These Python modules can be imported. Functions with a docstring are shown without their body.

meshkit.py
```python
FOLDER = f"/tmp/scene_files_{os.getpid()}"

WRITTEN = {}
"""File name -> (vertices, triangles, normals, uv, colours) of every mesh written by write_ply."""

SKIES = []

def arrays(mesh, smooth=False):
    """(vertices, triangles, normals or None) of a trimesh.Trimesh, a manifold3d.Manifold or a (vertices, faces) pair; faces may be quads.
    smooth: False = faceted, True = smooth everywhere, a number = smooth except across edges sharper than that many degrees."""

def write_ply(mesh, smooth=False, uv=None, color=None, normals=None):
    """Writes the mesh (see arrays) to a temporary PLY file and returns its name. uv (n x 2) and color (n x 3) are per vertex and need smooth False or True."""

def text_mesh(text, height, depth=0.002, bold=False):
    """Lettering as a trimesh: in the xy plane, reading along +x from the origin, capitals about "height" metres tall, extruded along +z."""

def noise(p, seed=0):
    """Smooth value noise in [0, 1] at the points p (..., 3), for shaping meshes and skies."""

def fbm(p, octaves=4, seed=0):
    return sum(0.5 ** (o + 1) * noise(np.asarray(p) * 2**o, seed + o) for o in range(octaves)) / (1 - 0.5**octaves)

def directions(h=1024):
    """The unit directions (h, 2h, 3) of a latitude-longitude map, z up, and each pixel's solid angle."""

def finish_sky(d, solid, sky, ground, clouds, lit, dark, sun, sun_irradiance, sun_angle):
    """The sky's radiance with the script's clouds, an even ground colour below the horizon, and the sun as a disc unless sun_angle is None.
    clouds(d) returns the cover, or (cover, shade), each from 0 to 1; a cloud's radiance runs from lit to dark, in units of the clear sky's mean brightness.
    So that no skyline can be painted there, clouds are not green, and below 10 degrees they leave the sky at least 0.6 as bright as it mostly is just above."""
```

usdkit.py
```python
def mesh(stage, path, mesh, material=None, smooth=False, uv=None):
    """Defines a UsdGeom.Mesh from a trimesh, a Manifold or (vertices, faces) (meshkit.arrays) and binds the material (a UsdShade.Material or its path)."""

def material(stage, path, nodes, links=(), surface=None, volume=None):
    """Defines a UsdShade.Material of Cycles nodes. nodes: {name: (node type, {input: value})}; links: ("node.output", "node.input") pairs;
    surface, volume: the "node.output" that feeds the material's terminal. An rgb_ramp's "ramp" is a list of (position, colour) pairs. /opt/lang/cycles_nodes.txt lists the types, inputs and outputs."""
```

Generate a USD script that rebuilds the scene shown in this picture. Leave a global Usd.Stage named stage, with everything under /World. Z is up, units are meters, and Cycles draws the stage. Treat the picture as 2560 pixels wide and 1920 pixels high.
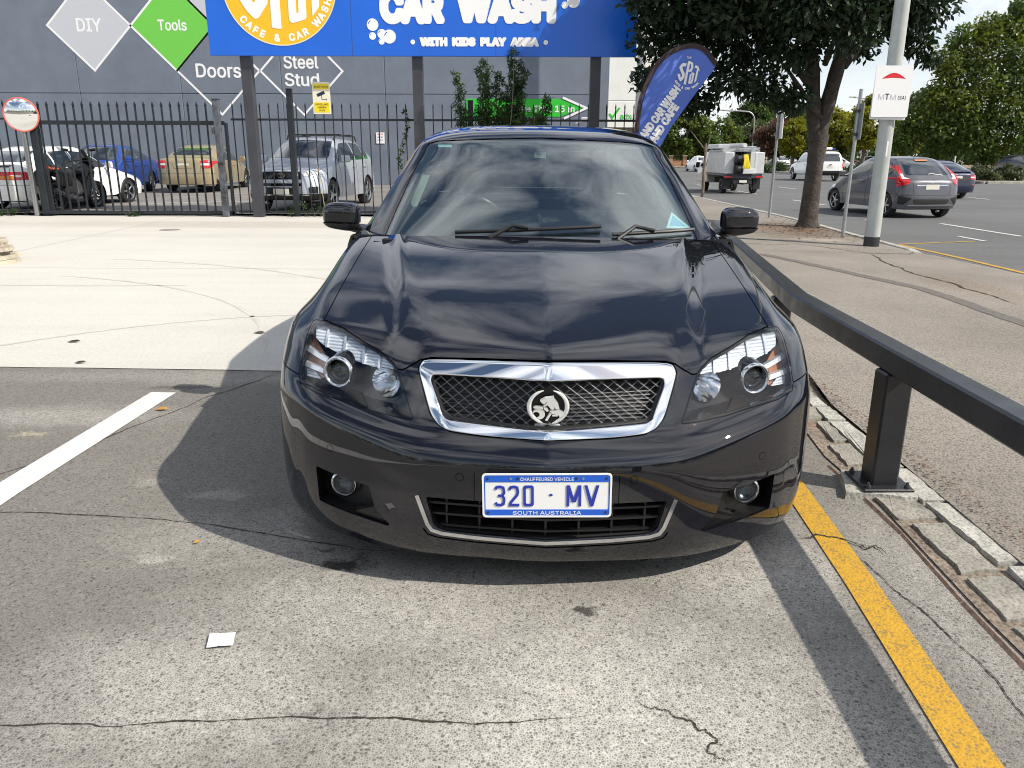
import math, random
import numpy as np, trimesh, shapely, usdkit, meshkit
from shapely.geometry import Polygon, LineString, Point, box as sbox
from shapely import affinity
from shapely.ops import unary_union
from scipy.interpolate import Akima1DInterpolator, PchipInterpolator, CubicSpline
from manifold3d import Manifold, Mesh as MMesh, CrossSection
from pxr import Usd, UsdGeom, UsdLux, UsdShade, Gf, Sdf, Vt

stage = Usd.Stage.CreateInMemory()
world = UsdGeom.Xform.Define(stage, '/World'); stage.SetDefaultPrim(world.GetPrim())
UsdGeom.Scope.Define(stage, '/World/Looks')

# ---------------------------------------------------------------- camera, sky, sun, exposure
CAM_H, PITCH, ROLL = 1.31, math.radians(16.348), 0.2
cam = UsdGeom.Camera.Define(stage, '/World/camera')
cam.CreateHorizontalApertureAttr(36.0); cam.CreateFocalLengthAttr(36.0 * 1950 / 2560)
cam.AddTranslateOp().Set((0, 0, CAM_H))
cam.AddRotateXOp().Set(90 - math.degrees(PITCH)); cam.AddRotateZOp().Set(ROLL)
cam.CreateClippingRangeAttr((0.05, 5000)); cam.CreateFStopAttr(0.0)
cam.CreateExposureAttr(0.27)
SUN_DIR = np.array([1.0, -0.46, 1.0]); SUN_DIR /= np.linalg.norm(SUN_DIR)
SUN_EL = math.asin(SUN_DIR[2]); SUN_ROT = math.atan2(SUN_DIR[0], SUN_DIR[1])
sun = UsdLux.DistantLight.Define(stage, '/World/sun')
sun.CreateIntensityAttr(1.2); sun.CreateAngleAttr(0.55); sun.CreateNormalizeAttr(True); sun.CreateColorAttr((1.0, 0.935, 0.83))
sun.AddRotateZOp().Set(math.degrees(-SUN_ROT)); sun.AddRotateXOp().Set(-(90 - math.degrees(SUN_EL)))
SKY_STRENGTH = 0.086
usdkit.material(stage, '/World/Looks/sky_look', {
    'sky': ('sky_texture', {'sky_type': 'single_scattering', 'sun_disc': False, 'sun_elevation': SUN_EL, 'sun_rotation': SUN_ROT, 'air_density': 1.0, 'aerosol_density': 1.0}),
    'tc': ('texture_coordinate', {}),
    'map': ('mapping', {'scale': (1.0, 1.0, 2.3), 'location': (1.7, 0.6, 0.3)}),
    'n1': ('noise_texture', {'scale': 2.1, 'detail': 9.0, 'roughness': 0.56, 'distortion': 0.35}),
    'n2': ('noise_texture', {'scale': 6.5, 'detail': 6.0, 'roughness': 0.6}),
    'r1': ('rgb_ramp', {'ramp': [(0, (0, 0, 0)), (0.425, (0.0,) * 3), (0.545, (0.62,) * 3), (0.68, (0.95,) * 3), (1, (1, 1, 1))]}),
    'sep': ('separate_xyz', {}),
    'hor': ('map_range', {'from_min': 0.0, 'from_max': 0.30, 'to_min': 0.60, 'to_max': 0.0, 'clamp': True}),
    'fmax': ('math', {'math_type': 'maximum'}),
    'tone': ('rgb_ramp', {'ramp': [(0, (9.6, 10.5, 11.9)), (0.5, (13.6, 14.0, 14.6)), (1, (18.0, 18.0, 17.9))]}),
    'mixc': ('mix_color', {'blend_type': 'mix', 'use_clamp': False}),
    'bg': ('background_shader', {'strength': SKY_STRENGTH})},
    [('tc.generated', 'map.vector'), ('map.vector', 'n1.vector'), ('map.vector', 'n2.vector'), ('n1.fac', 'r1.fac'), ('tc.generated', 'sep.vector'),
     ('sep.z', 'hor.value'), ('r1.color', 'fmax.value1'), ('hor.result', 'fmax.value2'), ('fmax.value', 'mixc.fac'), ('n2.fac', 'tone.fac'),
     ('sky.color', 'mixc.a'), ('tone.color', 'mixc.b'), ('mixc.result', 'bg.color')], surface='bg.background')
dome = UsdLux.DomeLight.Define(stage, '/World/sky')
UsdShade.MaterialBindingAPI.Apply(dome.GetPrim()).Bind(UsdShade.Material.Get(stage, '/World/Looks/sky_look'))
dome.GetPrim().SetCustomDataByKey('kind', 'structure')
dome.GetPrim().SetCustomDataByKey('label', 'pale blue sky with soft broken white cloud')
dome.GetPrim().SetCustomDataByKey('category', 'sky')

# ---------------------------------------------------------------- helpers
_used = set()
def numbered(parent, name):
    p = f'{parent}/{name}'; k = 0
    while p in _used:
        k += 1; p = f'{parent}/{name}_{k:03d}'
    _used.add(p); return p

def tag(prim, label=None, cat=None, group=None, kind=None):
    p = prim.GetPrim() if hasattr(prim, 'GetPrim') else prim
    for k, v in (('label', label), ('category', cat), ('group', group), ('kind', kind)):
        if v: p.SetCustomDataByKey(k, v)
    return p

def thing(name, label, cat, loc=(0, 0, 0), rotz=0.0, group=None, kind=None, roll=0.0):
    x = UsdGeom.Xform.Define(stage, numbered('/World', name))
    x.AddTranslateOp().Set(tuple(map(float, loc)))
    if rotz: x.AddRotateZOp().Set(float(rotz))
    if roll: x.AddRotateYOp().Set(float(roll))
    return tag(x, label, cat, group, kind)

def M3(v, f, n):
    """mesh arrays with normals"""
    return ('N', np.asarray(v, float), np.asarray(f, int), np.asarray(n, float))

def put(name, mesh, material, parent=None, smooth=30, label=None, cat=None, group=None, kind=None):
    pp = '/World' if parent is None else str((parent.GetPrim() if hasattr(parent, 'GetPrim') else parent).GetPath())
    path = numbered(pp, name)
    if isinstance(mesh, (list,)):
        mesh = trimesh.util.concatenate([m if isinstance(m, trimesh.Trimesh) else tm(m) for m in mesh])
    mp = material if isinstance(material, UsdShade.Material) else MAT(material)
    if isinstance(mesh, tuple) and isinstance(mesh[0], str):
        _, v, f, n = mesh
        m = UsdGeom.Mesh.Define(stage, path)
        m.CreatePointsAttr(Vt.Vec3fArray.FromNumpy(v.astype(np.float32)))
        m.CreateFaceVertexCountsAttr(Vt.IntArray.FromNumpy(np.full(len(f), 3, np.int32)))
        m.CreateFaceVertexIndicesAttr(Vt.IntArray.FromNumpy(f.astype(np.int32).ravel()))
        m.CreateSubdivisionSchemeAttr('none')
        m.CreateNormalsAttr(Vt.Vec3fArray.FromNumpy(n.astype(np.float32))); m.SetNormalsInterpolation('vertex')
        UsdShade.MaterialBindingAPI.Apply(m.GetPrim()).Bind(mp)
    else:
        m = usdkit.mesh(stage, path, mesh, mp, smooth=smooth)
    return tag(m, label, cat, group, kind)

def tm(x):
    if isinstance(x, trimesh.Trimesh): return x
    if hasattr(x, 'to_mesh'):
        m = x.to_mesh(); return trimesh.Trimesh(np.array(m.vert_properties[:, :3]), np.array(m.tri_verts), process=False)
    v, f = np.asarray(x[0], float), np.asarray(x[1], int)
    if f.shape[1] == 4: f = np.vstack([f[:, [0, 1, 2]], f[:, [0, 2, 3]]])
    return trimesh.Trimesh(v, f, process=False)

def box(x0, x1, y0, y1, z0, z1):
    m = trimesh.creation.box((x1 - x0, y1 - y0, z1 - z0)); m.apply_translation(((x0 + x1) / 2, (y0 + y1) / 2, (z0 + z1) / 2)); return m

def bbox(x0, x1, y0, y1, z0, z1, r=0.01):
    """box with chamfered edges"""
    r = min(r, (x1 - x0) * .45, (y1 - y0) * .45, (z1 - z0) * .45)
    P = []
    for sx in (0, 1):
        for sy in (0, 1):
            for sz in (0, 1):
                c = np.array([(x0, x1)[sx], (y0, y1)[sy], (z0, z1)[sz]], float); d = np.array([1 - 2 * sx, 1 - 2 * sy, 1 - 2 * sz]) * r
                for k in range(3):
                    q = c + d; q[k] = c[k]; P.append(q)
    return trimesh.convex.convex_hull(np.array(P))

def rot(m, deg, axis, point=(0, 0, 0)):
    m = m.copy(); m.apply_transform(trimesh.transformations.rotation_matrix(math.radians(deg), axis, point)); return m
def mov(m, t):
    m = m.copy(); m.apply_translation(t); return m
def scl(m, s):
    m = m.copy(); m.apply_transform(np.diag([*s, 1.0]))
    if np.prod(s) < 0: m.invert()
    return m

def cyl(p, q, r, n=16, r2=None, caps=True):
    p, q = np.asarray(p, float), np.asarray(q, float); d = q - p; L = np.linalg.norm(d); d = d / L
    a = np.cross(d, [0, 0, 1.0]) if abs(d[2]) < .95 else np.cross(d, [1.0, 0, 0]); a /= np.linalg.norm(a); b = np.cross(d, a)
    t = np.linspace(0, 2 * np.pi, n, endpoint=False); r2 = r if r2 is None else r2
    ring = np.cos(t)[:, None] * a + np.sin(t)[:, None] * b
    v = np.vstack([p + ring * r, q + ring * r2, [p], [q]]); i = np.arange(n); j = (i + 1) % n
    f = np.vstack([np.c_[i, i + n, j], np.c_[j, i + n, j + n]] + ([np.c_[i, j, np.full(n, 2 * n)], np.c_[i + n, np.full(n, 2 * n + 1), j + n]] if caps else []))
    return trimesh.Trimesh(v, f, process=False)

def tube(pts, r, n=8, closed=False):
    """swept tube through pts; r scalar or per point"""
    P = np.asarray(pts, float); k = len(P); r = np.broadcast_to(np.asarray(r, float), (k,))
    T = np.gradient(P, axis=0) if not closed else np.roll(P, -1, 0) - np.roll(P, 1, 0)
    T /= np.maximum(np.linalg.norm(T, axis=1, keepdims=True), 1e-9)
    a = np.cross(T[0], [0, 0, 1.0]);
    if np.linalg.norm(a) < .1: a = np.cross(T[0], [1.0, 0, 0])
    a /= np.linalg.norm(a); V = []
    th = np.linspace(0, 2 * np.pi, n, endpoint=False)
    for i in range(k):
        a = a - T[i] * (a @ T[i]); a /= np.linalg.norm(a); b = np.cross(T[i], a)
        V.append(P[i] + r[i] * (np.cos(th)[:, None] * a + np.sin(th)[:, None] * b))
    V = np.vstack(V); F = []
    for i in range(k if closed else k - 1):
        A = i * n; B = ((i + 1) % k) * n
        for s in range(n):
            t = (s + 1) % n; F += [(A + s, A + t, B + s), (A + t, B + t, B + s)]
    if not closed:
        c0, c1 = len(V), len(V) + 1; V = np.vstack([V, P[:1], P[-1:]])
        for s in range(n):
            t = (s + 1) % n; F += [(s, c0, t), ((k - 1) * n + s, (k - 1) * n + t, c1)]
    m = trimesh.Trimesh(V, np.array(F), process=False); return m

def lathe(prof, n=32):
    """revolve (r,z) profile about z"""
    prof = np.asarray(prof, float); t = np.linspace(0, 2 * np.pi, n, endpoint=False)
    V = np.stack([prof[:, 0][:, None] * np.cos(t), prof[:, 0][:, None] * np.sin(t), np.repeat(prof[:, 1][:, None], n, 1)], -1).reshape(-1, 3); F = []
    for i in range(len(prof) - 1):
        for s in range(n):
            u = (s + 1) % n; F += [(i * n + s, i * n + u, (i + 1) * n + s), (i * n + u, (i + 1) * n + u, (i + 1) * n + s)]
    return trimesh.Trimesh(V, np.array(F), process=False)

def extrude(poly, h, z0=0.0):
    if hasattr(poly, 'geoms'): return trimesh.util.concatenate([extrude(g, h, z0) for g in poly.geoms if g.geom_type == 'Polygon' and g.area > 1e-9])
    m = trimesh.creation.extrude_polygon(poly, h, engine='earcut'); m.apply_translation((0, 0, z0)); return m

def sheet(poly, z):
    """flat up-facing sheet; z scalar or f(x,y)"""
    if hasattr(poly, 'geoms'): return trimesh.util.concatenate([sheet(g, z) for g in poly.geoms if g.geom_type == 'Polygon'])
    v, f = trimesh.creation.triangulate_polygon(poly, engine='earcut')
    zz = z(v[:, 0], v[:, 1]) if callable(z) else np.full(len(v), float(z))
    m = trimesh.Trimesh(np.c_[v, zz], f, process=False)
    if m.face_normals[:, 2].sum() < 0: m.invert()
    return m

def stand(m, x=1):
    """xy-plane artwork -> facing -y (xz plane): (x,y,z)->(x,-z,y)"""
    m = m.copy(); v = m.vertices.copy(); m.vertices = np.c_[v[:, 0], -v[:, 2], v[:, 1]]; return m

def letters(text, height, depth=0.004, bold=False, width=None, center=True, fatten=0.0):
    """lettering facing -y with base line on z=0"""
    m = meshkit.text_mesh(text, height, depth, bold)
    b = m.bounds
    if width: m.apply_transform(np.diag([width / (b[1, 0] - b[0, 0]), 1, 1, 1]))
    b = m.bounds
    m.apply_translation((-(b[0, 0] + b[1, 0]) / 2 if center else -b[0, 0], 0, 0))
    return stand(m)

def text_shape(text, height, bold=True, fat=0.0, narrow=1.0):
    """lettering as shapely polygon(s), base line at y=0, from x=0"""
    m = meshkit.text_mesh(text, height, 0.01, bold)
    up = m.face_normals[:, 2] > 0.9
    tri = m.triangles[up][:, :, :2]
    g = unary_union([Polygon(t).buffer(1e-5) for t in tri])
    if fat: g = g.buffer(fat, join_style=1)
    return affinity.scale(g, narrow, 1, origin=(0, 0))

def ribbon(pts, w, z, jag=0.0, seed=0, taper=False):
    """flat strip along pts on z"""
    P = np.asarray(pts, float); d = np.gradient(P, axis=0); d /= np.maximum(np.linalg.norm(d, axis=1, keepdims=True), 1e-9); nrm = np.c_[-d[:, 1], d[:, 0]]
    rg = np.random.default_rng(seed); k = len(P)
    ww = np.broadcast_to(np.asarray(w, float), (k,)).copy()
    if jag: ww = ww * (1 + jag * rg.uniform(-1, 1, k))
    if taper: ww *= np.clip(np.minimum(np.arange(k), np.arange(k)[::-1]) / (0.15 * k), 0.15, 1)
    zz = z(P[:, 0], P[:, 1]) if callable(z) else np.full(k, float(z))
    A = np.c_[P + nrm * ww[:, None] / 2, zz]; B = np.c_[P - nrm * ww[:, None] / 2, zz]
    i = np.arange(k - 1); f = np.vstack([np.c_[i, i + k, i + 1], np.c_[i + 1, i + k, i + k + 1]])
    m = trimesh.Trimesh(np.vstack([A, B]), f, process=False)
    if m.face_normals[:, 2].sum() < 0: m.invert()
    return m

def wander(pts, n, amp, seed):
    """densify polyline and jitter it"""
    P = np.asarray(pts, float); s = np.r_[0, np.cumsum(np.linalg.norm(np.diff(P, axis=0), axis=1))]; u = np.linspace(0, s[-1], n)
    Q = np.c_[np.interp(u, s, P[:, 0]), np.interp(u, s, P[:, 1])]; rg = np.random.default_rng(seed)
    nz = sum(rg.normal(0, 1, (max(3, n // k), 2))[np.clip((np.arange(n) * (n // k) // n), 0, n // k - 1)] * w for k, w in ((1, .35), (3, .5), (9, .8)))
    nz = np.apply_along_axis(lambda c: np.convolve(np.pad(c, 1, 'edge'), [.25, .5, .25], 'valid'), 0, nz)
    return Q + nz * amp

# ---------------------------------------------------------------- materials
_mats = {}
def MAT(name):
    return _mats[name]
def pm(name, color, rough=0.5, metal=0.0, spec=0.5, coat=0.0, coat_rough=0.02, coat_ior=1.5, vary=0.0, vscale=3.0, bump=0.0, bscale=40.0, trans=0.0, emis=None, ior=1.5, alpha=1.0, dirt=None, rvary=0.0, sheen=0.0):
    """principled look with object-space variation in tone and fine relief"""
    c = (color,) * 3 if np.ndim(color) == 0 else tuple(color)
    n = {'p': ('principled_bsdf', {'base_color': c, 'roughness': rough, 'metallic': metal, 'specular_ior_level': spec, 'coat_weight': coat, 'coat_roughness': coat_rough, 'coat_ior': coat_ior, 'transmission_weight': trans, 'ior': ior, 'alpha': alpha, 'sheen_weight': sheen})}
    L = []
    if vary or bump or rvary:
        n['g'] = ('geometry', {})
    if vary:
        n['nz'] = ('noise_texture', {'scale': vscale, 'detail': 6.0, 'roughness': 0.62}); L.append(('g.position', 'nz.vector'))
        lo = tuple(max(0, x * (1 - vary)) for x in c); hi = tuple(x * (1 + vary) for x in c)
        if dirt is not None: lo = tuple(dirt)
        n['rp'] = ('rgb_ramp', {'ramp': [(0, lo), (0.32, lo), (0.68, hi), (1, hi)]}); L += [('nz.fac', 'rp.fac'), ('rp.color', 'p.base_color')]
    if rvary:
        n['nr'] = ('noise_texture', {'scale': vscale * 2.3, 'detail': 4.0}); n['mr'] = ('map_range', {'from_min': 0.3, 'from_max': 0.7, 'to_min': max(0, rough - rvary), 'to_max': rough + rvary, 'clamp': True})
        L += [('g.position', 'nr.vector'), ('nr.fac', 'mr.value'), ('mr.result', 'p.roughness')]
    if bump:
        n['nb'] = ('noise_texture', {'scale': bscale, 'detail': 4.0}); n['b'] = ('bump', {'strength': 1.0, 'distance': bump}); L += [('g.position', 'nb.vector'), ('nb.fac', 'b.height'), ('b.normal', 'p.normal')]
    if emis: n['p'][1].update({'emission_color': emis[0], 'emission_strength': emis[1]})
    _mats[name] = usdkit.material(stage, f'/World/Looks/{name}', n, L, surface='p.BSDF'); return _mats[name]

def glass(name, tint, ior=1.5, rough=0.0, gain=1.0):
    """window pane: transparent tint under a clear reflection that rises towards grazing angles alike on both faces"""
    f0 = ((ior - 1) / (ior + 1)) ** 2 * gain
    _mats[name] = usdkit.material(stage, f'/World/Looks/{name}', {'t': ('transparent_bsdf', {'color': tint}), 'g': ('glossy_bsdf', {'color': (1, 1, 1), 'roughness': rough}), 'ge': ('geometry', {}), 'd': ('vector_math', {'math_type': 'dot_product'}), 'ab': ('math', {'math_type': 'absolute'}),
        'om': ('math', {'math_type': 'subtract', 'value1': 1.0, 'use_clamp': True}), 'pw': ('math', {'math_type': 'power', 'value2': 5.0}), 'ma': ('math', {'math_type': 'multiply_add', 'value2': 1 - f0, 'value3': f0}), 'm': ('mix_closure', {})},
        [('ge.normal', 'd.vector1'), ('ge.incoming', 'd.vector2'), ('d.value', 'ab.value1'), ('ab.value', 'om.value2'), ('om.value', 'pw.value1'), ('pw.value', 'ma.value1'), ('ma.value', 'm.fac'), ('t.BSDF', 'm.closure1'), ('g.BSDF', 'm.closure2')], surface='m.closure'); return _mats[name]
# ---------------------------------------------------------------- shared materials
pm('car_paint_black', (.0045, .0047, .0070), .5, spec=.0, coat=1.0, coat_rough=.006, coat_ior=1.72)
pm('chrome', (.86, .87, .88), .035, metal=1.0)
pm('chrome_soft', (.72, .73, .74), .12, metal=1.0)
pm('black_plastic', .011, .34, spec=.45, bump=.0003, bscale=900)
pm('gloss_black', .005, .06, spec=.5)
pm('chrome_dark', (.30, .31, .32), .25, metal=1.0)
pm('rubber_black', .012, .6, bump=.0004, bscale=200)
pm('dark_trim', .020, .55)
pm('trim_beige', (.50, .52, .46), .7)
pm('seat_leather', .022, .5, bump=.0006, bscale=60)
pm('alloy', (.55, .56, .57), .22, metal=1.0)
pm('amber_lens', (.36, .15, .07), .12, spec=.6, coat=.6)
pm('lamp_silver', (.78, .80, .84), .16, metal=.6)
pm('ring_silver', (.82, .83, .80), .14, metal=.35, coat=1.0)
pm('plate_white', (.80, .80, .78), .35)
pm('plate_blue', (.012, .105, .56), .3)
pm('ink_blue', (.016, .035, .33), .35)
pm('sticker_cyan', (.10, .46, .72), .4)
pm('sticker_pale', (.55, .78, .80), .4)
pm('paper_white', (.78, .78, .79), .7, bump=.0004, bscale=120)
glass('projector_glass', (.55, .62, .60), 1.7); glass('fog_glass', (.45, .48, .50), 1.5)
pm('tail_red', (.35, .008, .01), .1, coat=.5); pm('steering_leather', .03, .3)
glass('windscreen_glass', (.80, .88, .855), 1.52, gain=4.2)
glass('side_glass', (.10, .12, .12), 1.5)
glass('lamp_glass', (.95, .96, .97), 1.42)
usdkit.material(stage, '/World/Looks/lamp_ribbed', {'p': ('principled_bsdf', {'base_color': (.74, .77, .82), 'metallic': .25, 'roughness': .22, 'coat_weight': 1.0}), 'tc': ('geometry', {}), 'w': ('wave_texture', {'wave_type': 'bands', 'bands_direction': 'z', 'scale': 36.0}), 'b': ('bump', {'strength': .5, 'distance': .0015}), 'r': ('rgb_ramp', {'ramp': [(0, (.42, .45, .50)), (1, (.85, .88, .92))]})},
    [('tc.position', 'w.vector'), ('w.fac', 'b.height'), ('b.normal', 'p.normal'), ('w.fac', 'r.fac'), ('r.color', 'p.base_color')], surface='p.BSDF'); _mats['lamp_ribbed'] = UsdShade.Material.Get(stage, '/World/Looks/lamp_ribbed')
# ================================================================ ground, driveway, road, footpath
def ground_mat(name, dark, light, scale, blotch, contrast=(.35, .62), bump=.002, patches=(), stains=(), tint=None, streak=0.0, rough=.85, bl_scale=.9, fine=.25):
    """stony surface in world space: stones from a voronoi pattern, broad tone from noise; patches lighten / stains darken round given spots"""
    n = {'g': ('geometry', {}), 'v': ('voronoi_texture', {'feature': 'f1', 'scale': scale}), 'nz': ('noise_texture', {'scale': scale * .55, 'detail': 5.0, 'roughness': .7}),
         'add': ('math', {'math_type': 'multiply_add', 'value2': .55}), 'r': ('rgb_ramp', {'ramp': [(0, dark), (contrast[0], dark), (contrast[1], light), (1, light)]}),
         'big': ('noise_texture', {'scale': bl_scale, 'detail': 8.0, 'roughness': .65}), 'rb': ('rgb_ramp', {'ramp': [(0, (blotch[0],) * 3), (.35, (blotch[0],) * 3), (.65, (blotch[1],) * 3), (1, (blotch[1],) * 3)]}),
         'm1': ('mix_color', {'blend_type': 'multiply', 'fac': 1.0}), 'p': ('principled_bsdf', {'roughness': rough, 'specular_ior_level': .3}), 'b': ('bump', {'distance': bump, 'strength': 1.0})}
    L = [('g.position', 'v.vector'), ('g.position', 'nz.vector'), ('g.position', 'big.vector'), ('v.distance', 'add.value1'), ('nz.fac', 'add.value3'), ('add.value', 'r.fac'), ('big.fac', 'rb.fac'), ('r.color', 'm1.a'), ('rb.color', 'm1.b'), ('add.value', 'b.height'), ('b.normal', 'p.normal')]
    n['add'][1]['value2'] = .62
    # value = voronoi distance * .62 + (noise - .25)
    n['off'] = ('math', {'math_type': 'subtract', 'value2': fine}); L.remove(('nz.fac', 'add.value3')); L += [('nz.fac', 'off.value1'), ('off.value', 'add.value3')]
    cur = 'm1.result'
    if streak:
        n['mp'] = ('mapping', {'scale': (.12, 2.6, 1), 'rotation': (0, 0, .16)}); n['ns'] = ('noise_texture', {'scale': 1.4, 'detail': 6.0, 'distortion': .6}); n['rs'] = ('rgb_ramp', {'ramp': [(0, (1 - streak,) * 3), (.38, (1 - streak,) * 3), (.56, (1, 1, 1)), (1, (1, 1, 1))]})
        n['m2'] = ('mix_color', {'blend_type': 'multiply', 'fac': 1.0}); L += [('g.position', 'mp.vector'), ('mp.vector', 'ns.vector'), ('ns.fac', 'rs.fac'), (cur, 'm2.a'), ('rs.color', 'm2.b')]; cur = 'm2.result'
    n['warp'] = ('noise_texture', {'scale': 7.0, 'detail': 5.0}); n['wsub'] = ('vector_math', {'math_type': 'subtract', 'vector2': (.5, .5, .5)}); n['wsc'] = ('vector_math', {'math_type': 'scale', 'scale': .22}); n['wadd'] = ('vector_math', {'math_type': 'add'})
    L += [('g.position', 'warp.vector'), ('warp.color', 'wsub.vector1'), ('wsub.vector', 'wsc.vector1'), ('wsc.vector', 'wadd.vector1'), ('g.position', 'wadd.vector2')]
    for k, (x, y, rx, ry, amt, col) in enumerate(list(patches) + list(stains)):
        n[f's{k}'] = ('vector_math', {'math_type': 'subtract', 'vector2': (x, y, 0)}); n[f'd{k}'] = ('vector_math', {'math_type': 'multiply', 'vector2': (1 / rx, 1 / ry, 0)}); n[f'l{k}'] = ('vector_math', {'math_type': 'length'})
        n[f'q{k}'] = ('map_range', {'range_type': 'smoothstep', 'from_min': .35, 'from_max': 1.0, 'to_min': amt, 'to_max': 0.0, 'clamp': True}); n[f'x{k}'] = ('mix_color', {'blend_type': 'multiply', 'b': col, 'use_clamp': False, 'use_clamp_result': False})
        L += [('wadd.vector', f's{k}.vector1'), (f's{k}.vector', f'd{k}.vector1'), (f'd{k}.vector', f'l{k}.vector1'), (f'l{k}.value', f'q{k}.value'), (f'q{k}.result', f'x{k}.fac'), (cur, f'x{k}.a')]; cur = f'x{k}.result'
    L.append((cur, 'p.base_color'))
    _mats[name] = usdkit.material(stage, f'/World/Looks/{name}', n, L, surface='p.BSDF')

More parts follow.
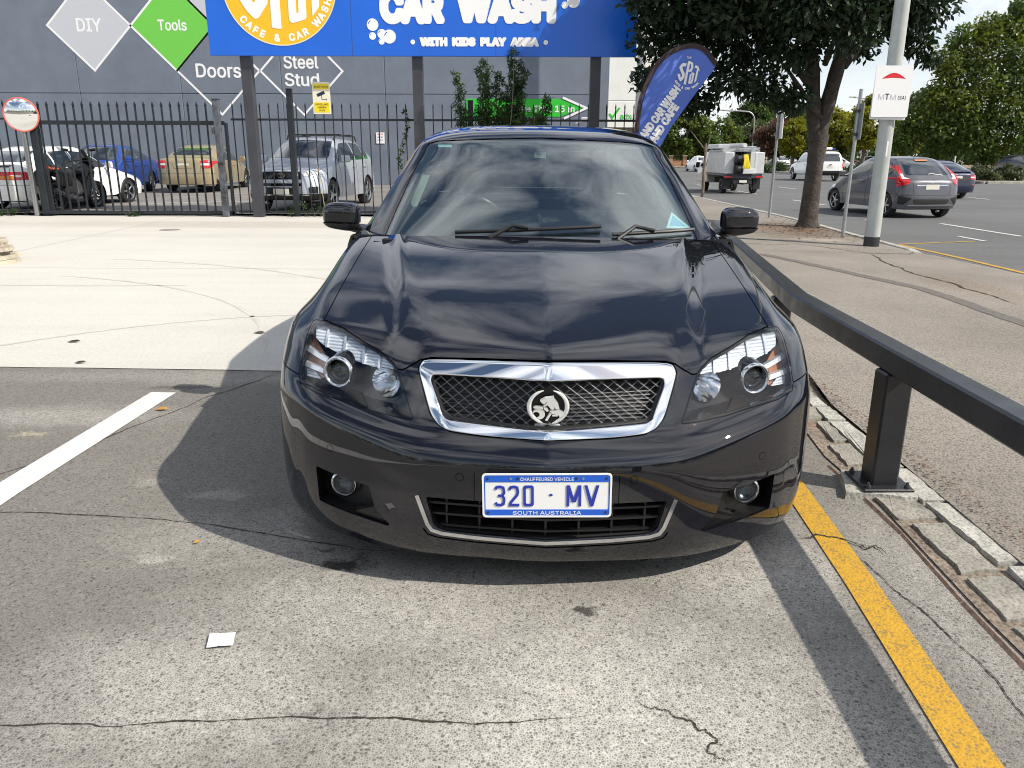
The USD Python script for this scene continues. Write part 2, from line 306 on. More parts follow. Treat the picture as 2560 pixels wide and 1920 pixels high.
def worn_asphalt(name, wear, stains):
    """car park tarmac: pale mortar rims round small stones where it is worn, dark binder where it is not, odd big dark stones"""
    n = {'g': ('geometry', {}), 'v1': ('voronoi_texture', {'feature': 'distance_to_edge', 'scale': 135.0}), 'v2': ('voronoi_texture', {'feature': 'f1', 'scale': 135.0}), 'v3': ('voronoi_texture', {'feature': 'f1', 'scale': 82.0}),
         'rw': ('rgb_ramp', {'ramp': [(0, (.54, .52, .485)), (.10, (.45, .433, .40)), (.30, (.22, .21, .195)), (1, (.145, .14, .132))]}), 'ru': ('rgb_ramp', {'ramp': [(0, (.225, .211, .19)), (.12, (.195, .184, .167)), (.35, (.130, .123, .113)), (1, (.095, .091, .086))]}),
         'mw': ('mix_color', {'blend_type': 'mix'}), 'sc': ('separate_color', {}), 'cell': ('map_range', {'from_min': 0, 'from_max': 1, 'to_min': .78, 'to_max': 1.20}), 'mc': ('mix_color', {'blend_type': 'multiply', 'fac': 1.0, 'use_clamp': False, 'use_clamp_result': False}),
         's3': ('separate_color', {}), 'big': ('math', {'math_type': 'greater_than', 'value2': .84}), 'near': ('map_range', {'from_min': .30, 'from_max': .46, 'to_min': .62, 'to_max': 0.0, 'clamp': True}), 'bm': ('math', {'math_type': 'multiply'}), 'md': ('mix_color', {'blend_type': 'mix', 'b': (.040, .040, .041)}),
         'nb': ('noise_texture', {'scale': .85, 'detail': 8.0, 'roughness': .62}), 'rb': ('rgb_ramp', {'ramp': [(0, (.84, .835, .83)), (.35, (.86, .855, .85)), (.65, (1.0, .99, .97)), (1, (1.0, .99, .97))]}), 'm1': ('mix_color', {'blend_type': 'multiply', 'fac': 1.0}),
         'nf': ('noise_texture', {'scale': 14.0, 'detail': 7.0, 'roughness': .68}), 'p': ('principled_bsdf', {'roughness': .85, 'specular_ior_level': .3}), 'b': ('bump', {'distance': .0022, 'strength': 1.0}),
         'warp': ('noise_texture', {'scale': 5.0, 'detail': 6.0, 'roughness': .7}), 'wsub': ('vector_math', {'math_type': 'subtract', 'vector2': (.5, .5, .5)}), 'wsc': ('vector_math', {'math_type': 'scale', 'scale': .35}), 'wadd': ('vector_math', {'math_type': 'add'})}
    L = [('g.position', 'v1.vector'), ('g.position', 'v2.vector'), ('g.position', 'v3.vector'), ('g.position', 'nb.vector'), ('g.position', 'nf.vector'), ('v1.distance', 'rw.fac'), ('v1.distance', 'ru.fac'), ('ru.color', 'mw.a'), ('rw.color', 'mw.b'),
         ('v2.color', 'sc.color'), ('sc.r', 'cell.value'), ('mw.result', 'mc.a'), ('cell.result', 'mc.b'), ('v3.color', 's3.color'), ('s3.r', 'big.value1'), ('v3.distance', 'near.value'), ('big.value', 'bm.value1'), ('near.result', 'bm.value2'), ('bm.value', 'md.fac'), ('mc.result', 'md.a'),
         ('nb.fac', 'rb.fac'), ('md.result', 'm1.a'), ('rb.color', 'm1.b'), ('v1.distance', 'b.height'), ('b.normal', 'p.normal'), ('g.position', 'warp.vector'), ('warp.color', 'wsub.vector1'), ('wsub.vector', 'wsc.vector1'), ('wsc.vector', 'wadd.vector1'), ('g.position', 'wadd.vector2')]
    def spot(k, x, y, rx, ry, lo, hi, a, b):
        n[f's{k}'] = ('vector_math', {'math_type': 'subtract', 'vector2': (x, y, 0)}); n[f'd{k}'] = ('vector_math', {'math_type': 'multiply', 'vector2': (1 / rx, 1 / ry, 0)}); n[f'l{k}'] = ('vector_math', {'math_type': 'length'})
        n[f'q{k}'] = ('map_range', {'range_type': 'smoothstep', 'from_min': lo, 'from_max': hi, 'to_min': a, 'to_max': b, 'clamp': True})
        L.extend([('wadd.vector', f's{k}.vector1'), (f's{k}.vector', f'd{k}.vector1'), (f'd{k}.vector', f'l{k}.vector1'), (f'l{k}.value', f'q{k}.value')]); return f'q{k}.result'
    cur = None
    for k, (x, y, rx, ry, a) in enumerate(wear):
        o = spot(f'w{k}', x, y, rx, ry, .15, 1.0, a, 0.0)
        if cur is None: cur = o
        else: n[f'mx{k}'] = ('math', {'math_type': 'maximum'}); L.extend([(cur, f'mx{k}.value1'), (o, f'mx{k}.value2')]); cur = f'mx{k}.value'
    n['wn'] = ('map_range', {'from_min': .30, 'from_max': .58, 'to_min': .6, 'to_max': 1.0, 'clamp': True}); n['wm'] = ('math', {'math_type': 'multiply', 'use_clamp': True}); L.extend([('nf.fac', 'wn.value'), (cur, 'wm.value1'), ('wn.result', 'wm.value2'), ('wm.value', 'mw.fac')])
    cur = 'm1.result'
    for k, (x, y, rx, ry, amt, col) in enumerate(stains):
        o = spot(f't{k}', x, y, rx, ry, .35, 1.0, amt, 0.0); n[f'x{k}'] = ('mix_color', {'blend_type': 'multiply', 'b': col, 'use_clamp': False, 'use_clamp_result': False}); L.extend([(o, f'x{k}.fac'), (cur, f'x{k}.a')]); cur = f'x{k}.result'
    L.append((cur, 'p.base_color')); _mats[name] = usdkit.material(stage, f'/World/Looks/{name}', n, L, surface='p.BSDF')
worn_asphalt('carpark_asphalt', [(.25, 1.45, 1.05, 1.05, 1.0), (-.35, 2.05, .9, .45, .75), (.75, 2.35, .6, .6, .8), (-.8, 1.7, .7, .45, .8), (-.95, 2.5, .7, .35, .35), (-2.35, 3.85, .9, .25, .5), (1.35, 2.0, .3, 1.2, .5), (-1.3, 1.3, .9, .4, .45), (-1.5, 4.6, 2.5, .22, .35)],
    [(-.545, 2.325, .10, .055, .97, (.13, .125, .12)), (-.66, 2.43, .07, .03, .85, (.25, .25, .25)), (.235, 2.02, .055, .04, .92, (.18, .17, .16)), (-.53, 1.62, .08, .02, .6, (.5, .5, .5)), (.54, 1.58, .03, .02, .6, (.45, .45, .45)), (-1.95, 4.38, .30, .05, .8, (.55, .55, .55)), (-1.15, 2.9, .14, .07, .6, (1.7, 1.7, 1.7)), (-1.2, 2.35, .10, .05, .6, (1.7, 1.7, 1.7)), (-2.35, 3.55, .12, .04, .8, (2.0, 1.85, 1.5)), (-1.5, 3.0, .1, .06, .5, (1.6, 1.6, 1.6)), (-.6, 1.36, .05, .04, .8, (1.6, 1.6, 1.6)), (1.55, 1.4, .25, .1, .5, (1.5, 1.45, 1.4))])
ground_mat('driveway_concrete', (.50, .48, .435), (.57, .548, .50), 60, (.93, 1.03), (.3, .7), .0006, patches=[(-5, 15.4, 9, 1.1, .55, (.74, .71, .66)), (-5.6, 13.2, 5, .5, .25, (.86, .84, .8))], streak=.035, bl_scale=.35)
ground_mat('yard_asphalt', (.13, .12, .112), (.25, .235, .22), 40, (.8, 1.05), (.3, .65), .001)
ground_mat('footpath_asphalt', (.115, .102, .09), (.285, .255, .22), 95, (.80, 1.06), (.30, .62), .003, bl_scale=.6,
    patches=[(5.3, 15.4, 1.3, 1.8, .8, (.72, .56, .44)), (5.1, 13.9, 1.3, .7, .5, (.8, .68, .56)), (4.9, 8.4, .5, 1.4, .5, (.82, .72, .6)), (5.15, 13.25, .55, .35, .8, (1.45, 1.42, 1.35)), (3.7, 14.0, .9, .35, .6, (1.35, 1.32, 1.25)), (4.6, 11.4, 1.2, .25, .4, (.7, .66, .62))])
ground_mat('road_asphalt', (.075, .076, .078), (.150, .150, .150), 70, (.85, 1.06), (.28, .62), .001, bl_scale=.22, streak=.10)
ground_mat('kerb_concrete', (.30, .285, .25), (.50, .485, .44), 70, (.62, 1.05), (.3, .6), .003, bl_scale=5)
ground_mat('old_concrete', (.20, .185, .16), (.34, .32, .28), 80, (.6, 1.1), (.3, .6), .003, bl_scale=4)
ground_mat('dirt', (.12, .095, .075), (.26, .215, .17), 60, (.7, 1.15), (.3, .65), .006, bl_scale=4)
ground_mat('verge_ground', (.14, .105, .07), (.26, .21, .15), 20, (.7, 1.2), (.3, .65), .004)
pm('paint_white', (.66, .65, .62), .75, vary=.10, vscale=12, bump=.0012, bscale=130, dirt=(.55, .535, .50))
usdkit.material(stage, '/World/Looks/paint_yellow', {'g': ('geometry', {}), 'v': ('voronoi_texture', {'scale': 105.0}), 'n': ('noise_texture', {'scale': 22.0, 'detail': 6.0, 'roughness': .7}), 'a': ('math', {'math_type': 'multiply_add', 'value2': .55}),
    'r': ('rgb_ramp', {'ramp': [(0, (.24, .17, .06)), (.60, (.28, .19, .06)), (.72, (.47, .265, .026)), (1, (.52, .30, .032))]}), 'p': ('principled_bsdf', {'roughness': .75, 'specular_ior_level': .3}), 'b': ('bump', {'distance': .0025, 'strength': 1.0})},
    [('g.position', 'v.vector'), ('g.position', 'n.vector'), ('v.distance', 'a.value1'), ('n.fac', 'a.value3'), ('a.value', 'r.fac'), ('r.color', 'p.base_color'), ('a.value', 'b.height'), ('b.normal', 'p.normal')], surface='p.BSDF'); _mats['paint_yellow'] = UsdShade.Material.Get(stage, '/World/Looks/paint_yellow')
pm('road_paint', (.55, .55, .53), .7, vary=.2, vscale=8); pm('road_paint_yellow', (.46, .27, .03), .7, vary=.25, vscale=8)
pm('crack_dark', (.038, .030, .023), .95, vary=.7, vscale=40); pm('rust_edge', (.27, .175, .125), .85, vary=.35, vscale=30, bump=.003, bscale=70, dirt=(.15, .11, .085)); pm('brick_red', (.22, .145, .11), .85, vary=.35, vscale=30, bump=.003, bscale=90)

def zfoot(x, y): return np.interp(x, [1.3, 1.75, 6.3], [.028, .030, -.05])
def zdrive(x, y): return np.zeros_like(np.asarray(x, float))
put('ground', sheet(sbox(-900, -300, 900, 1500), -.42), 'verge_ground', kind='structure')
carpark = put('carpark', sheet(Polygon([(-60, -12), (1.50, -12), (1.50, 4.70), (-1.45, 4.735), (-3.27, 4.81), (-60, 5.9)]), 0), 'carpark_asphalt', kind='structure')
_jag = wander([(-60, 5.9), (-3.27, 4.81), (-1.45, 4.735), (1.50, 4.70)], 500, .0035, 3)
driveway = put('driveway', sheet(Polygon(np.vstack([_jag, [(1.5, 4.70), (1.78, 9), (1.9, 17.62), (-60, 17.62)]])), .004), 'driveway_concrete', kind='structure')
put('driveway_bed', box(-60, 1.5, 4.6, 17.6, -.3, -.004), 'driveway_concrete', kind='structure')
def zyard(x, y): return .045 + .0108 * (np.asarray(y, float) - 17.62)
yard = put('yard', sheet(sbox(-60, 17.62, 3.0, 33), zyard), 'yard_asphalt', kind='structure')
for p in ([(-9.6, 20.6), (-6.5, 21.9)], [(-9.9, 24.9), (-7.6, 25.3)], [(-6.3, 22.6), (-5.2, 25.4)]): put('bay_line', ribbon(np.array(p, float), .10, lambda x, y: zyard(x, y) + .004), 'paint_white', yard)
foot_poly = Polygon([(1.69, -12), (1.68, 2.4), (1.70, 3.2), (1.72, 4.0), (1.82, 4.6), (1.78, 9), (1.9, 17.6), (3.0, 17.62), (3.2, 60), (6.2, 60), (6.28, 26), (6.28, 23), (6.28, 18.7), (6.20, 16.2), (6.05, 14.6), (6.0, 13.1), (5.95, 11.95), (6.1, 9.4), (6.1, -12)])
def foot_grid():
    xs = np.linspace(1.2, 6.5, 40); g = sheet(foot_poly.segmentize(.6), zfoot); return g
footpath = put('footpath', foot_grid(), 'footpath_asphalt', kind='structure')
put('footpath_bed', box(1.5, 6.0, -12, 60, -.40, -.08), 'footpath_asphalt', kind='structure')
road = put('road', sheet(Polygon([(6.2, -14), (80, -14), (80, 104), (2, 104), (3.2, 60), (6.2, 60)]), -.20), 'road_asphalt', kind='structure')
put('far_verge', bbox(-10, 160, 104, 400, -.5, -.06, .02), 'verge_ground', kind='structure')
# road kerb: concrete kerb stones in lengths, the last one dipping towards the crossover
kl = [(6.28, 60), (6.28, 26.9), (6.30, 23.3), (6.32, 18.7), (6.24, 16.2), (6.10, 14.6), (6.06, 13.2), (6.0, 12.0)]
def along(P, step):
    P = np.asarray(P, float); s = np.r_[0, np.cumsum(np.linalg.norm(np.diff(P, axis=0), axis=1))]; u = np.arange(0, s[-1] + step * .5, step); u = np.r_[u[u < s[-1]], s[-1]]
    return np.c_[np.interp(u, s, P[:, 0]), np.interp(u, s, P[:, 1])]
def kerb_piece(a, b, w, z0, z1, drop=0.0):
    a, b = np.asarray(a, float), np.asarray(b, float); d = (b - a) / np.linalg.norm(b - a); nrm = np.array([-d[1], d[0]]); a = a + d * .004; b = b - d * .004
    v = []
    for p, dz in ((a, 0), (b, drop)):
        for o, z in ((0, z0), (w, z0), (w, z1 - dz - .012), (w - .015, z1 - dz), (.015, z1 - dz), (0, z1 - dz - .012)): v.append([*(p + nrm * o), z])
    return trimesh.convex.convex_hull(np.array(v))
K = along(kl, 1.5)
for i in range(len(K) - 1): put('kerb_stone', kerb_piece(K[i], K[i + 1], .14, -.3, -.038), 'kerb_concrete', footpath)
put('kerb_stone', kerb_piece((6.0, 12.0), (5.68, 10.3), .14, -.3, -.036, .10), 'kerb_concrete', footpath)
put('crossover', sheet(Polygon([(6.05, 12.0), (5.74, 10.3), (6.0, 9.2), (6.0, -12), (6.9, -12), (6.75, 9.6), (6.45, 12.0)]), lambda x, y: -.05 - (x - 5.7) * .12), 'old_concrete', footpath)
put('gutter', sheet(Polygon([(6.14, 12), (6.45, 12), (6.55, 18.7), (6.55, 60), (6.3, 60), (6.34, 18.7)]), -.196), 'old_concrete', road)
# road markings
def mark(pts, w, mat, z=-.194): put('road_marking', ribbon(np.asarray(pts, float), w, z), mat, road)
for y in (15.65, 26.4 - .7, 33, 41): mark([(10.06, y), (10.05, y + 3.0)], .11, 'road_paint')
for y in (30.6, 38.4, 47, 56): mark([(13.55, y), (13.52, y + 2.6)], .11, 'road_paint')
for y in (14.7, 18.95, 23): mark([(8.80, y), (8.80, y + .9)], .09, 'road_paint')
for y in (29.6, 38): mark([(17.6, y), (17.6, y + 1.4)], .11, 'road_paint')
mark([(6.92, -10), (6.90, 9.5), (6.95, 12.2), (6.88, 14.1)], .09, 'road_paint_yellow'); mark([(6.86, 14.08), (8.6, 14.66)], .07, 'road_paint_yellow')
for x, y in ((12.3, 22.8), (14.0, 29.5), (15.9, 22.4)): put('reflective_marker', bbox(x - .05, x + .05, y - .05, y + .05, -.2, -.178, .008), 'road_paint', road)
# bay lines on the carpark
put('bay_line', ribbon(np.array([(-2.02, -6), (-2.05, 2.87), (-1.99, 4.26)]), .145, .004), 'paint_white', carpark, label='worn white bay line left of the sedan')
put('bay_line', ribbon(np.array([(.93, -6), (1.05, 1.43), (1.115, 2.19), (1.165, 3.0), (1.22, 4.6)]), .102, .004), 'paint_yellow', carpark, label='worn yellow line beside the broken kerb')
for pts, w, sd in (([(-2.35, 2.62), (-1.9, 2.72), (-1.1, 2.62), (-.55, 2.42), (-.2, 2.38)], .0042, 1), ([(-1.6, 1.53), (-.9, 1.58), (-.3, 1.60), (.0, 1.585), (.2, 1.60)], .0036, 2), ([(.28, 1.66), (.42, 1.56), (.52, 1.43)], .0035, 3),
                   ([(-2.25, 2.95), (-2.0, 3.3), (-1.85, 3.75), (-1.72, 4.15), (-1.45, 4.70)], .006, 4), ([(.42, 2.36), (.62, 2.52), (.75, 2.55)], .006, 5), ([(.74, 2.55), (.85, 2.50)], .006, 9), ([(1.03, 2.52), (1.12, 2.55), (1.22, 2.50), (1.30, 2.38)], .006, 6), ([(1.16, 2.45), (1.24, 2.05), (1.26, 1.7), (1.22, 1.3)], .0035, 7), ([(-2.05, 2.80), (-2.0, 2.98)], .006, 8)):
    q = wander(wander(pts, 40, .012, sd), 170, .0032, sd + 50); put('crack', ribbon(q, w * (.55 + .9 * meshkit.noise(np.c_[q * 9, 0 * q[:, :1]], sd)), .0025 if sd not in (6,) else .0065, .6, sd, True), 'crack_dark', carpark)
for (pts, w, sd) in (([(3.46, 10.95), (3.9, 9.48), (4.27, 8.1), (4.25, 6.4), (4.1, 3)], .15, 11),):
    put('trench_patch', ribbon(wander(pts, 60, .012, sd), w, lambda x, y: zfoot(x, y) + .004, .12, sd), 'footpath_patch' if 'footpath_patch' in _mats else pm('footpath_patch', (.125, .112, .10), .9, vary=.25, vscale=20, bump=.002, bscale=90), footpath)
for pts, w, sd in (([(4.4, 12.6), (5.14, 11.29), (5.77, 11.31), (5.95, 11.7)], .018, 12), ([(5.14, 11.29), (4.8, 9.89), (4.79, 9.14), (4.82, 8.01), (4.77, 7.19)], .022, 13), ([(3.0, 12.7), (4.0, 12.2), (4.5, 12.45)], .016, 14), ([(2.2, 13.9), (3.6, 13.1), (5.0, 12.9)], .03, 15)):
    put('crack', ribbon(wander(pts, 70, .02, sd), w, lambda x, y: zfoot(x, y) + .004, .7, sd, True), 'crack_dark', footpath)
# broken edging between carpark and footpath: concrete blocks, dirt strip, rusty edging line, loose bricks
edging = put('edging', sheet(Polygon([(1.38, -12), (1.40, 2.0), (1.44, 2.8), (1.42, 3.3), (1.48, 3.9), (1.55, 4.8), (1.9, 4.9), (1.75, 4.2), (1.72, 3.2), (1.70, 2.3), (1.72, -12)]), .006), 'dirt', kind='structure')
rg = np.random.default_rng(5)
def slab(poly, z0, z1, sd, jit=.012):
    p = np.array(poly.segmentize(.05).exterior.coords)[:-1]; r = np.random.default_rng(sd); p = p + r.normal(0, jit, p.shape) * .6
    P = Polygon(p).buffer(0); P = P if P.geom_type == 'Polygon' else max(P.geoms, key=lambda g: g.area)
    b = extrude(P, z1 - z0, z0); top = b.vertices[:, 2] > (z0 + z1) / 2; c = b.vertices[:, :2].mean(0); b.vertices[top, :2] += (c - b.vertices[top, :2]) * .03; b.vertices[top, 2] += r.normal(0, .0015, top.sum()); return b
yk = [-4, -2.6, -1.2, .1, 1.2, 2.30, 2.78, 3.12, 3.75, 3.98, 4.52]
for i in range(len(yk) - 1):
    a, b = yk[i] + .004, yk[i + 1] - .004
    xl = 1.60 + rg.uniform(-.03, .02); put('kerb_block', slab(Polygon([(xl, a), (1.70, a), (1.70, b), (xl + rg.uniform(-.03, .03), b)]), -.05, .026 + rg.uniform(-.002, .003), 30 + i, .004), 'kerb_concrete', edging)
for i, (x0, x1, a, b) in enumerate([(1.435, 1.592, .9, 1.98), (1.445, 1.592, 1.99, 2.24), (1.46, 1.592, 2.255, 2.62), (1.44, 1.595, 2.635, 3.14), (1.47, 1.59, 3.17, 3.44), (1.53, 1.60, 3.47, 3.76), (1.44, 1.592, -.3, .89), (1.52, 1.62, 3.79, 4.2)]):
    put('concrete_slab', slab(Polygon([(x0, a), (x1, a + .02), (x1, b), (x0 + .012, b - .01)]), -.05, .014 + .002 * (i % 3), 60 + i, .006), 'old_concrete', edging)
EL = along([(1.37, -6), (1.385, 1.98), (1.405, 2.2), (1.425, 2.5), (1.425, 2.82), (1.41, 3.2)], .45)
for i in range(len(EL) - 1): put('edging_strip', kerb_piece(EL[i], EL[i + 1], .028, -.05, .008 + .002 * (i % 2)), 'rust_edge', edging)
for i, (x, y, a) in enumerate([(1.475, 3.80, 12)]):
    put('brick', mov(rot(bbox(-.045, .045, -.10, .10, -.04, .014, .006), a, (0, 0, 1)), (x, y, 0)), 'brick_red', edging)
# dry leaf litter and pebbles: uncountable
def litter(n, fx, size, sd, mat, name, label):
    r = np.random.default_rng(sd); V, F = [], []
    for k in range(n):
        x, y, z = fx(r); s = size * r.uniform(.5, 1.4); a = r.uniform(0, 6.3); e = np.array([math.cos(a), math.sin(a), r.uniform(-.2, .3)]) * s; f_ = np.array([-math.sin(a), math.cos(a), r.uniform(-.3, .3)]) * s * r.uniform(.3, .55)
        c = np.array([x, y, z + .006 + abs(e[2]) + abs(f_[2])]); i = len(V); V += [c - e, c + f_, c + e, c - f_]; F += [(i, i + 1, i + 2), (i, i + 2, i + 3)]
    tag(put(name, trimesh.Trimesh(np.array(V), np.array(F), process=False), mat, smooth=False), label, 'leaf litter', kind='stuff')
pm('dry_leaf', (.11, .06, .032), .8, vary=.6, vscale=30)
litter(900, lambda r: (1.74 + abs(r.normal(0, .035)), r.uniform(-1, 4.6), .045), .009, 1, 'dry_leaf', 'leaf_litter', 'dry brown leaf litter lying along the broken kerb')
def _lt(r):
    a, d = r.uniform(0, 6.3), abs(r.normal(0, .9)); return (5.5 + d * .9 * math.cos(a), 15.2 + d * 2 * math.sin(a), float(zfoot(5.4, 0)))
litter(900, lambda r: (lambda t: (min(t[0], 6.0), t[1], t[2]))(_lt(r)), .03, 2, 'dry_leaf', 'leaf_litter', 'brown fallen leaves round the foot of the dark street tree')
# small things on the tarmac
def leaf(x, y, z, s, a, mat, name, label, cat):
    m = trimesh.Trimesh([(-s, 0, .004), (-.3 * s, .42 * s, .010), (.5 * s, .35 * s, .012), (s, 0, .004), (.5 * s, -.4 * s, .006), (-.3 * s, -.4 * s, .005)], [(0, 5, 1), (1, 5, 4), (1, 4, 2), (2, 4, 3)], process=False)
    tag(put(name, mov(rot(m, a, (0, 0, 1)), (x, y, z)), mat, smooth=False), label, cat)
pm('leaf_orange', (.42, .21, .035), .7)
leaf(-1.86, 3.94, .006, .035, 10, 'leaf_orange', 'fallen_leaf', 'orange fallen leaf right of the white bay line', 'leaf')
leaf(-2.80, 4.89, .008, .035, 25, 'crack_dark', 'fallen_leaf', 'dark leaf on the concrete just beyond the tarmac edge', 'leaf'); leaf(-3.16, 5.48, .008, .045, 20, 'crack_dark', 'fallen_leaf', 'dark leaf on the pale concrete, farther left and back', 'leaf'); leaf(-1.92, 5.79, .008, .045, 0, 'crack_dark', 'fallen_leaf', 'dark leaf lying in the sedan shadow on the concrete', 'leaf')
leaf(-1.1, 2.46, .004, .012, 40, 'leaf_orange', 'twig_scrap', 'small brown twig scrap on the tarmac left of the sedan', 'twig')
pt = np.array([(-.036, -.030), (.034, -.036), (.036, .030), (-.034, .034)]); g_ = sheet(Polygon(pt).segmentize(.02), 0); g_ = trimesh.Trimesh(*trimesh.remesh.subdivide(g_.vertices, g_.faces)); g_.vertices[:, 2] = .006 + .006 * meshkit.noise(g_.vertices * 40 + 3)
pm('paper_white', (.78, .78, .79), .7, bump=.0004, bscale=120)
tag(put('paper_scrap', mov(rot(g_, 14, (0, 0, 1)), (-.81, 1.89, 0)), 'paper_white', smooth=True), 'crumpled white paper receipt lying on the tarmac', 'paper')
# drain lid on the driveway
tag(put('drain_cover', mov(lathe([(.0001, .010), (.16, .010), (.18, .007)][::-1], 24), (-6.15, 14.2, 0)), 'old_concrete'), 'small flat drain cover in the driveway near the fence', 'drain cover')
# stack of flat stones at the left edge of the driveway
st = thing('stone_stack', 'low stack of flat pale stones at the left edge of the driveway', 'stones', (-6.74, 9.75, 0))
pm('flagstone', (.36, .32, .25), .85, vary=.35, vscale=8, bump=.006, bscale=25)
for k in range(6):
    p = Point(0, 0).buffer((.55 - .03 * k), quad_segs=3); m = slab(affinity.translate(p, rg.uniform(-.04, .04), rg.uniform(-.04, .04)), .048 * k + .003, .048 * (k + 1), 90 + k, .03); put('stone', m, 'flagstone', st)

for pts, sd in (([(-60, 9.6), (1.7, 9.25)], 0), ([(-6.6, 4.95), (-7.2, 17.6)], 1)): put('joint', ribbon(np.array(pts, float), .008, .0062), 'joint_grey' if 'joint_grey' in _mats else pm('joint_grey', (.30, .285, .25), .9), driveway)

pm('tyre_mark', (.515, .495, .445), .9, vary=.12, vscale=3)
for k, (cx_, cy_, r, a0, a1) in enumerate([(-6.2, 4.2, 4.6, 5, 75), (-6.2, 4.2, 6.0, 8, 80), (-1.2, 3.6, 3.0, 92, 150), (-9.0, 1.8, 6.2, 35, 85), (-9.0, 1.8, 6.45, 40, 90), (-4.2, 17.5, 9.5, 215, 275)]):
    t = np.radians(np.linspace(a0, a1, 50)); q = np.c_[cx_ + r * np.cos(t), cy_ + r * np.sin(t)]; q = q[(q[:, 1] > 4.95) & (q[:, 1] < 17.4) & (q[:, 0] < 1.3)]
    if len(q) > 6: put('tyre_mark', ribbon(q, .05 + .05 * (k % 2), .0062, .35, 70 + k, True), 'tyre_mark', driveway)
# ================================================================ the black sedan in front
class Skin:
    """smooth surface through a grid of points (x >= 0 half), mirrored; cut into panels as thick shells"""
    def __init__(s, half, nr, nc, it=6, fair=None):
        H = np.asarray(half, float)
        def resample(A, n, ax):
            d = np.linalg.norm(np.diff(A, axis=ax), axis=2); d = d.mean(axis=1 - ax); t = np.r_[0, np.cumsum(np.sqrt(d + 1e-6) * .35 + d)]; t /= t[-1]
            u = np.linspace(0, 1, n)
            # densify evenly but keep the knots' neighbourhoods
            return Akima1DInterpolator(t, A, axis=ax)(u)
        G = resample(resample(H, nc, 1), nr, 0)
        for _ in range(it):
            K = G.copy(); K[1:-1, 1:-1] = .5 * G[1:-1, 1:-1] + .125 * (G[:-2, 1:-1] + G[2:, 1:-1] + G[1:-1, :-2] + G[1:-1, 2:])
            K[1:-1, 0] = .5 * G[1:-1, 0] + .25 * (G[:-2, 0] + G[2:, 0]); G = K
        if fair:  # draw the sheet metal out smooth along its length behind grid row fair[0]
            r0, n_ = fair; w_ = np.clip((np.arange(nr) - r0) / 22.0, 0, 1)[:, None, None]
            for _ in range(n_):
                K = G.copy(); K[1:-1] = .5 * G[1:-1] + .25 * (G[:-2] + G[2:]); G = G * (1 - w_) + K * w_; 
            for _ in range(10):
                K = G.copy(); K[:, 1:-1] = .5 * G[:, 1:-1] + .25 * (G[:, :-2] + G[:, 2:]); G = G * (1 - w_) + K * w_
        G[:, 0, 0] = 0
        s.half = G
        def nrm(A):
            n = np.cross(np.gradient(A, axis=1), np.gradient(A, axis=0)); n /= np.maximum(np.linalg.norm(n, axis=2, keepdims=True), 1e-12); return n
        N = nrm(G)
        L = G[:, :0:-1] * [-1, 1, 1]; LN = N[:, :0:-1] * [-1, 1, 1]
        NC = N.copy()
        NC[:, 0] = N[:, 0] * [0, 1, 1]; NC[:, 0] /= np.linalg.norm(NC[:, 0], axis=1, keepdims=True)
        s.G = np.concatenate([L, G], 1); s.N = np.concatenate([LN, NC], 1)
        # keep a slight crease on the centre line: shading normal there is the averaged one
        if s.N[..., :][nr // 2, 0, 0] > 0: s.N = -s.N
        s.flip = None
    def faces(s):
        R, C = s.G.shape[:2]; i = np.arange(R * C).reshape(R, C)
        a, b, c, d = i[:-1, :-1].ravel(), i[:-1, 1:].ravel(), i[1:, 1:].ravel(), i[1:, :-1].ravel()
        f = np.vstack([np.c_[a, b, c], np.c_[a, c, d]])
        v = s.G.reshape(-1, 3); n = s.N.reshape(-1, 3)
        fn = np.cross(v[f[:, 1]] - v[f[:, 0]], v[f[:, 2]] - v[f[:, 0]])
        if (fn * n[f[:, 0]]).sum() < 0: f = f[:, ::-1]
        return f
    def tri(s, off=0.0):
        return trimesh.Trimesh(s.G.reshape(-1, 3) + off * s.N.reshape(-1, 3), s.faces(), process=False)
    def shell(s, a, b):
        """solid between the surface moved out by a and by b (a > b)"""
        if not hasattr(s, 'cache'): s.cache = {}
        if (a, b) in s.cache: return s.cache[a, b]
        R, C = s.G.shape[:2]; v, n, f = s.G.reshape(-1, 3), s.N.reshape(-1, 3), s.faces(); k = R * C
        i = np.arange(k).reshape(R, C)
        loop = np.concatenate([i[0, :-1], i[:-1, -1], i[-1, :0:-1], i[:0:-1, 0]]); nxt = np.roll(loop, -1)
        # orient walls like the boundary edges of f: the first cell's edge 0 -> 1 runs with the loop or against it
        p, q = loop[0], nxt[0]
        with_loop = ((f[:, 0] == p) & (f[:, 1] == q) | (f[:, 1] == p) & (f[:, 2] == q) | (f[:, 2] == p) & (f[:, 0] == q)).any()
        if not with_loop: loop, nxt = nxt, loop
        w = np.vstack([np.c_[nxt, loop, loop + k], np.c_[nxt, loop + k, nxt + k]])
        F = np.vstack([f, f[:, ::-1] + k, w])
        V = np.vstack([np.c_[v + a * n, n], np.c_[v + b * n, -n]]).astype(np.float32)
        m = Manifold(MMesh(vert_properties=V, tri_verts=F.astype(np.uint32)))
        if m.is_empty() or m.status().name not in ('NoError',): raise RuntimeError('shell ' + str(m.status()))
        s.cache[a, b] = m; return m

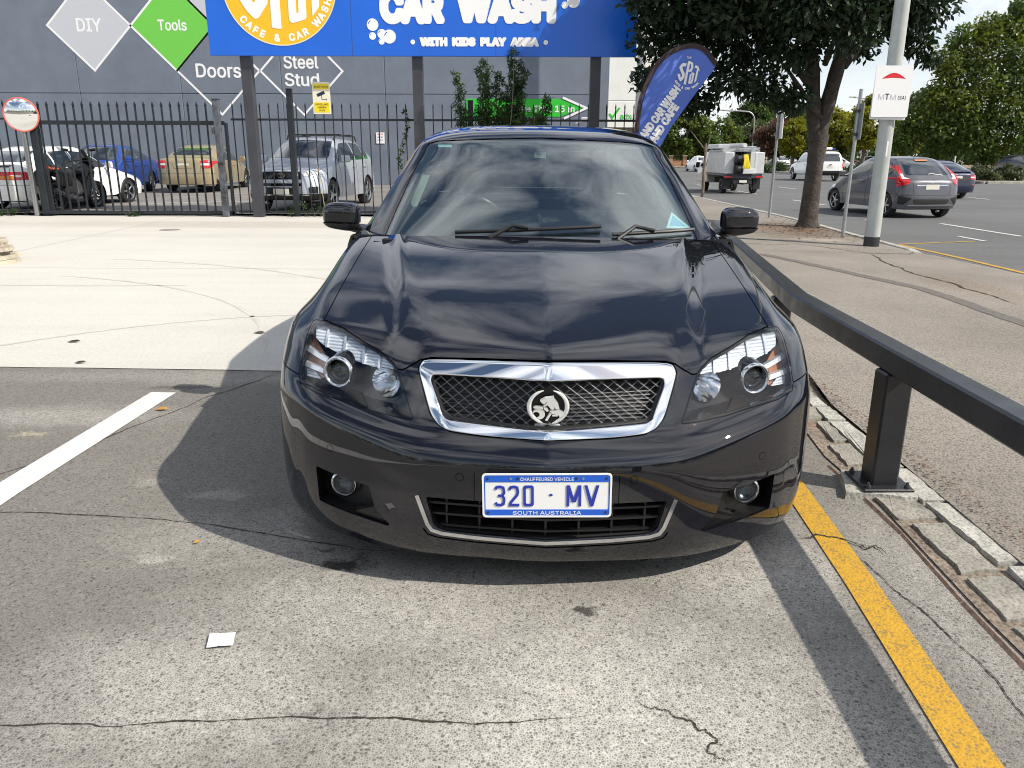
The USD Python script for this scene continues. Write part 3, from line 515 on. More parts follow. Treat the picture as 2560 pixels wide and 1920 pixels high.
def prism(poly, axis, lo, hi):
    """poly (shapely) extruded along axis: 'y' polygon is (x,z); 'x' polygon is (y,z); 'z' polygon is (x,y)"""
    polys = list(poly.geoms) if hasattr(poly, 'geoms') else [poly]
    rings = []
    for p in polys:
        p = shapely.geometry.polygon.orient(p)
        rings += [np.asarray(p.exterior.coords)[:-1]] + [np.asarray(r.coords)[:-1] for r in p.interiors]
    m = Manifold.extrude(CrossSection(rings), hi - lo).translate((0, 0, lo))
    if axis == 'y': return m.transform(np.array([[1, 0, 0, 0], [0, 0, 1, 0], [0, 1, 0, 0]], float))
    if axis == 'x': return m.transform(np.array([[0, 0, 1, 0], [1, 0, 0, 0], [0, 1, 0, 0]], float))
    return m

def solid(m):
    """Manifold with carried normals -> mesh arrays"""
    me = m.to_mesh(); vp = np.array(me.vert_properties); F = np.array(me.tri_verts).astype(int)
    if len(F) == 0: raise RuntimeError('empty part')
    v = vp[:, :3].astype(float); T = v[F]; fn = np.cross(T[:, 1] - T[:, 0], T[:, 2] - T[:, 0]); ar = np.linalg.norm(fn, axis=1); ok = ar > 1e-13
    F, T, fn, ar = F[ok], T[ok], fn[ok], ar[ok]; fn = fn / ar[:, None]
    if vp.shape[1] >= 6:
        cn = vp[:, 3:6].astype(float)[F]; ln = np.linalg.norm(cn, axis=2); cn = cn / np.maximum(ln[..., None], 1e-9)
        good = (ln > .3) & ((cn * fn[:, None]).sum(2) > .55)
        good = good.all(1)[:, None]
        cn = np.where(good[..., None], cn, fn[:, None])
    else: cn = np.repeat(fn[:, None], 3, 1)
    P = np.concatenate([T, cn], 2).reshape(-1, 6); key = np.round(P, 5)
    _, idx, inv = np.unique(key, axis=0, return_index=True, return_inverse=True)
    return M3(P[idx, :3], inv.reshape(-1, 3), P[idx, 3:])

def mir(poly): return affinity.scale(poly, -1, 1, origin=(0, 0))
def rpoly(pts, r=0.0):
    """closed polygon with corners rounded by r"""
    p = Polygon(pts).buffer(0)
    return p.buffer(-r).buffer(2 * r, quad_segs=6).buffer(-r, quad_segs=6) if r else p

def wheel(parent, c, r, w, side, spokes=5, rimmat='alloy', name='wheel', tm_='rubber_black', seg=40):
    x, y, z = c
    prof = [(r * .66, -w / 2 + .004), (r * .90, -w / 2), (r * .975, -w / 2 + .02), (r, -w / 2 + .045), (r, w / 2 - .045), (r * .975, w / 2 - .02), (r * .90, w / 2), (r * .66, w / 2 - .004)]
    t = rot(lathe(prof, seg), 90, (0, 1, 0))
    wl = put(name, mov(t, (x, y, z)), tm_, parent, 45)
    R = [lathe([(r * .70, -w / 2 + .01), (r * .64, -w / 2 + .02), (r * .62, w / 2 - .03), (r * .655, w / 2 - .006), (r * .69, w / 2)], seg), mov(lathe([(.0001, w / 2 - .02), (r * .17, w / 2 - .022), (r * .2, w / 2 - .05)], 20), (0, 0, 0))]
    for k in range(spokes):
        sp_ = bbox(r * .12, r * .66, -r * .075, r * .075, w / 2 - .055, w / 2 - .022, .012); R.append(rot(sp_, 360 / spokes * k + 18, (0, 0, 1)))
    R = trimesh.util.concatenate(R); R = rot(R, 90 if side > 0 else -90, (0, 1, 0))
    put('rim', mov(R, (x, y, z)), rimmat, wl, 35)
    put('brake_disc', mov(rot(lathe([(.0001, -.01), (r * .5, -.01), (r * .5, .01), (.0001, .01)], 24), 90, (0, 1, 0)), (x, y, z)), 'dark_trim', wl)
    return wl

# front clip: rows from the lower lip up over the nose and back along the bonnet; columns from the centre to the wheel arch
_FR = [
 [(0,.045,.108),(.38,.085,.106),(.56,.152,.105),(.755,.280,.105),(.83,.360,.106),(.912,.492,.108),(.922,.565,.108)],
 [(0,.015,.155),(.38,.058,.153),(.56,.128,.152),(.76,.262,.152),(.84,.345,.152),(.92,.470,.153),(.932,.540,.155)],
 [(0,.000,.220),(.38,.045,.220),(.56,.115,.220),(.765,.252,.220),(.845,.338,.220),(.925,.455,.220),(.938,.517,.220)],
 [(0,-.004,.330),(.38,.043,.330),(.56,.112,.330),(.765,.248,.330),(.845,.333,.330),(.928,.450,.335),(.943,.502,.330)],
 [(0,.000,.420),(.38,.050,.422),(.56,.120,.436),(.765,.253,.468),(.845,.337,.475),(.928,.455,.470),(.944,.510,.450)],
 [(0,.010,.452),(.38,.060,.458),(.56,.130,.482),(.765,.262,.528),(.842,.343,.538),(.927,.462,.530),(.944,.525,.510)],
 [(0,.030,.480),(.385,.086,.489),(.555,.157,.513),(.755,.290,.556),(.832,.362,.568),(.924,.475,.565),(.944,.545,.550)],
 [(0,.052,.508),(.39,.125,.520),(.55,.198,.535),(.75,.320,.575),(.824,.382,.592),(.922,.495,.600),(.945,.572,.585)],
 [(0,.075,.590),(.40,.165,.590),(.54,.245,.600),(.745,.365,.630),(.819,.420,.648),(.922,.535,.640),(.947,.600,.612)],
 [(0,.105,.680),(.42,.215,.668),(.535,.300,.672),(.745,.425,.698),(.815,.475,.705),(.924,.585,.680),(.949,.640,.640)],
 [(0,.126,.720),(.42,.260,.704),(.530,.350,.715),(.750,.490,.742),(.815,.530,.738),(.927,.640,.708),(.950,.695,.668)],
 [(0,.165,.742),(.42,.320,.736),(.535,.420,.744),(.755,.560,.764),(.822,.600,.760),(.930,.700,.728),(.950,.760,.692)],
 [(0,.300,.777),(.43,.430,.773),(.545,.530,.774),(.760,.660,.788),(.830,.690,.785),(.932,.790,.745),(.950,.840,.707)],
 [(0,.550,.830),(.46,.630,.825),(.570,.710,.820),(.765,.800,.822),(.838,.820,.818),(.932,.890,.752),(.949,.920,.708)],
 [(0,.850,.885),(.50,.900,.875),(.610,.950,.867),(.768,1.00,.864),(.842,1.01,.858),(.928,1.04,.750),(.947,1.05,.670)],
 [(0,1.12,.932),(.55,1.16,.920),(.655,1.19,.912),(.770,1.22,.910),(.846,1.22,.904),(.925,1.20,.770),(.945,1.17,.575)],
 [(0,1.37,.967),(.60,1.41,.958),(.690,1.43,.951),(.772,1.45,.951),(.850,1.45,.946),(.925,1.42,.720),(.940,1.26,.300)]]
_K = np.array(_FR); _rows = []
_K[..., 0] = np.where(_K[..., 0] > .80, .80 + (_K[..., 0] - .80) * .89, _K[..., 0])
for _i, _r in enumerate(_K):
    u = np.array([0, 2, 4, 6, 7, 9, 10.0]); q = PchipInterpolator(u, _r, axis=0)(np.arange(11.0))
    b = np.clip((_i - 10) / 3.0, 0, 1)
    q[3] = q[3] * (1 - b) + b * (q[4] + [-.055, -.012, .016])      # bonnet crease
    q[8] = q[8] + b * np.array([-.006, 0, -.004])
    _rows.append(q)
FRONT = Skin(_rows, 210, 96, it=4, fair=(104, 160))
# ================================================================ building, billboard, fence, poles
pm('panel_grey', (.155, .182, .225), .55, vary=.10, vscale=1.2, bump=.0006, bscale=60, rvary=.1)
pm('panel_joint', (.03, .034, .04), .8); pm('panel_white', (.78, .78, .74), .6, vary=.06, vscale=1.5); pm('panel_beige', (.40, .36, .29), .7, vary=.1, vscale=2)
pm('sign_white', (.82, .82, .82), .45); pm('sign_pale_grey', (.52, .54, .58), .5); pm('sign_green', (.16, .56, .07), .5); pm('arrow_green', (.03, .50, .03), .5)
pm('billboard_blue', (.006, .115, .60), .3, coat=.25, coat_rough=.12, vary=.08, vscale=.8); pm('billboard_yellow', (.82, .46, .015), .3)
pm('steel_charcoal', (.045, .046, .055), .42, vary=.15, vscale=3); pm('fence_black', (.013, .017, .022), .4, vary=.2, vscale=4); pm('weathered_post', (.075, .085, .10), .7, vary=.6, vscale=5, dirt=(.012, .012, .014))
pm('sign_yellow', (.80, .60, .01), .5); pm('ink_black', (.015, .015, .016), .5); pm('sign_cream', (.74, .70, .55), .5); pm('sign_red', (.62, .02, .03), .45)
pm('mirror_rim', (.72, .13, .08), .4); pm('pole_grey', (.38, .40, .38), .5, vary=.12, vscale=4); pm('pole_black', (.02, .022, .022), .5); pm('galvanised', (.34, .36, .36), .42, metal=.55, vary=.2, vscale=6); pm('concrete_pole', (.44, .43, .40), .8, vary=.3, vscale=5, bump=.004, bscale=12)
WY = 31.0
bld = thing('grey_building', 'long dark grey precast panel building with painted diamond signs', 'building', (0, WY, 0))
xj = [-42.8, -39.0, -35.2, -31.4, -27.6, -23.8, -20.0, -16.17, -12.37, -8.62, -4.77, -.97, 2.86]
for k in range(len(xj) - 1):
    for z0, z1 in ((-.1, 3.47), (3.49, 9.3)):
        put('wall_panel', bbox(xj[k] + .008, xj[k + 1] - .008, 0, .18, z0, z1, .012), 'panel_grey', bld)
put('wall_core', box(-42.7, 2.8, .10, 14, -.1, 9.2), 'panel_joint', bld); put('parapet_cap', bbox(-42.8, 2.88, -.03, .25, 9.31, 9.42, .01), 'steel_charcoal', bld)
def diamond(cx, cz, hw, hh, fill, words=(), th=.40, width=None):
    D = Polygon([(cx - hw, cz), (cx, cz + hh), (cx + hw, cz), (cx, cz - hh)])
    if fill: put('painted_diamond', mov(stand(extrude(D.buffer(-.03), .004)), (0, -.001, 0)), fill, bld)
    put('diamond_outline', mov(stand(extrude(D.buffer(.035, join_style=2).difference(D.buffer(-.035, join_style=2)), .006)), (0, -.001, 0)), 'sign_white', bld)
    for w, dz in words: put('wall_lettering', mov(letters(w, th, .008, True, width=width), (cx, -.001, cz + dz)), 'sign_white', bld, smooth=False)
HW, HH = 1.523, 1.535
diamond(-15.50, 5.805, HW, HH, 'sign_pale_grey', [('DIY', -.20)], .43, width=.91); diamond(-12.455, 5.805, HW, HH, 'sign_green', [('Tools', -.15)], .345, width=1.05); diamond(-10.93, 7.34, HW, HH, 'sign_pale_grey')
diamond(-10.925, 4.275, HW, HH, None, [('Doors', -.22)], .46, width=1.67); diamond(-7.845, 4.275, HW, HH, None, [('Steel', .10), ('Stud', -.51)], .43, width=1.28)
arrow = Polygon([(-1.75, 2.70), (1.76, 2.70), (2.62, 3.015), (1.76, 3.33), (-1.75, 3.33)])
put('arrow_board', mov(stand(extrude(arrow, .02)), (0, -.002, 0)), 'arrow_green', bld)
put('arrow_edge', mov(stand(extrude(LineString([(1.86, 3.38), (2.76, 3.015), (1.92, 2.64)]).buffer(.04, cap_style=2, join_style=2), .012)), (0, -.026, 0)), 'sign_white', bld)
put('wall_lettering', mov(letters('Drive Thru 15 m', .22, .008, True, width=2.42), (1.10, -.024, 2.87)), 'sign_white', bld, smooth=False)
cc = thing('security_camera', 'small white security camera fixed to the grey building corner', 'camera', (2.72, WY - .25, 2.52))
put('camera_body', rot(bbox(-.16, .12, -.07, .07, .02, .16, .02), -20, (0, 0, 1)), 'sign_white', cc); put('bracket', cyl((-.05, .02, .05), (-.35, .2, -.05), .03, 8), 'sign_white', cc)
wb = thing('white_annexe', 'white panelled building end with green tick sign and sloping canopy', 'building', (0, 0, 0))
Y2 = 33.0
for x0, x1, z0, z1 in ((3.62, 5.26, 3.42, 7.8), (5.28, 5.72, 3.42, 7.8), (3.62, 5.72, 2.32 + .08, 3.39)): put('wall_panel', bbox(x0, x1, Y2, Y2 + .3, z0, z1, .008), 'panel_white', wb)
put('rear_wall', box(3.3, 5.6, Y2 + 3, Y2 + 3.2, -.2, 3.2), 'panel_beige', wb); put('soffit', box(3.62, 5.72, Y2 + .3, Y2 + 3, 2.5, 2.62), 'panel_beige', wb); put('side_wall', box(3.12, 3.58, Y2 - 1.9, Y2 + 5, -.2, 7.7), 'panel_grey', wb)
br = extrude(Polygon([(3.75, .2), (5.9, .2), (5.9, 2.5), (5.62, 2.38)]), .12); put('canopy_brace', mov(stand(br), (0, Y2 + .9, 0)), 'panel_white', wb)
put('sign_tick', mov(stand(extrude(LineString([(3.86, 2.92), (3.98, 2.76), (4.26, 3.14)]).buffer(.04, cap_style=2, join_style=2), .01)), (0, Y2 - .001, 0)), 'arrow_green', wb)
put('wall_lettering', mov(letters('adx', .20, .008, True, width=.46), (4.52, Y2 - .001, 2.72)), 'arrow_green', wb, smooth=False); put('wall_lettering', mov(letters('depot', .20, .008, False, width=.72), (5.12, Y2 - .001, 2.72)), 'sign_pale_grey', wb, smooth=False)

# billboard on three posts
BY = 17.15
bb = thing('billboard', 'large blue car wash billboard on three charcoal posts above the fence', 'billboard', (0, BY, 0))
for x in (-5.50, -1.97, 1.70): put('post', bbox(x - .105, x + .105, .06, .27, 0, 6.2, .006), 'steel_charcoal', bb)
bx0, bx1, bz0, bz1 = -6.16, 2.50, 3.235, 6.15
put('sign_panel', bbox(bx0, bx1, -.06, .055, bz0, bz1, .008), 'billboard_blue', bb)
for x in (-3.26, -.35): put('panel_seam', box(x - .004, x + .004, -.0615, -.058, bz0 + .01, bz1 - .01), 'steel_charcoal', bb)
def onboard(poly, d, mat, name): put(name, mov(stand(extrude(poly, d)), (0, -.0605, 0)), mat, bb, smooth=False)
cx, cz, R = -4.66, 4.566, 1.126
disc = Point(cx, cz).buffer(R, quad_segs=24)
onboard(disc, .004, 'billboard_yellow', 'logo_disc'); onboard(disc.buffer(.018).difference(disc), .006, 'sign_cream', 'logo_rim')
def spot(cx, cz, r):
    D = Point(0, 0).buffer(1, quad_segs=20)
    S = LineString([(-.34, .62), (-.62, .62), (-.80, .35), (-.62, .08), (-.42, -.18), (-.42, -.42), (-.60, -.66), (-.80, -.42), (-.84, -.2)]).buffer(.125, cap_style=2)
    P = unary_union([sbox(-.24, -1, -.03, 1), LineString([(-.13, .84), (.14, .82), (.23, .5), (.17, .22), (-.08, .18)]).buffer(.095, cap_style=2)])
    O = LineString([(.24, -.05), (.24, -.78), (.46, -.72), (.47, .0), (.26, .02)]).buffer(.085, cap_style=2)
    T = unary_union([sbox(.68, -1, .84, .8), LineString([(.46, .62), (.66, .58), (.98, .38)]).buffer(.105, cap_style=2)])
    T = affinity.translate(T, .0, 0)
    g = unary_union([S, P, O, T]).intersection(affinity.scale(D, .99, .99))
    return affinity.translate(affinity.scale(g, r, r, origin=(0, 0)), cx, cz)
onboard(spot(cx + .02, cz + .06, R * .80), .010, 'sign_white', 'logo_letter')
def arc_text(text, cx, cz, r, h, a0, a1, put_fn):
    n = len(text); 
    for k, ch in enumerate(text):
        if ch == ' ': continue
        a = math.radians(a0 + (a1 - a0) * k / (n - 1)); s = text_shape(ch, h, True, h * .05); b = s.bounds; s = affinity.translate(s, -(b[0] + b[2]) / 2, 0)
        s = affinity.rotate(s, math.degrees(a) + 90, origin=(0, 0)); put_fn(affinity.translate(s, cx + r * math.cos(a), cz + r * math.sin(a)))
arc_text('CAFE & CAR WASH', cx, cz, R * .945, .125, 221, 341, lambda g: onboard(g, .008, 'sign_white', 'letter'))
def bubble_word(text, h, fat, x0, x1, z, name):
    s = text_shape(text, h - 2 * fat, True, 0); s = s.buffer(fat, join_style=1, quad_segs=5); b = s.bounds
    s = affinity.scale(s, (x1 - x0) / (b[2] - b[0]), 1, origin=(0, 0)); b = s.bounds; s = affinity.translate(s, x0 - b[0], z - b[1])
    for g in sorted(getattr(s, 'geoms', [s]), key=lambda g: g.bounds[0]): onboard(g, .008, 'sign_white', name)
bubble_word('CAR', .60, .055, -2.68, -1.38, 3.83, 'letter'); bubble_word('WASH', .60, .055, -1.14, .86, 3.845, 'letter'); bubble_word('HAND', .60, .055, -1.9, .2, 4.75, 'letter')
for w, a, b in (('WITH', -1.89, -1.33), ('KIDS', -1.24, -.76), ('PLAY', -.67, -.14), ('AREA', -.06, .28 + .24)): bubble_word(w, .165, .018, a, b, 3.42, 'letter')
for x in (-2.03, .66): onboard(Point(x, 3.50).buffer(.045), .008, 'sign_white', 'sign_dot')
for x, z, r in ((-2.83, 3.82, .115), (-2.84, 3.61, .07), (-2.65, 3.65, .09), (-2.66, 3.51, .06), (-2.50, 3.60, .13), (1.03, 4.19, .065), (1.20, 4.27, .13), (1.10, 4.42, .10)):
    onboard(Point(x, z).buffer(r, quad_segs=10), .006 + r * .01, 'sign_white', 'bubble'); onboard(LineString([(x + r * .72 * math.cos(t), z + r * .72 * math.sin(t)) for t in np.radians(np.linspace(120, 165, 8))]).buffer(r * .07), .009 + r * .01, 'billboard_blue', 'bubble_glint')

# steel fence and sliding gate
FY = 17.42
def picket(parent, x, y, z0, z1, r, spear=True):
    m = [box(x - r, x + r, y - r, y + r, z0, z1)]
    if spear: m.append(trimesh.convex.convex_hull(np.array([(x - r * 1.5, y - r, z1 + .03), (x + r * 1.5, y - r, z1 + .03), (x - r, y + r, z1), (x + r, y + r, z1), (x - r, y - r, z1), (x, y, z1 + .11), (x - r * 1.5, y + r, z1 + .03), (x + r * 1.5, y + r, z1 + .03)])))
    put('picket', m, 'fence_black', parent, smooth=False)
gate = thing('sliding_gate', 'black steel sliding gate with spear topped pickets on the left', 'gate', (0, FY, 0))
for k, x in enumerate(np.arange(-10.02, -6.2, .186)): picket(gate, x, 0, .10, 2.27, .0155)
put('top_rail', bbox(-10.3, -6.12, -.035, .035, 1.90, 1.985, .006), 'fence_black', gate); put('bottom_rail', bbox(-10.3, -6.05, -.035, .035, .045, .12, .006), 'fence_black', gate)
put('end_stile', bbox(-6.12, -6.06, -.035, .035, .045, 1.95, .006), 'fence_black', gate)
pk = thing('gate_post', 'peeling black and bare grey steel gate post at the gate end', 'post', (-6.22, FY - .12, 0)); put('post', bbox(-.06, .06, -.06, .06, 0, 2.40, .005), 'weathered_post', pk); put('cap', bbox(-.075, .075, -.075, .075, 2.40, 2.43, .01), 'weathered_post', pk); put('latch_bracket', bbox(-.13, -.06, -.05, .05, 1.72, 1.86, .01), 'weathered_post', pk)
pk = thing('gate_post', 'black gate post just right of the round mirror pole', 'post', (-10.20, FY + .06, 0)); put('post', bbox(-.075, .075, -.075, .075, 0, 2.1, .005), 'fence_black', pk); put('foot_plate', bbox(-.16, .16, -.16, .16, .0, .014, .003), 'fence_black', pk)
def fence(name, label, xs, x0, x1, posts, rails, ztop, r):
    f = thing(name, label, 'fence', (0, FY + .08, 0))
    for x in xs: picket(f, x, 0, .06, ztop, r)
    for z in rails: put('rail', bbox(x0, x1, -.02, .02, z - .022, z + .022, .004), 'fence_black', f)
    for x, zt in posts: put('post', [bbox(x - .055, x + .055, -.06, .06, 0, zt, .005), bbox(x - .062, x + .062, -.067, .067, zt, zt + .02, .006)], 'fence_black', f)
    return f
fence('steel_fence', 'black picket fence running out of frame left of the mirror', np.arange(-14.8, -10.55, .19), -15, -10.42, [(-12.6, 2.55)], (.12, 2.02), 2.30, .012)
fence('steel_fence', 'black picket fence behind the billboard posts, right of the gate', [x for x in np.arange(-5.95, 3.0, .1935)], -6.0, 3.05, [(-4.72, 2.62), (-.9, 2.4), (3.0, 2.4)], (.10, 2.02), 2.26, .0105)
sn = thing('security_notice', 'yellow and white camera surveillance notice on the fence top', 'sign', (-4.02, FY - .02, 2.13), roll=0)
put('notice_board', bbox(-.185, .185, -.004, .004, 0, .635, .003), 'sign_cream', sn)
for z0, z1 in ((.495, .595), (.03, .235)): put('yellow_band', box(-.16, .16, -.0065, -.003, z0, z1), 'sign_yellow', sn)
for t, z, w in (('SECURITY NOTICE', .52, .30), ('SURVEILLANCE', .175, .28), ('CAMERAS', .115, .19), ('IN USE', .055, .12)): put('notice_lettering', mov(letters(t, .036, .001, True, width=w), (0, -.0066, z)), 'ink_black', sn, smooth=False)
g = unary_union([affinity.rotate(sbox(-.085, -.032, .085, .032), 22, origin=(0, 0)), sbox(.012, -.11, .024, -.02), sbox(.012, -.115, .12, -.104), sbox(.112, -.125, .122, -.095)]); put('camera_symbol', mov(stand(extrude(g, .002)), (-.01, -.0042, .40)), 'ink_blue_dark' if 'ink_blue_dark' in _mats else pm('ink_blue_dark', (.012, .018, .05), .5), sn, smooth=False)
ns = thing('white_notice', 'small white paper notice on the wall behind the fence pickets', 'sign', (-5.02, WY - .02, 1.72)); ns_ = put('notice_sheet', box(-.16, .16, -.006, 0, 0, .40), 'sign_white', ns); [put('notice_lettering', mov(letters(t, .045, .001, True, width=.22), (0, -.0065, z)), 'sign_red' if k == 0 else 'steel_charcoal', ns, smooth=False) for k, (t, z) in enumerate((('NOTICE', .31), ('ENTRY', .2), ('ONLY', .1)))]

# convex traffic mirror
cm = thing('convex_mirror', 'round convex traffic mirror with orange rim on a shiny pole', 'mirror', (-10.36, FY - .10, 0))
put('pole', cyl((0, .03, 0), (0, .03, 1.98), .055, 16), 'chrome_pole' if 'chrome_pole' in _mats else pm('chrome_pole', (.35, .36, .37), .18, metal=.9), cm)
a = np.linspace(0, 1, 14); dome_ = lathe(np.c_[.325 * a, .082 * (1 - a ** 2) + .001][::-1], 48); tl = lambda m: mov(rot(rot(rot(m, 90, (1, 0, 0)), 10, (0, 0, 1)), 8, (1, 0, 0)), (.05, -.06, 2.09))
put('mirror_face', tl(dome_), 'chrome', cm, smooth=60); put('rim', tl(lathe([(.322, .004), (.332, .014), (.345, .008), (.345, -.03), (.31, -.04), (.0001, -.06)][::-1], 48)), 'mirror_rim', cm, smooth=40); put('bracket', box(-.1, .1, -.02, .04, 1.85, 2.1), 'fence_black', cm)

# feather flag
fl = thing('feather_flag', 'tall blue feather banner leaning right behind the sedan roof', 'flag', (0, 14.5, 0))
pm('flag_blue', (.075, .15, .55), .6, vary=.10, vscale=2.5, bump=.006, bscale=5, sheen=.2); pm('flag_hem', (.035, .018, .022), .7)
_fo = [(2.10, .9), (2.15, 1.4), (2.197, 1.874), (2.227, 2.232), (2.319, 2.509), (2.446, 2.761), (2.61, 2.946), (2.778, 3.054), (3.007, 3.114), (3.182, 3.099), (3.364, 2.981), (3.504, 2.83)]
_fo = np.array(_fo); t = np.r_[0, np.cumsum(np.linalg.norm(np.diff(_fo, axis=0), axis=1))]; hemline = CubicSpline(t, _fo, axis=0)(np.linspace(0, t[-1], 60))
_low = [(3.476, 2.743), (3.123, 2.257), (2.797, 1.785), (2.66, 1.52), (2.35, 1.05)]
FP_ = Polygon(list(map(tuple, hemline)) + _low).buffer(0)
def wavy(m, d=0.0):
    v = m.vertices.copy(); v[:, 1] += d + .05 * np.sin((v[:, 0] * .8 - v[:, 2]) * 2.6) + .010 * np.sin((v[:, 0] * 1.3 + v[:, 2] * .6) * 7); m = m.copy(); m.vertices = v; return m
def fsheet(poly, d):
    """cloth: the outline filled with small triangles, then waved"""
    ms = []
    for g in (poly.geoms if hasattr(poly, 'geoms') else [poly]):
        if g.geom_type != 'Polygon' or g.area < 1e-6: continue
        v, f = trimesh.creation.triangulate_polygon(g.segmentize(.09), engine='earcut'); v, f = trimesh.remesh.subdivide_to_size(np.c_[v, np.zeros(len(v))], f, .09); ms.append(trimesh.Trimesh(v, f))
    m = stand(trimesh.util.concatenate(ms)); m.merge_vertices()
    if m.face_normals[:, 1].sum() > 0: m.invert()
    return wavy(m, d)
put('banner', fsheet(FP_, 0), 'flag_blue', fl, smooth=True); put('hem', wavy(stand(extrude(LineString(hemline).buffer(.04, cap_style=2).segmentize(.05), .012)), -.004), 'flag_hem', fl, smooth=False)
put('flag_pole', tube(np.c_[hemline[:, 0], np.full(60, .02) + .05 * np.sin((hemline[:, 0] * .8 - hemline[:, 1]) * 2.6), hemline[:, 1]][::3], .014, 6), 'steel_charcoal', fl); put('ground_spike', cyl((2.10, 0, .0), (2.10, .02, .95), .018, 8), 'steel_charcoal', fl); put('foot_base', bbox(1.86, 2.34, -.2, .2, 0, .03, .01), 'steel_charcoal', fl)
put('flag_logo', fsheet(affinity.rotate(spot(3.035, 2.685, .195), -8, origin=(3.035, 2.685)), -.007), 'sign_white', fl, smooth=40)
arc_text('CAFE & CAR WASH', 3.03, 2.68, .262, .035, 212, 318, lambda g: put('flag_letter', fsheet(g, -.007), 'sign_white', fl, smooth=False))
put('flag_letter', fsheet(affinity.translate(affinity.scale(text_shape('THE', .03, True), 1, 1), 2.985, 2.915), -.007), 'sign_white', fl, smooth=False)
def flagline(text, p0, p1, h):
    s = text_shape(text, h, True, h * .09); b = s.bounds; L = math.dist(p0, p1); s = affinity.scale(s, L / (b[2] - b[0]), 1, origin=(0, 0)); b = s.bounds; s = affinity.translate(s, -b[0], -b[1])
    s = affinity.rotate(s, math.degrees(math.atan2(p1[1] - p0[1], p1[0] - p0[0])), origin=(0, 0)); put('flag_lettering', fsheet(affinity.translate(s, *p0), -.007), 'sign_white', fl, smooth=False)
flagline('HAND CAR WASH', (2.31, 1.50), (2.93, 2.41), .125); flagline('AND CAFE', (2.54, 1.50), (2.93, 2.13), .125)

# lamp column with a white sign
lp = thing('lamp_post', 'thick pale grey street lamp column with a black band at its foot', 'lamp post', (5.62, 12.35, -.04))
put('column', cyl((0, 0, .13), (-.02, 0, 7.5), .112, 28, .098), 'pole_grey', lp); put('foot_band', cyl((0, 0, 0), (0, 0, .15), .116, 28), 'pole_black', lp); put('number_label', mov(box(-.012, .012, -.004, .0, 0, .22), (.0, -.107, 1.35)), 'sign_white', lp)
put('lamp_arm', tube([(-.02, 0, 7.5), (-.02, .1, 8.2), (.6, .3, 8.6), (1.8, .5, 8.7)], .05, 10), 'pole_grey', lp); put('lamp_head', bbox(1.6, 2.3, .35, .65, 8.63, 8.75, .04), 'pole_grey', lp)
sg = thing('estate_sign', 'white plastic sign with red arc strapped to the lamp column', 'sign', (5.56, 12.19, 1.87))
put('sign_board', [mov(stand(extrude(rpoly([(-.27, 0), (.27, 0), (.27, .71), (-.27, .71)], .02), .012)), (0, .01, 0)), mov(rot(stand(extrude(rpoly([(-.268, -.035), (.262, -.035), (.262, .66), (-.268, .66)], .02), .010)), 1.5, (0, 1, 0)), (-.008, .03, 0))], 'sign_white', sg, smooth=False)
tt = np.linspace(-.17, .17, 24); put('red_arc', mov(stand(extrude(Polygon([(a, .535 + .075 * math.cos(a / .17 * math.pi / 2)) for a in tt] + [(a, .528 + .014 * math.cos(a / .17 * math.pi / 2)) for a in tt[::-1]]), .003)), (0, .0, 0)), 'sign_red', sg, smooth=False)
put('sign_lettering', mov(letters('M', .075, .003, False, width=.085), (-.15, -.001, .245)), 'sign_pale_grey', sg, smooth=False); put('sign_lettering', mov(letters('T', .078, .003, True, width=.06), (-.065, -.001, .245)), 'ink_black', sg, smooth=False); put('sign_lettering', mov(letters('M', .075, .003, False, width=.085), (.025, -.001, .24)), 'sign_pale_grey', sg, smooth=False); put('sign_lettering', mov(letters('(SA)', .05, .003, False, width=.115), (.155, -.001, .245)), 'steel_charcoal', sg, smooth=False)
for z in (.08, .60): put('strap', mov(lathe([(.112, -.008), (.118, -.008), (.118, .008), (.112, .008)], 24), (.05, .155, z)), 'steel_charcoal', sg)
sp_ = thing('sign_post', 'thin galvanised sign post between the tree and the lamp column', 'sign post', (5.74, 13.75, -.04))
put('post', cyl((0, 0, 0), (.02, 0, 2.42), .030, 14), 'galvanised', sp_); put('side_sign', bbox(.032, .046, -.15, .15, 1.62, 2.20, .005), 'galvanised', sp_); put('clamp', [cyl((.01, 0, 2.05), (.01, 0, 2.10), .042, 12), cyl((.01, 0, 1.68), (.01, 0, 1.73), .042, 12)], 'steel_charcoal', sp_)
sp_ = thing('sign_post', 'thin grey post with a narrow white edge on sign left of the street tree', 'sign post', (5.90, 18.3, -.04))
put('post', cyl((0, 0, 0), (.01, 0, 2.28), .030, 14), 'galvanised', sp_); put('side_sign', bbox(.035, .06, -.2, .2, 1.72, 2.32, .005), 'sign_white', sp_)
cp = thing('concrete_pole', 'tall mottled pale concrete pole right of the billboard', 'pole', (4.50, 29.2, 0)); put('shaft', cyl((0, 0, -.1), (.0, 0, 10), .20, 20, .15), 'concrete_pole', cp)
[put('pole_plate', box(a, b, -.22, -.20, c, d), 'steel_charcoal', cp) for a, b, c, d in ((-.42, -.30, 3.95, 4.12), (-.42, -.32, 3.76, 3.88), (-.42, -.28, 3.52, 3.58))]

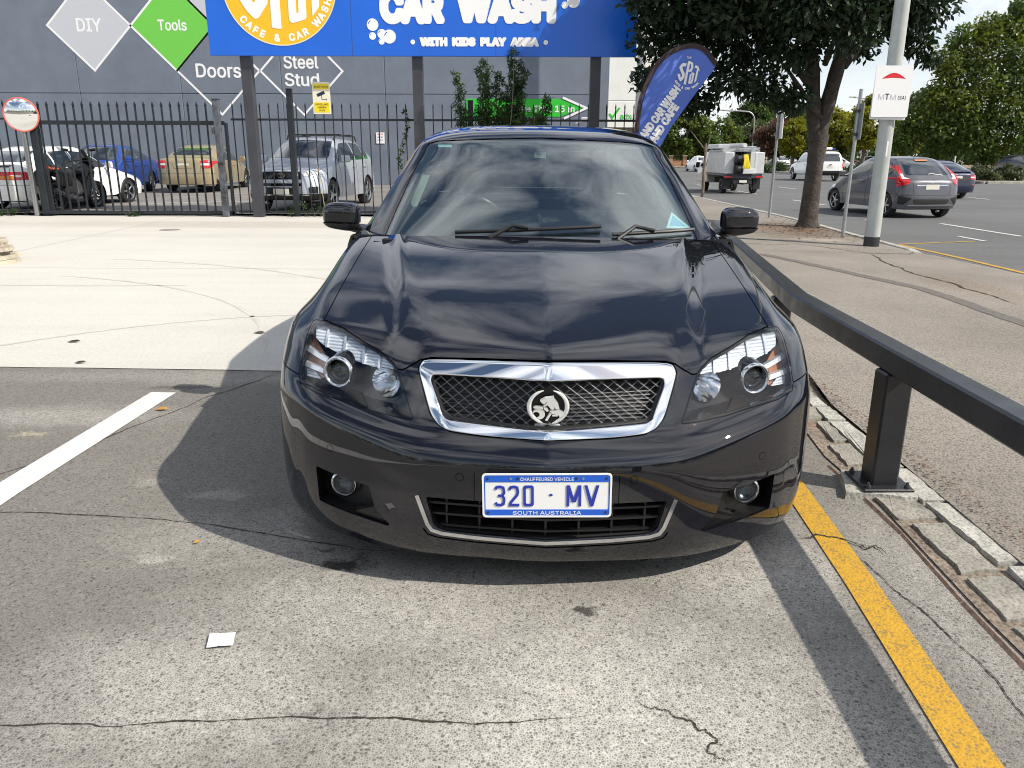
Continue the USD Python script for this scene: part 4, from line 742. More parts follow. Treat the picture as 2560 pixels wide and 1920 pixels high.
# black steel guard rail along the broken kerb
def beam(P, w, h, zt):
    """square hollow beam along P (xy), top at zt, mitred, with eased edges"""
    P = np.asarray(P, float); d = np.diff(P, axis=0); d /= np.linalg.norm(d, axis=1, keepdims=True); nr = np.c_[-d[:, 1], d[:, 0]]; V = []; e = .009
    for i in range(len(P)):
        a, b = nr[max(i - 1, 0)], nr[min(i, len(nr) - 1)]; m = (a + b) / np.linalg.norm(a + b); m = m / (m @ a)
        for o, z in ((w / 2 - e, 0), (w / 2, -e), (w / 2, -h + e), (w / 2 - e, -h), (-w / 2 + e, -h), (-w / 2, -h + e), (-w / 2, -e), (-w / 2 + e, 0)): V.append([*(P[i] + m * o), zt + z])
    F = []
    for i in range(len(P) - 1):
        for k in range(8):
            a, b = i * 8 + k, i * 8 + (k + 1) % 8; F += [(a, b, a + 8), (b, b + 8, a + 8)]
    for base in (0, (len(P) - 1) * 8): F += [(base, base + k, base + k + 1) for k in range(1, 7)]
    m = trimesh.Trimesh(np.array(V), np.array(F), process=False); m.fix_normals(); return m
pm('rail_black', (.0165, .0175, .020), .36, spec=.5, vary=.25, vscale=5, bump=.0004, bscale=120, rvary=.06)
gr = thing('guard_rail', 'low black square steel guard rail bending beside the sedan', 'railing', (0, 0, 0))
put('rail_beam', beam([(1.30, -2.5), (1.46, 1.6), (1.500, 2.95), (1.548, 4.18), (1.99, 7.08), (2.30, 9.0)], .098, .098, .602), 'rail_black', gr, smooth=25)
for x, y, a in ((1.500, 2.95, 0), (1.61, 4.62, -9), (2.2, 8.4, -9), (1.40, -.2, 2)):
    pst = put('post', mov(rot(bbox(-.054, .054, -.054, .054, .014, .5035, .008), a, (0, 0, 1)), (x, y, 0)), 'rail_black', gr, smooth=25)
    put('base_plate', mov(rot(bbox(-.10, .10, -.10, .10, .030, .042, .003), a, (0, 0, 1)), (x, y, 0)), 'rail_black', gr, smooth=25)
    for sx in (-1, 1):
        for sy in (-1, 1): put('anchor_bolt', mov(rot(trimesh.util.concatenate([cyl((sx * .078, sy * .078, .04), (sx * .078, sy * .078, .053), .011, 6), cyl((sx * .078, sy * .078, .05), (sx * .078, sy * .078, .064), .006, 8)]), a, (0, 0, 1)), (x, y, 0)), 'steel_charcoal', gr)
    put('mortar_pad', slab(Polygon([(x - .17, y - .09), (x + .10, y - .14), (x + .14, y + .10), (x - .10, y + .14)]), -.02, .029, 130 + int(y * 10), .012), 'kerb_concrete', gr)
# far street furniture
for x, y, h, s, arm, lab in ((32.3, 110, 7.2, 1, 4.4, 'street lamp with long curved arm above the distant trees'), (47.9, 110, 8.9, 1, 2.7, 'distant pale street lamp arm beside the sign post top')):
    L = thing('street_lamp', lab, 'street lamp', (x, y, -.2)); q = np.radians(np.linspace(0, 90, 8))
    put('column', tube(np.r_[[(0, 0, 0), (0, 0, h - 1.2)], np.c_[-s * 1.1 * (1 - np.cos(q)), 0 * q, h - 1.2 + 1.2 * np.sin(q)], [(-s * arm, 0, h + .15)]], .09, 8), 'galvanised', L); put('lamp_head', bbox(-s * arm - .6, -s * arm + .2, -.2, .2, h + .1, h + .24, .05), 'pole_grey', L)
bw = thing('brick_fence', 'distant low brick front fence with pale coped piers', 'wall', (21.8, 113, -.1))
for k in range(4): put('pier', box(k * 1.9, k * 1.9 + .45, -.22, .22, 0, 1.35), 'brick_tan' if 'brick_tan' in _mats else pm('brick_tan', (.36, .19, .11), .85, vary=.3, vscale=6), bw); put('pier_cap', bbox(k * 1.9 - .06, k * 1.9 + .51, -.28, .28, 1.35, 1.5, .02), 'panel_beige', bw)
for k in range(3): put('panel', box(k * 1.9 + .45, k * 1.9 + 1.9, -.1, .1, 0, .8), 'brick_tan', bw)
for k, (x, y, h, nm) in enumerate([(44.5, 118, 3.0, 'leftmost'), (50.5, 118, 2.6, 'middle'), (61, 112, 3.2, 'rightmost')]):
    P = thing('marker_post', f'thin pale post in the far verge, {nm} of the three', 'post', (x, y, -.1)); put('post', cyl((0, 0, 0), (0, 0, h), .09, 8), 'sign_white', P); put('post_sign', bbox(-.35, .35, -.14, -.1, h - .8, h, .01), 'galvanised', P)
# ================================================================ other vehicles
def auto_paint(name, c, metallic=0.0):
    pm(name, c, .38 if metallic else .45, metal=metallic, spec=.3, coat=.9, coat_rough=.02)
auto_paint('paint_car_white', (.74, .74, .73)); auto_paint('paint_car_blue', (.012, .055, .30), .35); auto_paint('paint_car_gold', (.42, .34, .20), .45); auto_paint('paint_car_silver', (.50, .53, .58), .55)
auto_paint('paint_car_grey', (.10, .10, .115), .4); auto_paint('paint_car_navy', (.012, .016, .045), .2); auto_paint('paint_car_brown', (.075, .068, .062), .4); auto_paint('paint_car_cream', (.60, .57, .49))
pm('car_glass', (.012, .018, .022), .03, spec=.9, coat=1.0); pm('car_glass_blue', (.03, .05, .10), .03, spec=.9, coat=1.0)
pm('lamp_clear', (.62, .64, .66), .12, spec=.9, coat=1.0, vary=.5, vscale=22); pm('lamp_red', (.50, .010, .012), .12, coat=1.0); pm('lamp_orange', (.60, .18, .02), .15, coat=1.0); pm('lamp_bright', (.75, .72, .66), .15, coat=1.0)
pm('plate_cream', (.70, .68, .60), .5)

def car(name, label, paint, loc, rotz, L=4.6, W=1.78, H=1.45, hood=(.70, .96), cowl=1.15, roof=(1.95, 3.2), rear=(4.0, 1.02), deck=None, belt=(.90, .98), clear=.24, wr=.32, wheels=(.88, 3.55), nose=.16, side=None, quarter=True, group=None, roofw=.62, grille=True, dets=(), tailz=.95, spokes=5, rimmat='alloy', tl=None, hl=None, bumper_mat=None, plate='plate_cream', handles=True):
    """loc: ground point under the middle of the front bumper; the car runs back along +y in its own frame; roof=(front y, rear y); rear=(foot of the back window y, z); deck: z of the boot edge"""
    w = W / 2; T = L; zc = clear; h0, h1 = hood; ry, rz = rear; dz = deck if deck else rz
    R = []
    def row(c, m, e, b, s, l): R.append([c, m, e, b, s, l])
    row((0, .05, zc), (.5 * w, .07, zc), (.80 * w, .18, zc), (.93 * w, .34, zc), (.985 * w, .46, zc), (.985 * w, .52, zc))
    row((0, .0, .36), (.5 * w, .02, .36), (.80 * w, .14, .36), (.94 * w, .31, .36), (.995 * w, .46, .36), (.99 * w, .52, .32))
    row((0, .005, .52), (.5 * w, .03, .52), (.80 * w, .15, .53), (.94 * w, .33, .54), (w, .48, .52), (.995 * w, .54, .40))
    row((0, .05 + nose * .3, h0 - .08), (.5 * w, .08 + nose * .3, h0 - .08), (.78 * w, .22 + nose * .4, h0 - .09), (.93 * w, .42 + nose * .4, h0 - .11), (w, .56, .57), (.99 * w, .60, .42))
    row((0, .10 + nose, h0), (.5 * w, .14 + nose, h0 - .01), (.77 * w, .28 + nose, h0 - .03), (.91 * w, .48 + nose, h0 - .05), (w, .70, .60), (.99 * w, .70, .45))
    hm = (h0 * .45 + h1 * .55); ym = (.2 + nose + cowl) / 2
    row((0, ym, hm), (.5 * w, ym + .02, hm - .01), (.77 * w, ym + .08, hm - .04), (.92 * w, ym + .14, min(hm - .07, belt[0] - .03)), (w, ym + .15, .62), (.99 * w, ym + .05, .40))
    row((0, cowl, h1), (.5 * w, cowl + .04, h1 - .008), (.80 * w, cowl + .16, h1 - .01), (.93 * w, cowl + .2, belt[0]), (w, cowl + .2, .62), (.985 * w, cowl + .25, zc))
    y1, y2 = roof; rw = roofw
    row((0, (cowl * .45 + y1 * .55), h1 * .42 + H * .58 - .02), (.45 * w, cowl * .45 + y1 * .55 + .03, h1 * .42 + H * .58 - .03), ((rw + .075) * w, cowl * .4 + y1 * .6 + .10, h1 * .42 + H * .58 - .06), (.945 * w, cowl * .45 + y1 * .55 + .1, belt[0] + .01), (w, cowl * .45 + y1 * .55 + .1, .62), (.985 * w, cowl * .4 + y1 * .6, zc))
    row((0, y1, H - .035), (.42 * w, y1 + .02, H - .045), (rw * w, y1 + .08, H - .085), (.95 * w, y1 + .1, belt[0] + .02), (w, y1 + .1, .62), (.985 * w, y1, zc))
    row((0, (y1 + y2) / 2, H), (.42 * w, (y1 + y2) / 2, H - .01), (rw * w, (y1 + y2) / 2, H - .05), (.955 * w, (y1 + y2) / 2, (belt[0] + belt[1]) / 2), (w, (y1 + y2) / 2, .62), (.985 * w, (y1 + y2) / 2, zc))
    row((0, y2, H - .03), (.42 * w, y2, H - .04), ((rw - .01) * w, y2 - .02, H - .08), (.95 * w, y2 + .05, belt[1]), (w, y2 + .05, .64), (.985 * w, y2, zc))
    ye = T - .10
    row((0, (y2 + ry) / 2 + .03, (H + rz) / 2 + .03), (.44 * w, (y2 + ry) / 2 + .03, (H + rz) / 2 + .02), ((rw + .05) * w, (y2 + ry) / 2 - .01, (H + rz) / 2 - .01), (.945 * w, min((y2 + ry) / 2 + .08, ye - .25), belt[1] + .01), (w, min((y2 + ry) / 2 + .05, ye - .35), .64), (.985 * w, min((y2 + ry) / 2, ye - .45), zc))
    row((0, ry, rz), (.5 * w, ry - .01, rz), (.78 * w, ry - .05, rz - .01), (.93 * w, min(ry - .04, ye - .17), min(belt[1], rz) - .02), (.995 * w, min(ry - .08, ye - .27), .64), (.985 * w, min(ry - .1, ye - .38), zc))
    row((0, ye + .03, dz - .03), (.5 * w, ye + .01, dz - .03), (.80 * w, ye - .06, dz - .05), (.92 * w, ye - .14, dz - .09), (.99 * w, ye - .24, .64), (.985 * w, ye - .34, .40))
    row((0, T - .05, dz * .5 + .34), (.5 * w, T - .06, dz * .5 + .34), (.80 * w, T - .12, dz * .5 + .33), (.92 * w, T - .2, dz * .5 + .31), (.99 * w, T - .28, .60), (.985 * w, T - .35, .38))
    row((0, T, .52), (.5 * w, T - .02, .52), (.80 * w, T - .09, .52), (.93 * w, T - .18, .52), (.99 * w, T - .29, .50), (.985 * w, T - .35, .34))
    row((0, T - .01, .36), (.5 * w, T - .03, .36), (.80 * w, T - .10, .36), (.93 * w, T - .20, .36), (.985 * w, T - .30, .36), (.98 * w, T - .36, .30))
    row((0, T - .05, zc), (.5 * w, T - .07, zc), (.80 * w, T - .14, zc), (.93 * w, T - .24, zc), (.98 * w, T - .33, zc), (.975 * w, T - .38, zc))
    rows = [PchipInterpolator(np.array([0, 2, 4, 6, 8, 10.0]), np.array(r), axis=0)(np.arange(0, 10.01, 1.0)) for r in R]
    S = Skin(rows, 84, 34, it=2)
    c, s_ = math.cos(math.radians(rotz)), math.sin(math.radians(rotz))
    t = thing(name, label, 'car', loc, rotz, group=group)
    arch = prism(unary_union([Point(y, wr).buffer(wr * 1.13, quad_segs=9) for y in wheels]), 'x', -1.3, 1.3)
    core = prism(unary_union([Point(y, wr).buffer(wr * 1.13, quad_segs=9) for y in wheels]), 'x', -w + .26, w - .26)
    SB = S.shell(0, -.02); body = SB - (arch - core)
    put('body', solid(body), paint, t)
    put('underbody', [box(-w + .27, w - .27, .25, T - .25, zc - .03, .55), box(-w + .06, w - .06, cowl + .1, T - .5, zc, .5 if not deck else .5)], 'dark_trim', t)
    put('cabin_floor', box(-w * .72, w * .72, cowl + .2, ry - .15, .5, belt[0] - .08), 'dark_trim', t)
    SG = S.shell(.005, -.004)
    def pane(nm, poly, axis, lo, hi, mat, sh=SG, side=0, parent=t):
        m = sh ^ prism(poly, axis, lo, hi)
        if side: m = m ^ prism(sbox(.02, -1, 1.5, 9) if side > 0 else sbox(-1.5, -1, -.02, 9), 'z', -1, 3)
        if m.is_empty(): return None
        return put(nm, solid(m), mat, parent)
    # windscreen and back window
    zt = H - .095; ws = rpoly([(-.73 * w, h1 + .045), (-(rw - .03) * w, zt), (0, zt + .035), ((rw - .03) * w, zt), (.73 * w, h1 + .045)], .03); pane('windscreen', ws, 'y', cowl - .1, y1 + .25, 'car_glass')
    zt = H - .12; pane('rear_window', rpoly([(-.70 * w, rz + .05), (-(rw - .05) * w, zt), ((rw - .05) * w, zt), (.70 * w, rz + .05)], .04), 'y', y2 - .2, T, 'car_glass')
    # side windows, split by the pillars
    bl = lambda y: np.interp(y, [cowl, T], belt) + .035
    tops = lambda y: float(np.interp(y, [cowl + .25, (cowl * .4 + y1 * .6) + .12, y1 + .12, (y1 + y2) / 2, y2, (y2 + ry) / 2], [h1 + .02, h1 * .42 + H * .58 - .12, H - .145, H - .105, H - .135, (H + rz) / 2 - .09]))
    yA, yZ = cowl + .36, (side or (y2 * .6 + ry * .4)); yB = (yA + yZ) / 2 + .08; yC = yZ - .32
    cuts = [(yA, yB - .05), (yB + .05, yC - .03)] + ([(yC + .03, yZ)] if quarter else [])
    for a, b in cuts:
        ys = np.linspace(a, b, 7); P = [(y, bl(y)) for y in ys] + [(y, max(tops(y), bl(y) + .02)) for y in ys[::-1]]
        for sd in (-1, 1): pane('side_window', rpoly(P, .02), 'x', -1.3, 1.3, 'car_glass', side=sd)
    if handles:
        for sd in (-1, 1):
            for y in (yB - .22, yC - .1): put('door_handle', bbox(sd * w - .018, sd * w + .018, y - .09, y + .09, belt[0] - .10, belt[0] - .07, .008), paint, t)
            for y in (yA + .02, yB, yC + .12): pane('door_gap', LineString([(y, .32), (y, bl(y) - .02)]).buffer(.006, cap_style=2), 'x', -1.3, 1.3, 'dark_trim', S.shell(.0022, -.002), side=sd)
    # lamps, grille, plates
    hlp = hl or [(.52, h0 - .055), (.90, h0 - .02), (.96, h0 - .10), (.93, h0 - .19), (.60, h0 - .17)]
    for sd in (-1, 1):
        P = Polygon([(sd * a * w, b) for a, b in hlp]).buffer(-.015).buffer(.015); pane('headlight', P, 'y', -.1, 1.05, 'lamp_clear', S.shell(.008, -.004))
    if grille: pane('grille', rpoly([(-.42 * w, h0 - .05), (.42 * w, h0 - .05), (.36 * w, h0 - .17), (-.36 * w, h0 - .17)], .015), 'y', -.1, .6, 'gloss_black')
    pane('lower_grille', rpoly([(-.55 * w, .40), (.55 * w, .40), (.45 * w, .29), (-.45 * w, .29)], .02), 'y', -.1, .4, 'black_plastic')
    tlp = tl or [(.58, dz - .10), (.93, dz - .08), (.95, dz - .20), (.90, dz - .25), (.60, dz - .24)]
    for sd in (-1, 1):
        P = Polygon([(sd * a * w, b) for a, b in tlp]).buffer(-.012).buffer(.012); q = pane('tail_light', P, 'y', T - 1.1, T + .1, 'lamp_red', S.shell(.008, -.004))
        b_ = P.bounds; m_ = P.intersection(sbox(b_[0], b_[1] + (b_[3] - b_[1]) * .36, b_[2], b_[1] + (b_[3] - b_[1]) * .60)).intersection(sbox(min(sd * .6 * w, sd * .86 * w), 0, max(sd * .6 * w, sd * .86 * w), 2))
        if q is not None and m_.area > 1e-4: pane('clear_band', m_, 'y', T - 1.1, T + .1, 'lamp_bright', S.shell(.010, .006), parent=q)
    if bumper_mat:
        pane('front_skirt', sbox(-w, 0, w, zc + .12), 'y', -.1, .7, bumper_mat, S.shell(.006, -.004)); pane('rear_skirt', sbox(-w, 0, w, zc + .12), 'y', T - .6, T + .1, bumper_mat, S.shell(.006, -.004))
    put('front_plate', mov(stand(extrude(rpoly([(-.18, -.06), (.18, -.06), (.18, .06), (-.18, .06)], .01), .012)), (0, -.002, .47)), plate, t)
    pz = dz * .5 + .30; put('rear_plate', mov(rot(stand(extrude(rpoly([(-.18, -.06), (.18, -.06), (.18, .06), (-.18, .06)], .01), .012)), 180, (0, 0, 1)), (0, T - .045, pz)), plate, t)
    pane('bumper_seam', sbox(-w * .99, .575, w * .99, .583), 'y', T - .9, T + .1, 'dark_trim', S.shell(.0022, -.002)); pane('boot_seam', unary_union([LineString([(-.56 * w, .60), (-.60 * w, dz - .07)]).buffer(.005), LineString([(.56 * w, .60), (.60 * w, dz - .07)]).buffer(.005)]), 'y', T - .6, T + .1, 'dark_trim', S.shell(.0022, -.002))
    for sd in (-1, 1):
        mr = Manifold.batch_hull([Manifold.sphere(.035, 14).translate(c_) for c_ in ((sd * (w + .02), cowl + .42, belt[0] + .05), (sd * (w + .17), cowl + .46, belt[0] + .06), (sd * (w + .02), cowl + .42, belt[0] + .15), (sd * (w + .16), cowl + .46, belt[0] + .15))])
        put('door_mirror', [tm(mr), cyl((sd * (w - .06), cowl + .45, belt[0] + .04), (sd * (w + .05), cowl + .44, belt[0] + .07), .022, 8)], paint, t, smooth=50)
    for y in wheels:
        for sd in (-1, 1): wheel(t, (sd * (w - .115), y, wr), wr, .20, sd, spokes, rimmat, seg=26)
    for nm, axis, poly, lo, hi, mat, o in dets: pane(nm, poly, axis, lo, hi, mat, S.shell(o, -.004))
    return t, S

def zy(y): return float(zyard(0, y))
def place(xf, yf, ang, L, from_rear=False):
    """front bumper ground point for a car whose rear middle is at (xf, yf) when from_rear"""
    if not from_rear: return xf, yf
    a = math.radians(ang); return xf + L * math.sin(a), yf - L * math.cos(a)
# cars behind the fence (rotz 0: nose towards the camera; 180: nose away)
x, y = place(-10.28, 25.2, 183, 4.8, True)
car('gold_sedan', 'gold sedan with boot spoiler parked tail out behind the gate', 'paint_car_gold', (x, y, zy(27.5)), 183, L=4.8, W=1.80, H=1.47, hood=(.72, .95), cowl=1.2, roof=(2.0, 3.15), rear=(4.05, 1.08), deck=1.03, belt=(.90, .97), wheels=(.95, 3.67), wr=.325,
    tl=[(.58, .95), (.74, .985), (.95, .95), (.96, .80), (.88, .73), (.62, .73)], dets=[('number_surround', 'y', rpoly([(-.34, .92), (.34, .92), (.28, .74), (-.28, .74)], .03), 4, 5, 'paint_car_gold', .012)])
car('blue_sedan', 'dark blue sedan parked nose towards us behind the white wagon', 'paint_car_blue', (-12.45, 22.9, zy(25)), 4, L=4.55, W=1.74, H=1.46, hood=(.72, .97), cowl=1.15, roof=(1.95, 3.1), rear=(3.95, 1.06), deck=1.03, belt=(.92, .98), wheels=(.9, 3.5), wr=.325)
x, y = place(-11.57, 17.75, 170, 4.5, True)
car('white_wagon', 'white hatchback with red and orange tail lights beside the gate post', 'paint_car_white', (x, y, zy(19)), 170, L=4.5, W=1.72, H=1.43, hood=(.74, .95), cowl=1.25, roof=(2.05, 3.35), rear=(4.15, 1.02), deck=1.0, belt=(.88, .94), wheels=(.88, 3.5), wr=.31,
    tl=[(.30, .86), (.93, .86), (.97, .78), (.96, .69), (.30, .69)], dets=[('orange_lamp', 'y', unary_union([sbox(-.60, .70, -.28, .775), sbox(.28, .70, .60, .775)]), 4, 4.6, 'lamp_orange', .011), ('rear_spoiler', 'y', sbox(-.5, .97, .5, 1.0), 4.0, 4.6, 'black_plastic', .03)])
car('silver_suv', 'silver compact SUV facing us behind the picket fence', 'paint_car_silver', (-5.12, 17.75, zy(18.2)), -7, L=4.35, W=1.83, H=1.66, hood=(.94, 1.14), cowl=1.05, roof=(1.85, 3.4), rear=(4.2, 1.18), deck=1.12, belt=(1.06, 1.14), clear=.30, wheels=(.86, 3.5), wr=.36, roofw=.66, nose=.10, bumper_mat='black_plastic', grille=False,
    hl=[(.52, .80), (.60, .93), (.86, .97), (.95, .90), (.90, .80)],
    dets=[('upper_grille', 'y', rpoly([(-.44, .90), (.44, .90), (.47, .73), (-.47, .73)], .02), -.1, .5, 'gloss_black', .006), ('grille_bar', 'y', sbox(-.47, .655, .47, .70), -.1, .5, 'paint_car_silver', .014), ('lower_slot', 'y', rpoly([(-.47, .645), (.47, .645), (.47, .585), (-.47, .585)], .01), -.1, .5, 'gloss_black', .006),
          ('fog_vent', 'y', unary_union([rpoly([(.60, .56), (.78, .58), (.78, .43), (.62, .43)], .015), rpoly([(-.60, .56), (-.78, .58), (-.78, .43), (-.62, .43)], .015)]), -.1, .6, 'black_plastic', .006), ('plate_recess', 'y', sbox(-.36, .42, .36, .56), -.1, .4, 'black_plastic', .004), ('lower_trim', 'y', sbox(-.62, .385, .62, .405), -.1, .4, 'alloy', .010)])
suv = stage.GetPrimAtPath('/World/silver_suv')
for s in (-1, 1): put('roof_rail', tube([(s * .58, 1.95, 1.60), (s * .59, 2.05, 1.70), (s * .59, 3.5, 1.70), (s * .58, 3.65, 1.60)], .018, 8), 'black_plastic', suv)
for y in (2.3, 3.1): put('roof_bar', bbox(-.66, .66, y - .03, y + .03, 1.715, 1.74, .01), 'black_plastic', suv)
e = affinity.scale(Point(0, 0).buffer(1, quad_segs=10), .085, .058); ring_ = lambda w, h, t: affinity.scale(Point(0, 0).buffer(1, quad_segs=10), w, h).difference(affinity.scale(Point(0, 0).buffer(1, quad_segs=10), w - t, h - t))
put('front_emblem', mov(stand(extrude(unary_union([ring_(.085, .058, .012), affinity.translate(ring_(.045, .024, .009), 0, .030), ring_(.022, .055, .009)]), .012)), (0, .055, .815)), 'chrome', suv, smooth=False)
# motorbike behind the gate
mb = thing('motorcycle', 'mostly black motorcycle with thin orange tail stripe beside the white hatchback', 'motorcycle', (-10.30, 18.05, zy(18.1)), -8)
pm('bike_orange', (.62, .10, .012), .35, coat=.6)
def tyre(R, r, w): return lathe([(R - r, -w), (R - .02, -w * .9), (R, 0), (R - .02, w * .9), (R - r, w), (R - r, -w)], 28)
for y, nm in ((0, 'wheel'), (1.38, 'wheel')):
    wl = put(nm, mov(rot(tyre(.31, .07, .065), 90, (0, 1, 0)), (0, y, .31)), 'rubber_black', mb, 45); put('rim', mov(rot(trimesh.util.concatenate([lathe([(.24, -.03), (.22, -.02), (.22, .02), (.24, .03)], 28)] + [rot(box(.02, .23, -.015, .015, -.012, .012), 60 * k, (0, 0, 1)) for k in range(6)]), 90, (0, 1, 0)), (0, y, .31)), 'steel_charcoal', wl)
hs = lambda pts: tm(Manifold.batch_hull([Manifold.sphere(r, 12).translate(p) for p, r in pts]))
put('engine', [hs([((-.14, .55, .38), .08), ((.14, .55, .38), .08), ((-.12, .85, .45), .08), ((.12, .85, .45), .08), ((0, .7, .62), .09)]), bbox(-.17, .17, .45, .9, .18, .34, .03)], 'dark_trim', mb)
put('swing_arm', [cyl((-.10, 0, .31), (-.10, .55, .36), .03, 8), cyl((.10, 0, .31), (.10, .55, .36), .03, 8)], 'dark_trim', mb); put('exhaust', tube([(.15, .9, .3), (.16, .5, .26), (.18, .05, .38), (.19, -.2, .48)], [.03, .035, .055, .05], 10), 'steel_charcoal', mb)
put('fuel_tank', hs([((0, .72, .88), .13), ((0, .98, .95), .14), ((-.1, .85, .86), .08), ((.1, .85, .86), .08)]), 'gloss_black', mb, 50); put('seat', hs([((0, .60, .84), .09), ((0, .20, .90), .10), ((0, -.05, .96), .08)]), 'rubber_black', mb, 50)
put('tail_fairing', hs([((0, .35, .76), .09), ((-.06, -.15, .88), .05), ((.06, -.15, .88), .05)]), 'gloss_black', mb, 50); put('tail_light', bbox(-.09, .09, -.27, -.18, .80, .90, .02), 'lamp_red', mb); put('rear_plate', rot(box(-.10, .10, -.32, -.31, .58, .72), -12, (1, 0, 0), (0, -.31, .72)), 'plate_cream', mb)
put('tail_stripe', hs([((.0, .10, .985), .035), ((.0, -.18, .955), .035), ((.085, .10, .93), .02), ((.085, -.15, .93), .02), ((-.085, .10, .93), .02), ((-.085, -.15, .93), .02)]), 'bike_orange', mb, 50); put('leg_shield', hs([((-.24, .75, .35), .09), ((.24, .75, .35), .09), ((-.26, .95, .85), .09), ((.26, .95, .85), .09), ((0, 1.0, 1.0), .10)]), 'gloss_black', mb, 50)
put('front_fork', [cyl((-.09, 1.38, .31), (-.09, 1.12, .95), .028, 8), cyl((.09, 1.38, .31), (.09, 1.12, .95), .028, 8)], 'alloy', mb); put('handlebar', tube([(-.36, .95, 1.08), (-.2, 1.08, 1.10), (.2, 1.08, 1.10), (.36, .95, 1.08)], .016, 8), 'dark_trim', mb)
put('windshield', hs([((-.12, 1.25, .95), .05), ((.12, 1.25, .95), .05), ((0, 1.12, 1.32), .05)]), 'gloss_black', mb, 50); put('front_mudguard', mov(rot(lathe([(.33, -.07), (.345, 0), (.33, .07)], 28), 90, (0, 1, 0)), (0, 1.38, .31)), 'gloss_black', mb)
for s in (-1, 1): put('rear_mirror', [cyl((s * .25, 1.05, 1.1), (s * .33, 1.0, 1.32), .008, 6), hs([((s * .30, 1.0, 1.34), .035), ((s * .40, 1.0, 1.35), .035)])], 'gloss_black', mb, 50)
[put('side_case', hs([((s * .24, -.15, .62), .07), ((s * .24, .22, .62), .07), ((s * .27, -.12, .84), .07), ((s * .27, .18, .84), .07)]), 'rubber_black', mb, 50) for s in (-1, 1)]

# traffic: all heading away along the road
RZ = -.2
x, y = place(10.55, 20.15, 187, 4.0, True)
car('grey_hatchback', 'dark grey small hatchback with lit red tail lights on the near lane', 'paint_car_grey', (x, y, RZ), 187, L=4.0, W=1.70, H=1.52, hood=(.78, 1.02), cowl=.85, roof=(1.75, 3.1), rear=(3.78, 1.02), deck=.95, belt=(.95, 1.05), wheels=(.78, 3.31), wr=.305, roofw=.66, nose=.2, bumper_mat=None,
    tl=[(.74, 1.30), (.86, 1.28), (.90, 1.06), (.97, 1.0), (.97, .78), (.70, .86), (.66, .97), (.78, 1.02)],
    dets=[('brake_lamp', 'y', sbox(-.17, 1.405, .17, 1.44), 3.0, 4.0, 'lamp_orange', .02), ('garnish', 'y', sbox(-.42, .80, .42, .83), 3.3, 4.1, 'chrome_soft', .012), ('rear_vent', 'y', rpoly([(.52, .50), (.80, .56), (.80, .36), (.70, .34)], .015), 3.3, 4.1, 'black_plastic', .008), ('rear_vent', 'y', rpoly([(-.52, .50), (-.80, .56), (-.80, .36), (-.70, .34)], .015), 3.3, 4.1, 'black_plastic', .008), ('bumper_lip', 'y', sbox(-.6, .31, .6, .34), 3.3, 4.1, 'alloy', .014), ('bumper_recess', 'y', rpoly([(-.5, .48), (.5, .48), (.42, .355), (-.42, .355)], .02), 3.3, 4.1, 'dark_trim', .006)])
hb = stage.GetPrimAtPath('/World/grey_hatchback'); put('roof_aerial', cyl((0, 3.0, 1.5), (0, 3.1, 1.66), .008, 6), 'black_plastic', hb); put('rear_wiper', tube([(-.28, 3.87, 1.06), (.05, 3.86, 1.10), (.12, 3.87, 1.08)], .010, 6), 'black_plastic', hb)
x, y = place(16.35, 29.6, 184, 4.3, True)
car('navy_hatchback', 'dark navy liftback car just beyond the grey hatchback', 'paint_car_navy', (x, y, RZ), 184, L=4.3, W=1.70, H=1.40, hood=(.72, .94), cowl=1.1, roof=(1.9, 3.0), rear=(4.05, .99), deck=.95, belt=(.86, .92), wheels=(.85, 3.4), wr=.30, dets=[('rear_spoiler', 'y', sbox(-.62, .985, .62, 1.03), 3.8, 4.4, 'paint_car_navy', .04), ('reflector', 'y', unary_union([sbox(.60, .50, .70, .54), sbox(-.70, .50, -.60, .54)]), 3.6, 4.4, 'lamp_red', .010), ('number_panel', 'y', sbox(-.45, .66, .45, .80), 3.6, 4.4, 'dark_trim', .006)])
car('dark_suv', 'dark brown grey SUV coming towards us beyond the median shrubs', 'paint_car_brown', (37.6, 56.5, RZ), 8, L=4.7, W=1.86, H=1.68, hood=(.92, 1.10), cowl=1.15, roof=(2.0, 3.6), rear=(4.4, 1.2), deck=1.1, belt=(1.02, 1.10), clear=.28, wheels=(.95, 3.65), wr=.36, roofw=.68, dets=[('bright_strip', 'y', sbox(-.6, .50, .6, .55), -.1, .5, 'chrome_soft', .012)])
for k, (x, y, rz_, pt_, lab, H_) in enumerate([(36.6, 108, 6, 'paint_car_white', 'far white sedan waiting beyond the median, left of the sign posts', 1.45), (40.3, 112, 10, 'paint_car_silver', 'far bluish silver car right beside the far white sedan', 1.45), (41.0, 100, 4, 'paint_car_blue', 'far dark blue car partly behind the white pickup', 1.45), (39.2, 92, 80, 'paint_car_white', 'far white wagon side on, behind the lamp column', 1.5), (43.6, 93, 85, 'paint_car_brown', 'far dark car roof showing above the grey hatchback', 1.5), (18.6, 84, 185, 'paint_car_white', 'far small white car beside the windscreen pillar of the sedan', 1.5)]):
    car('distant_car', lab, pt_, (x, y, RZ), rz_, L=4.5, W=1.78, H=H_, handles=False, quarter=False)

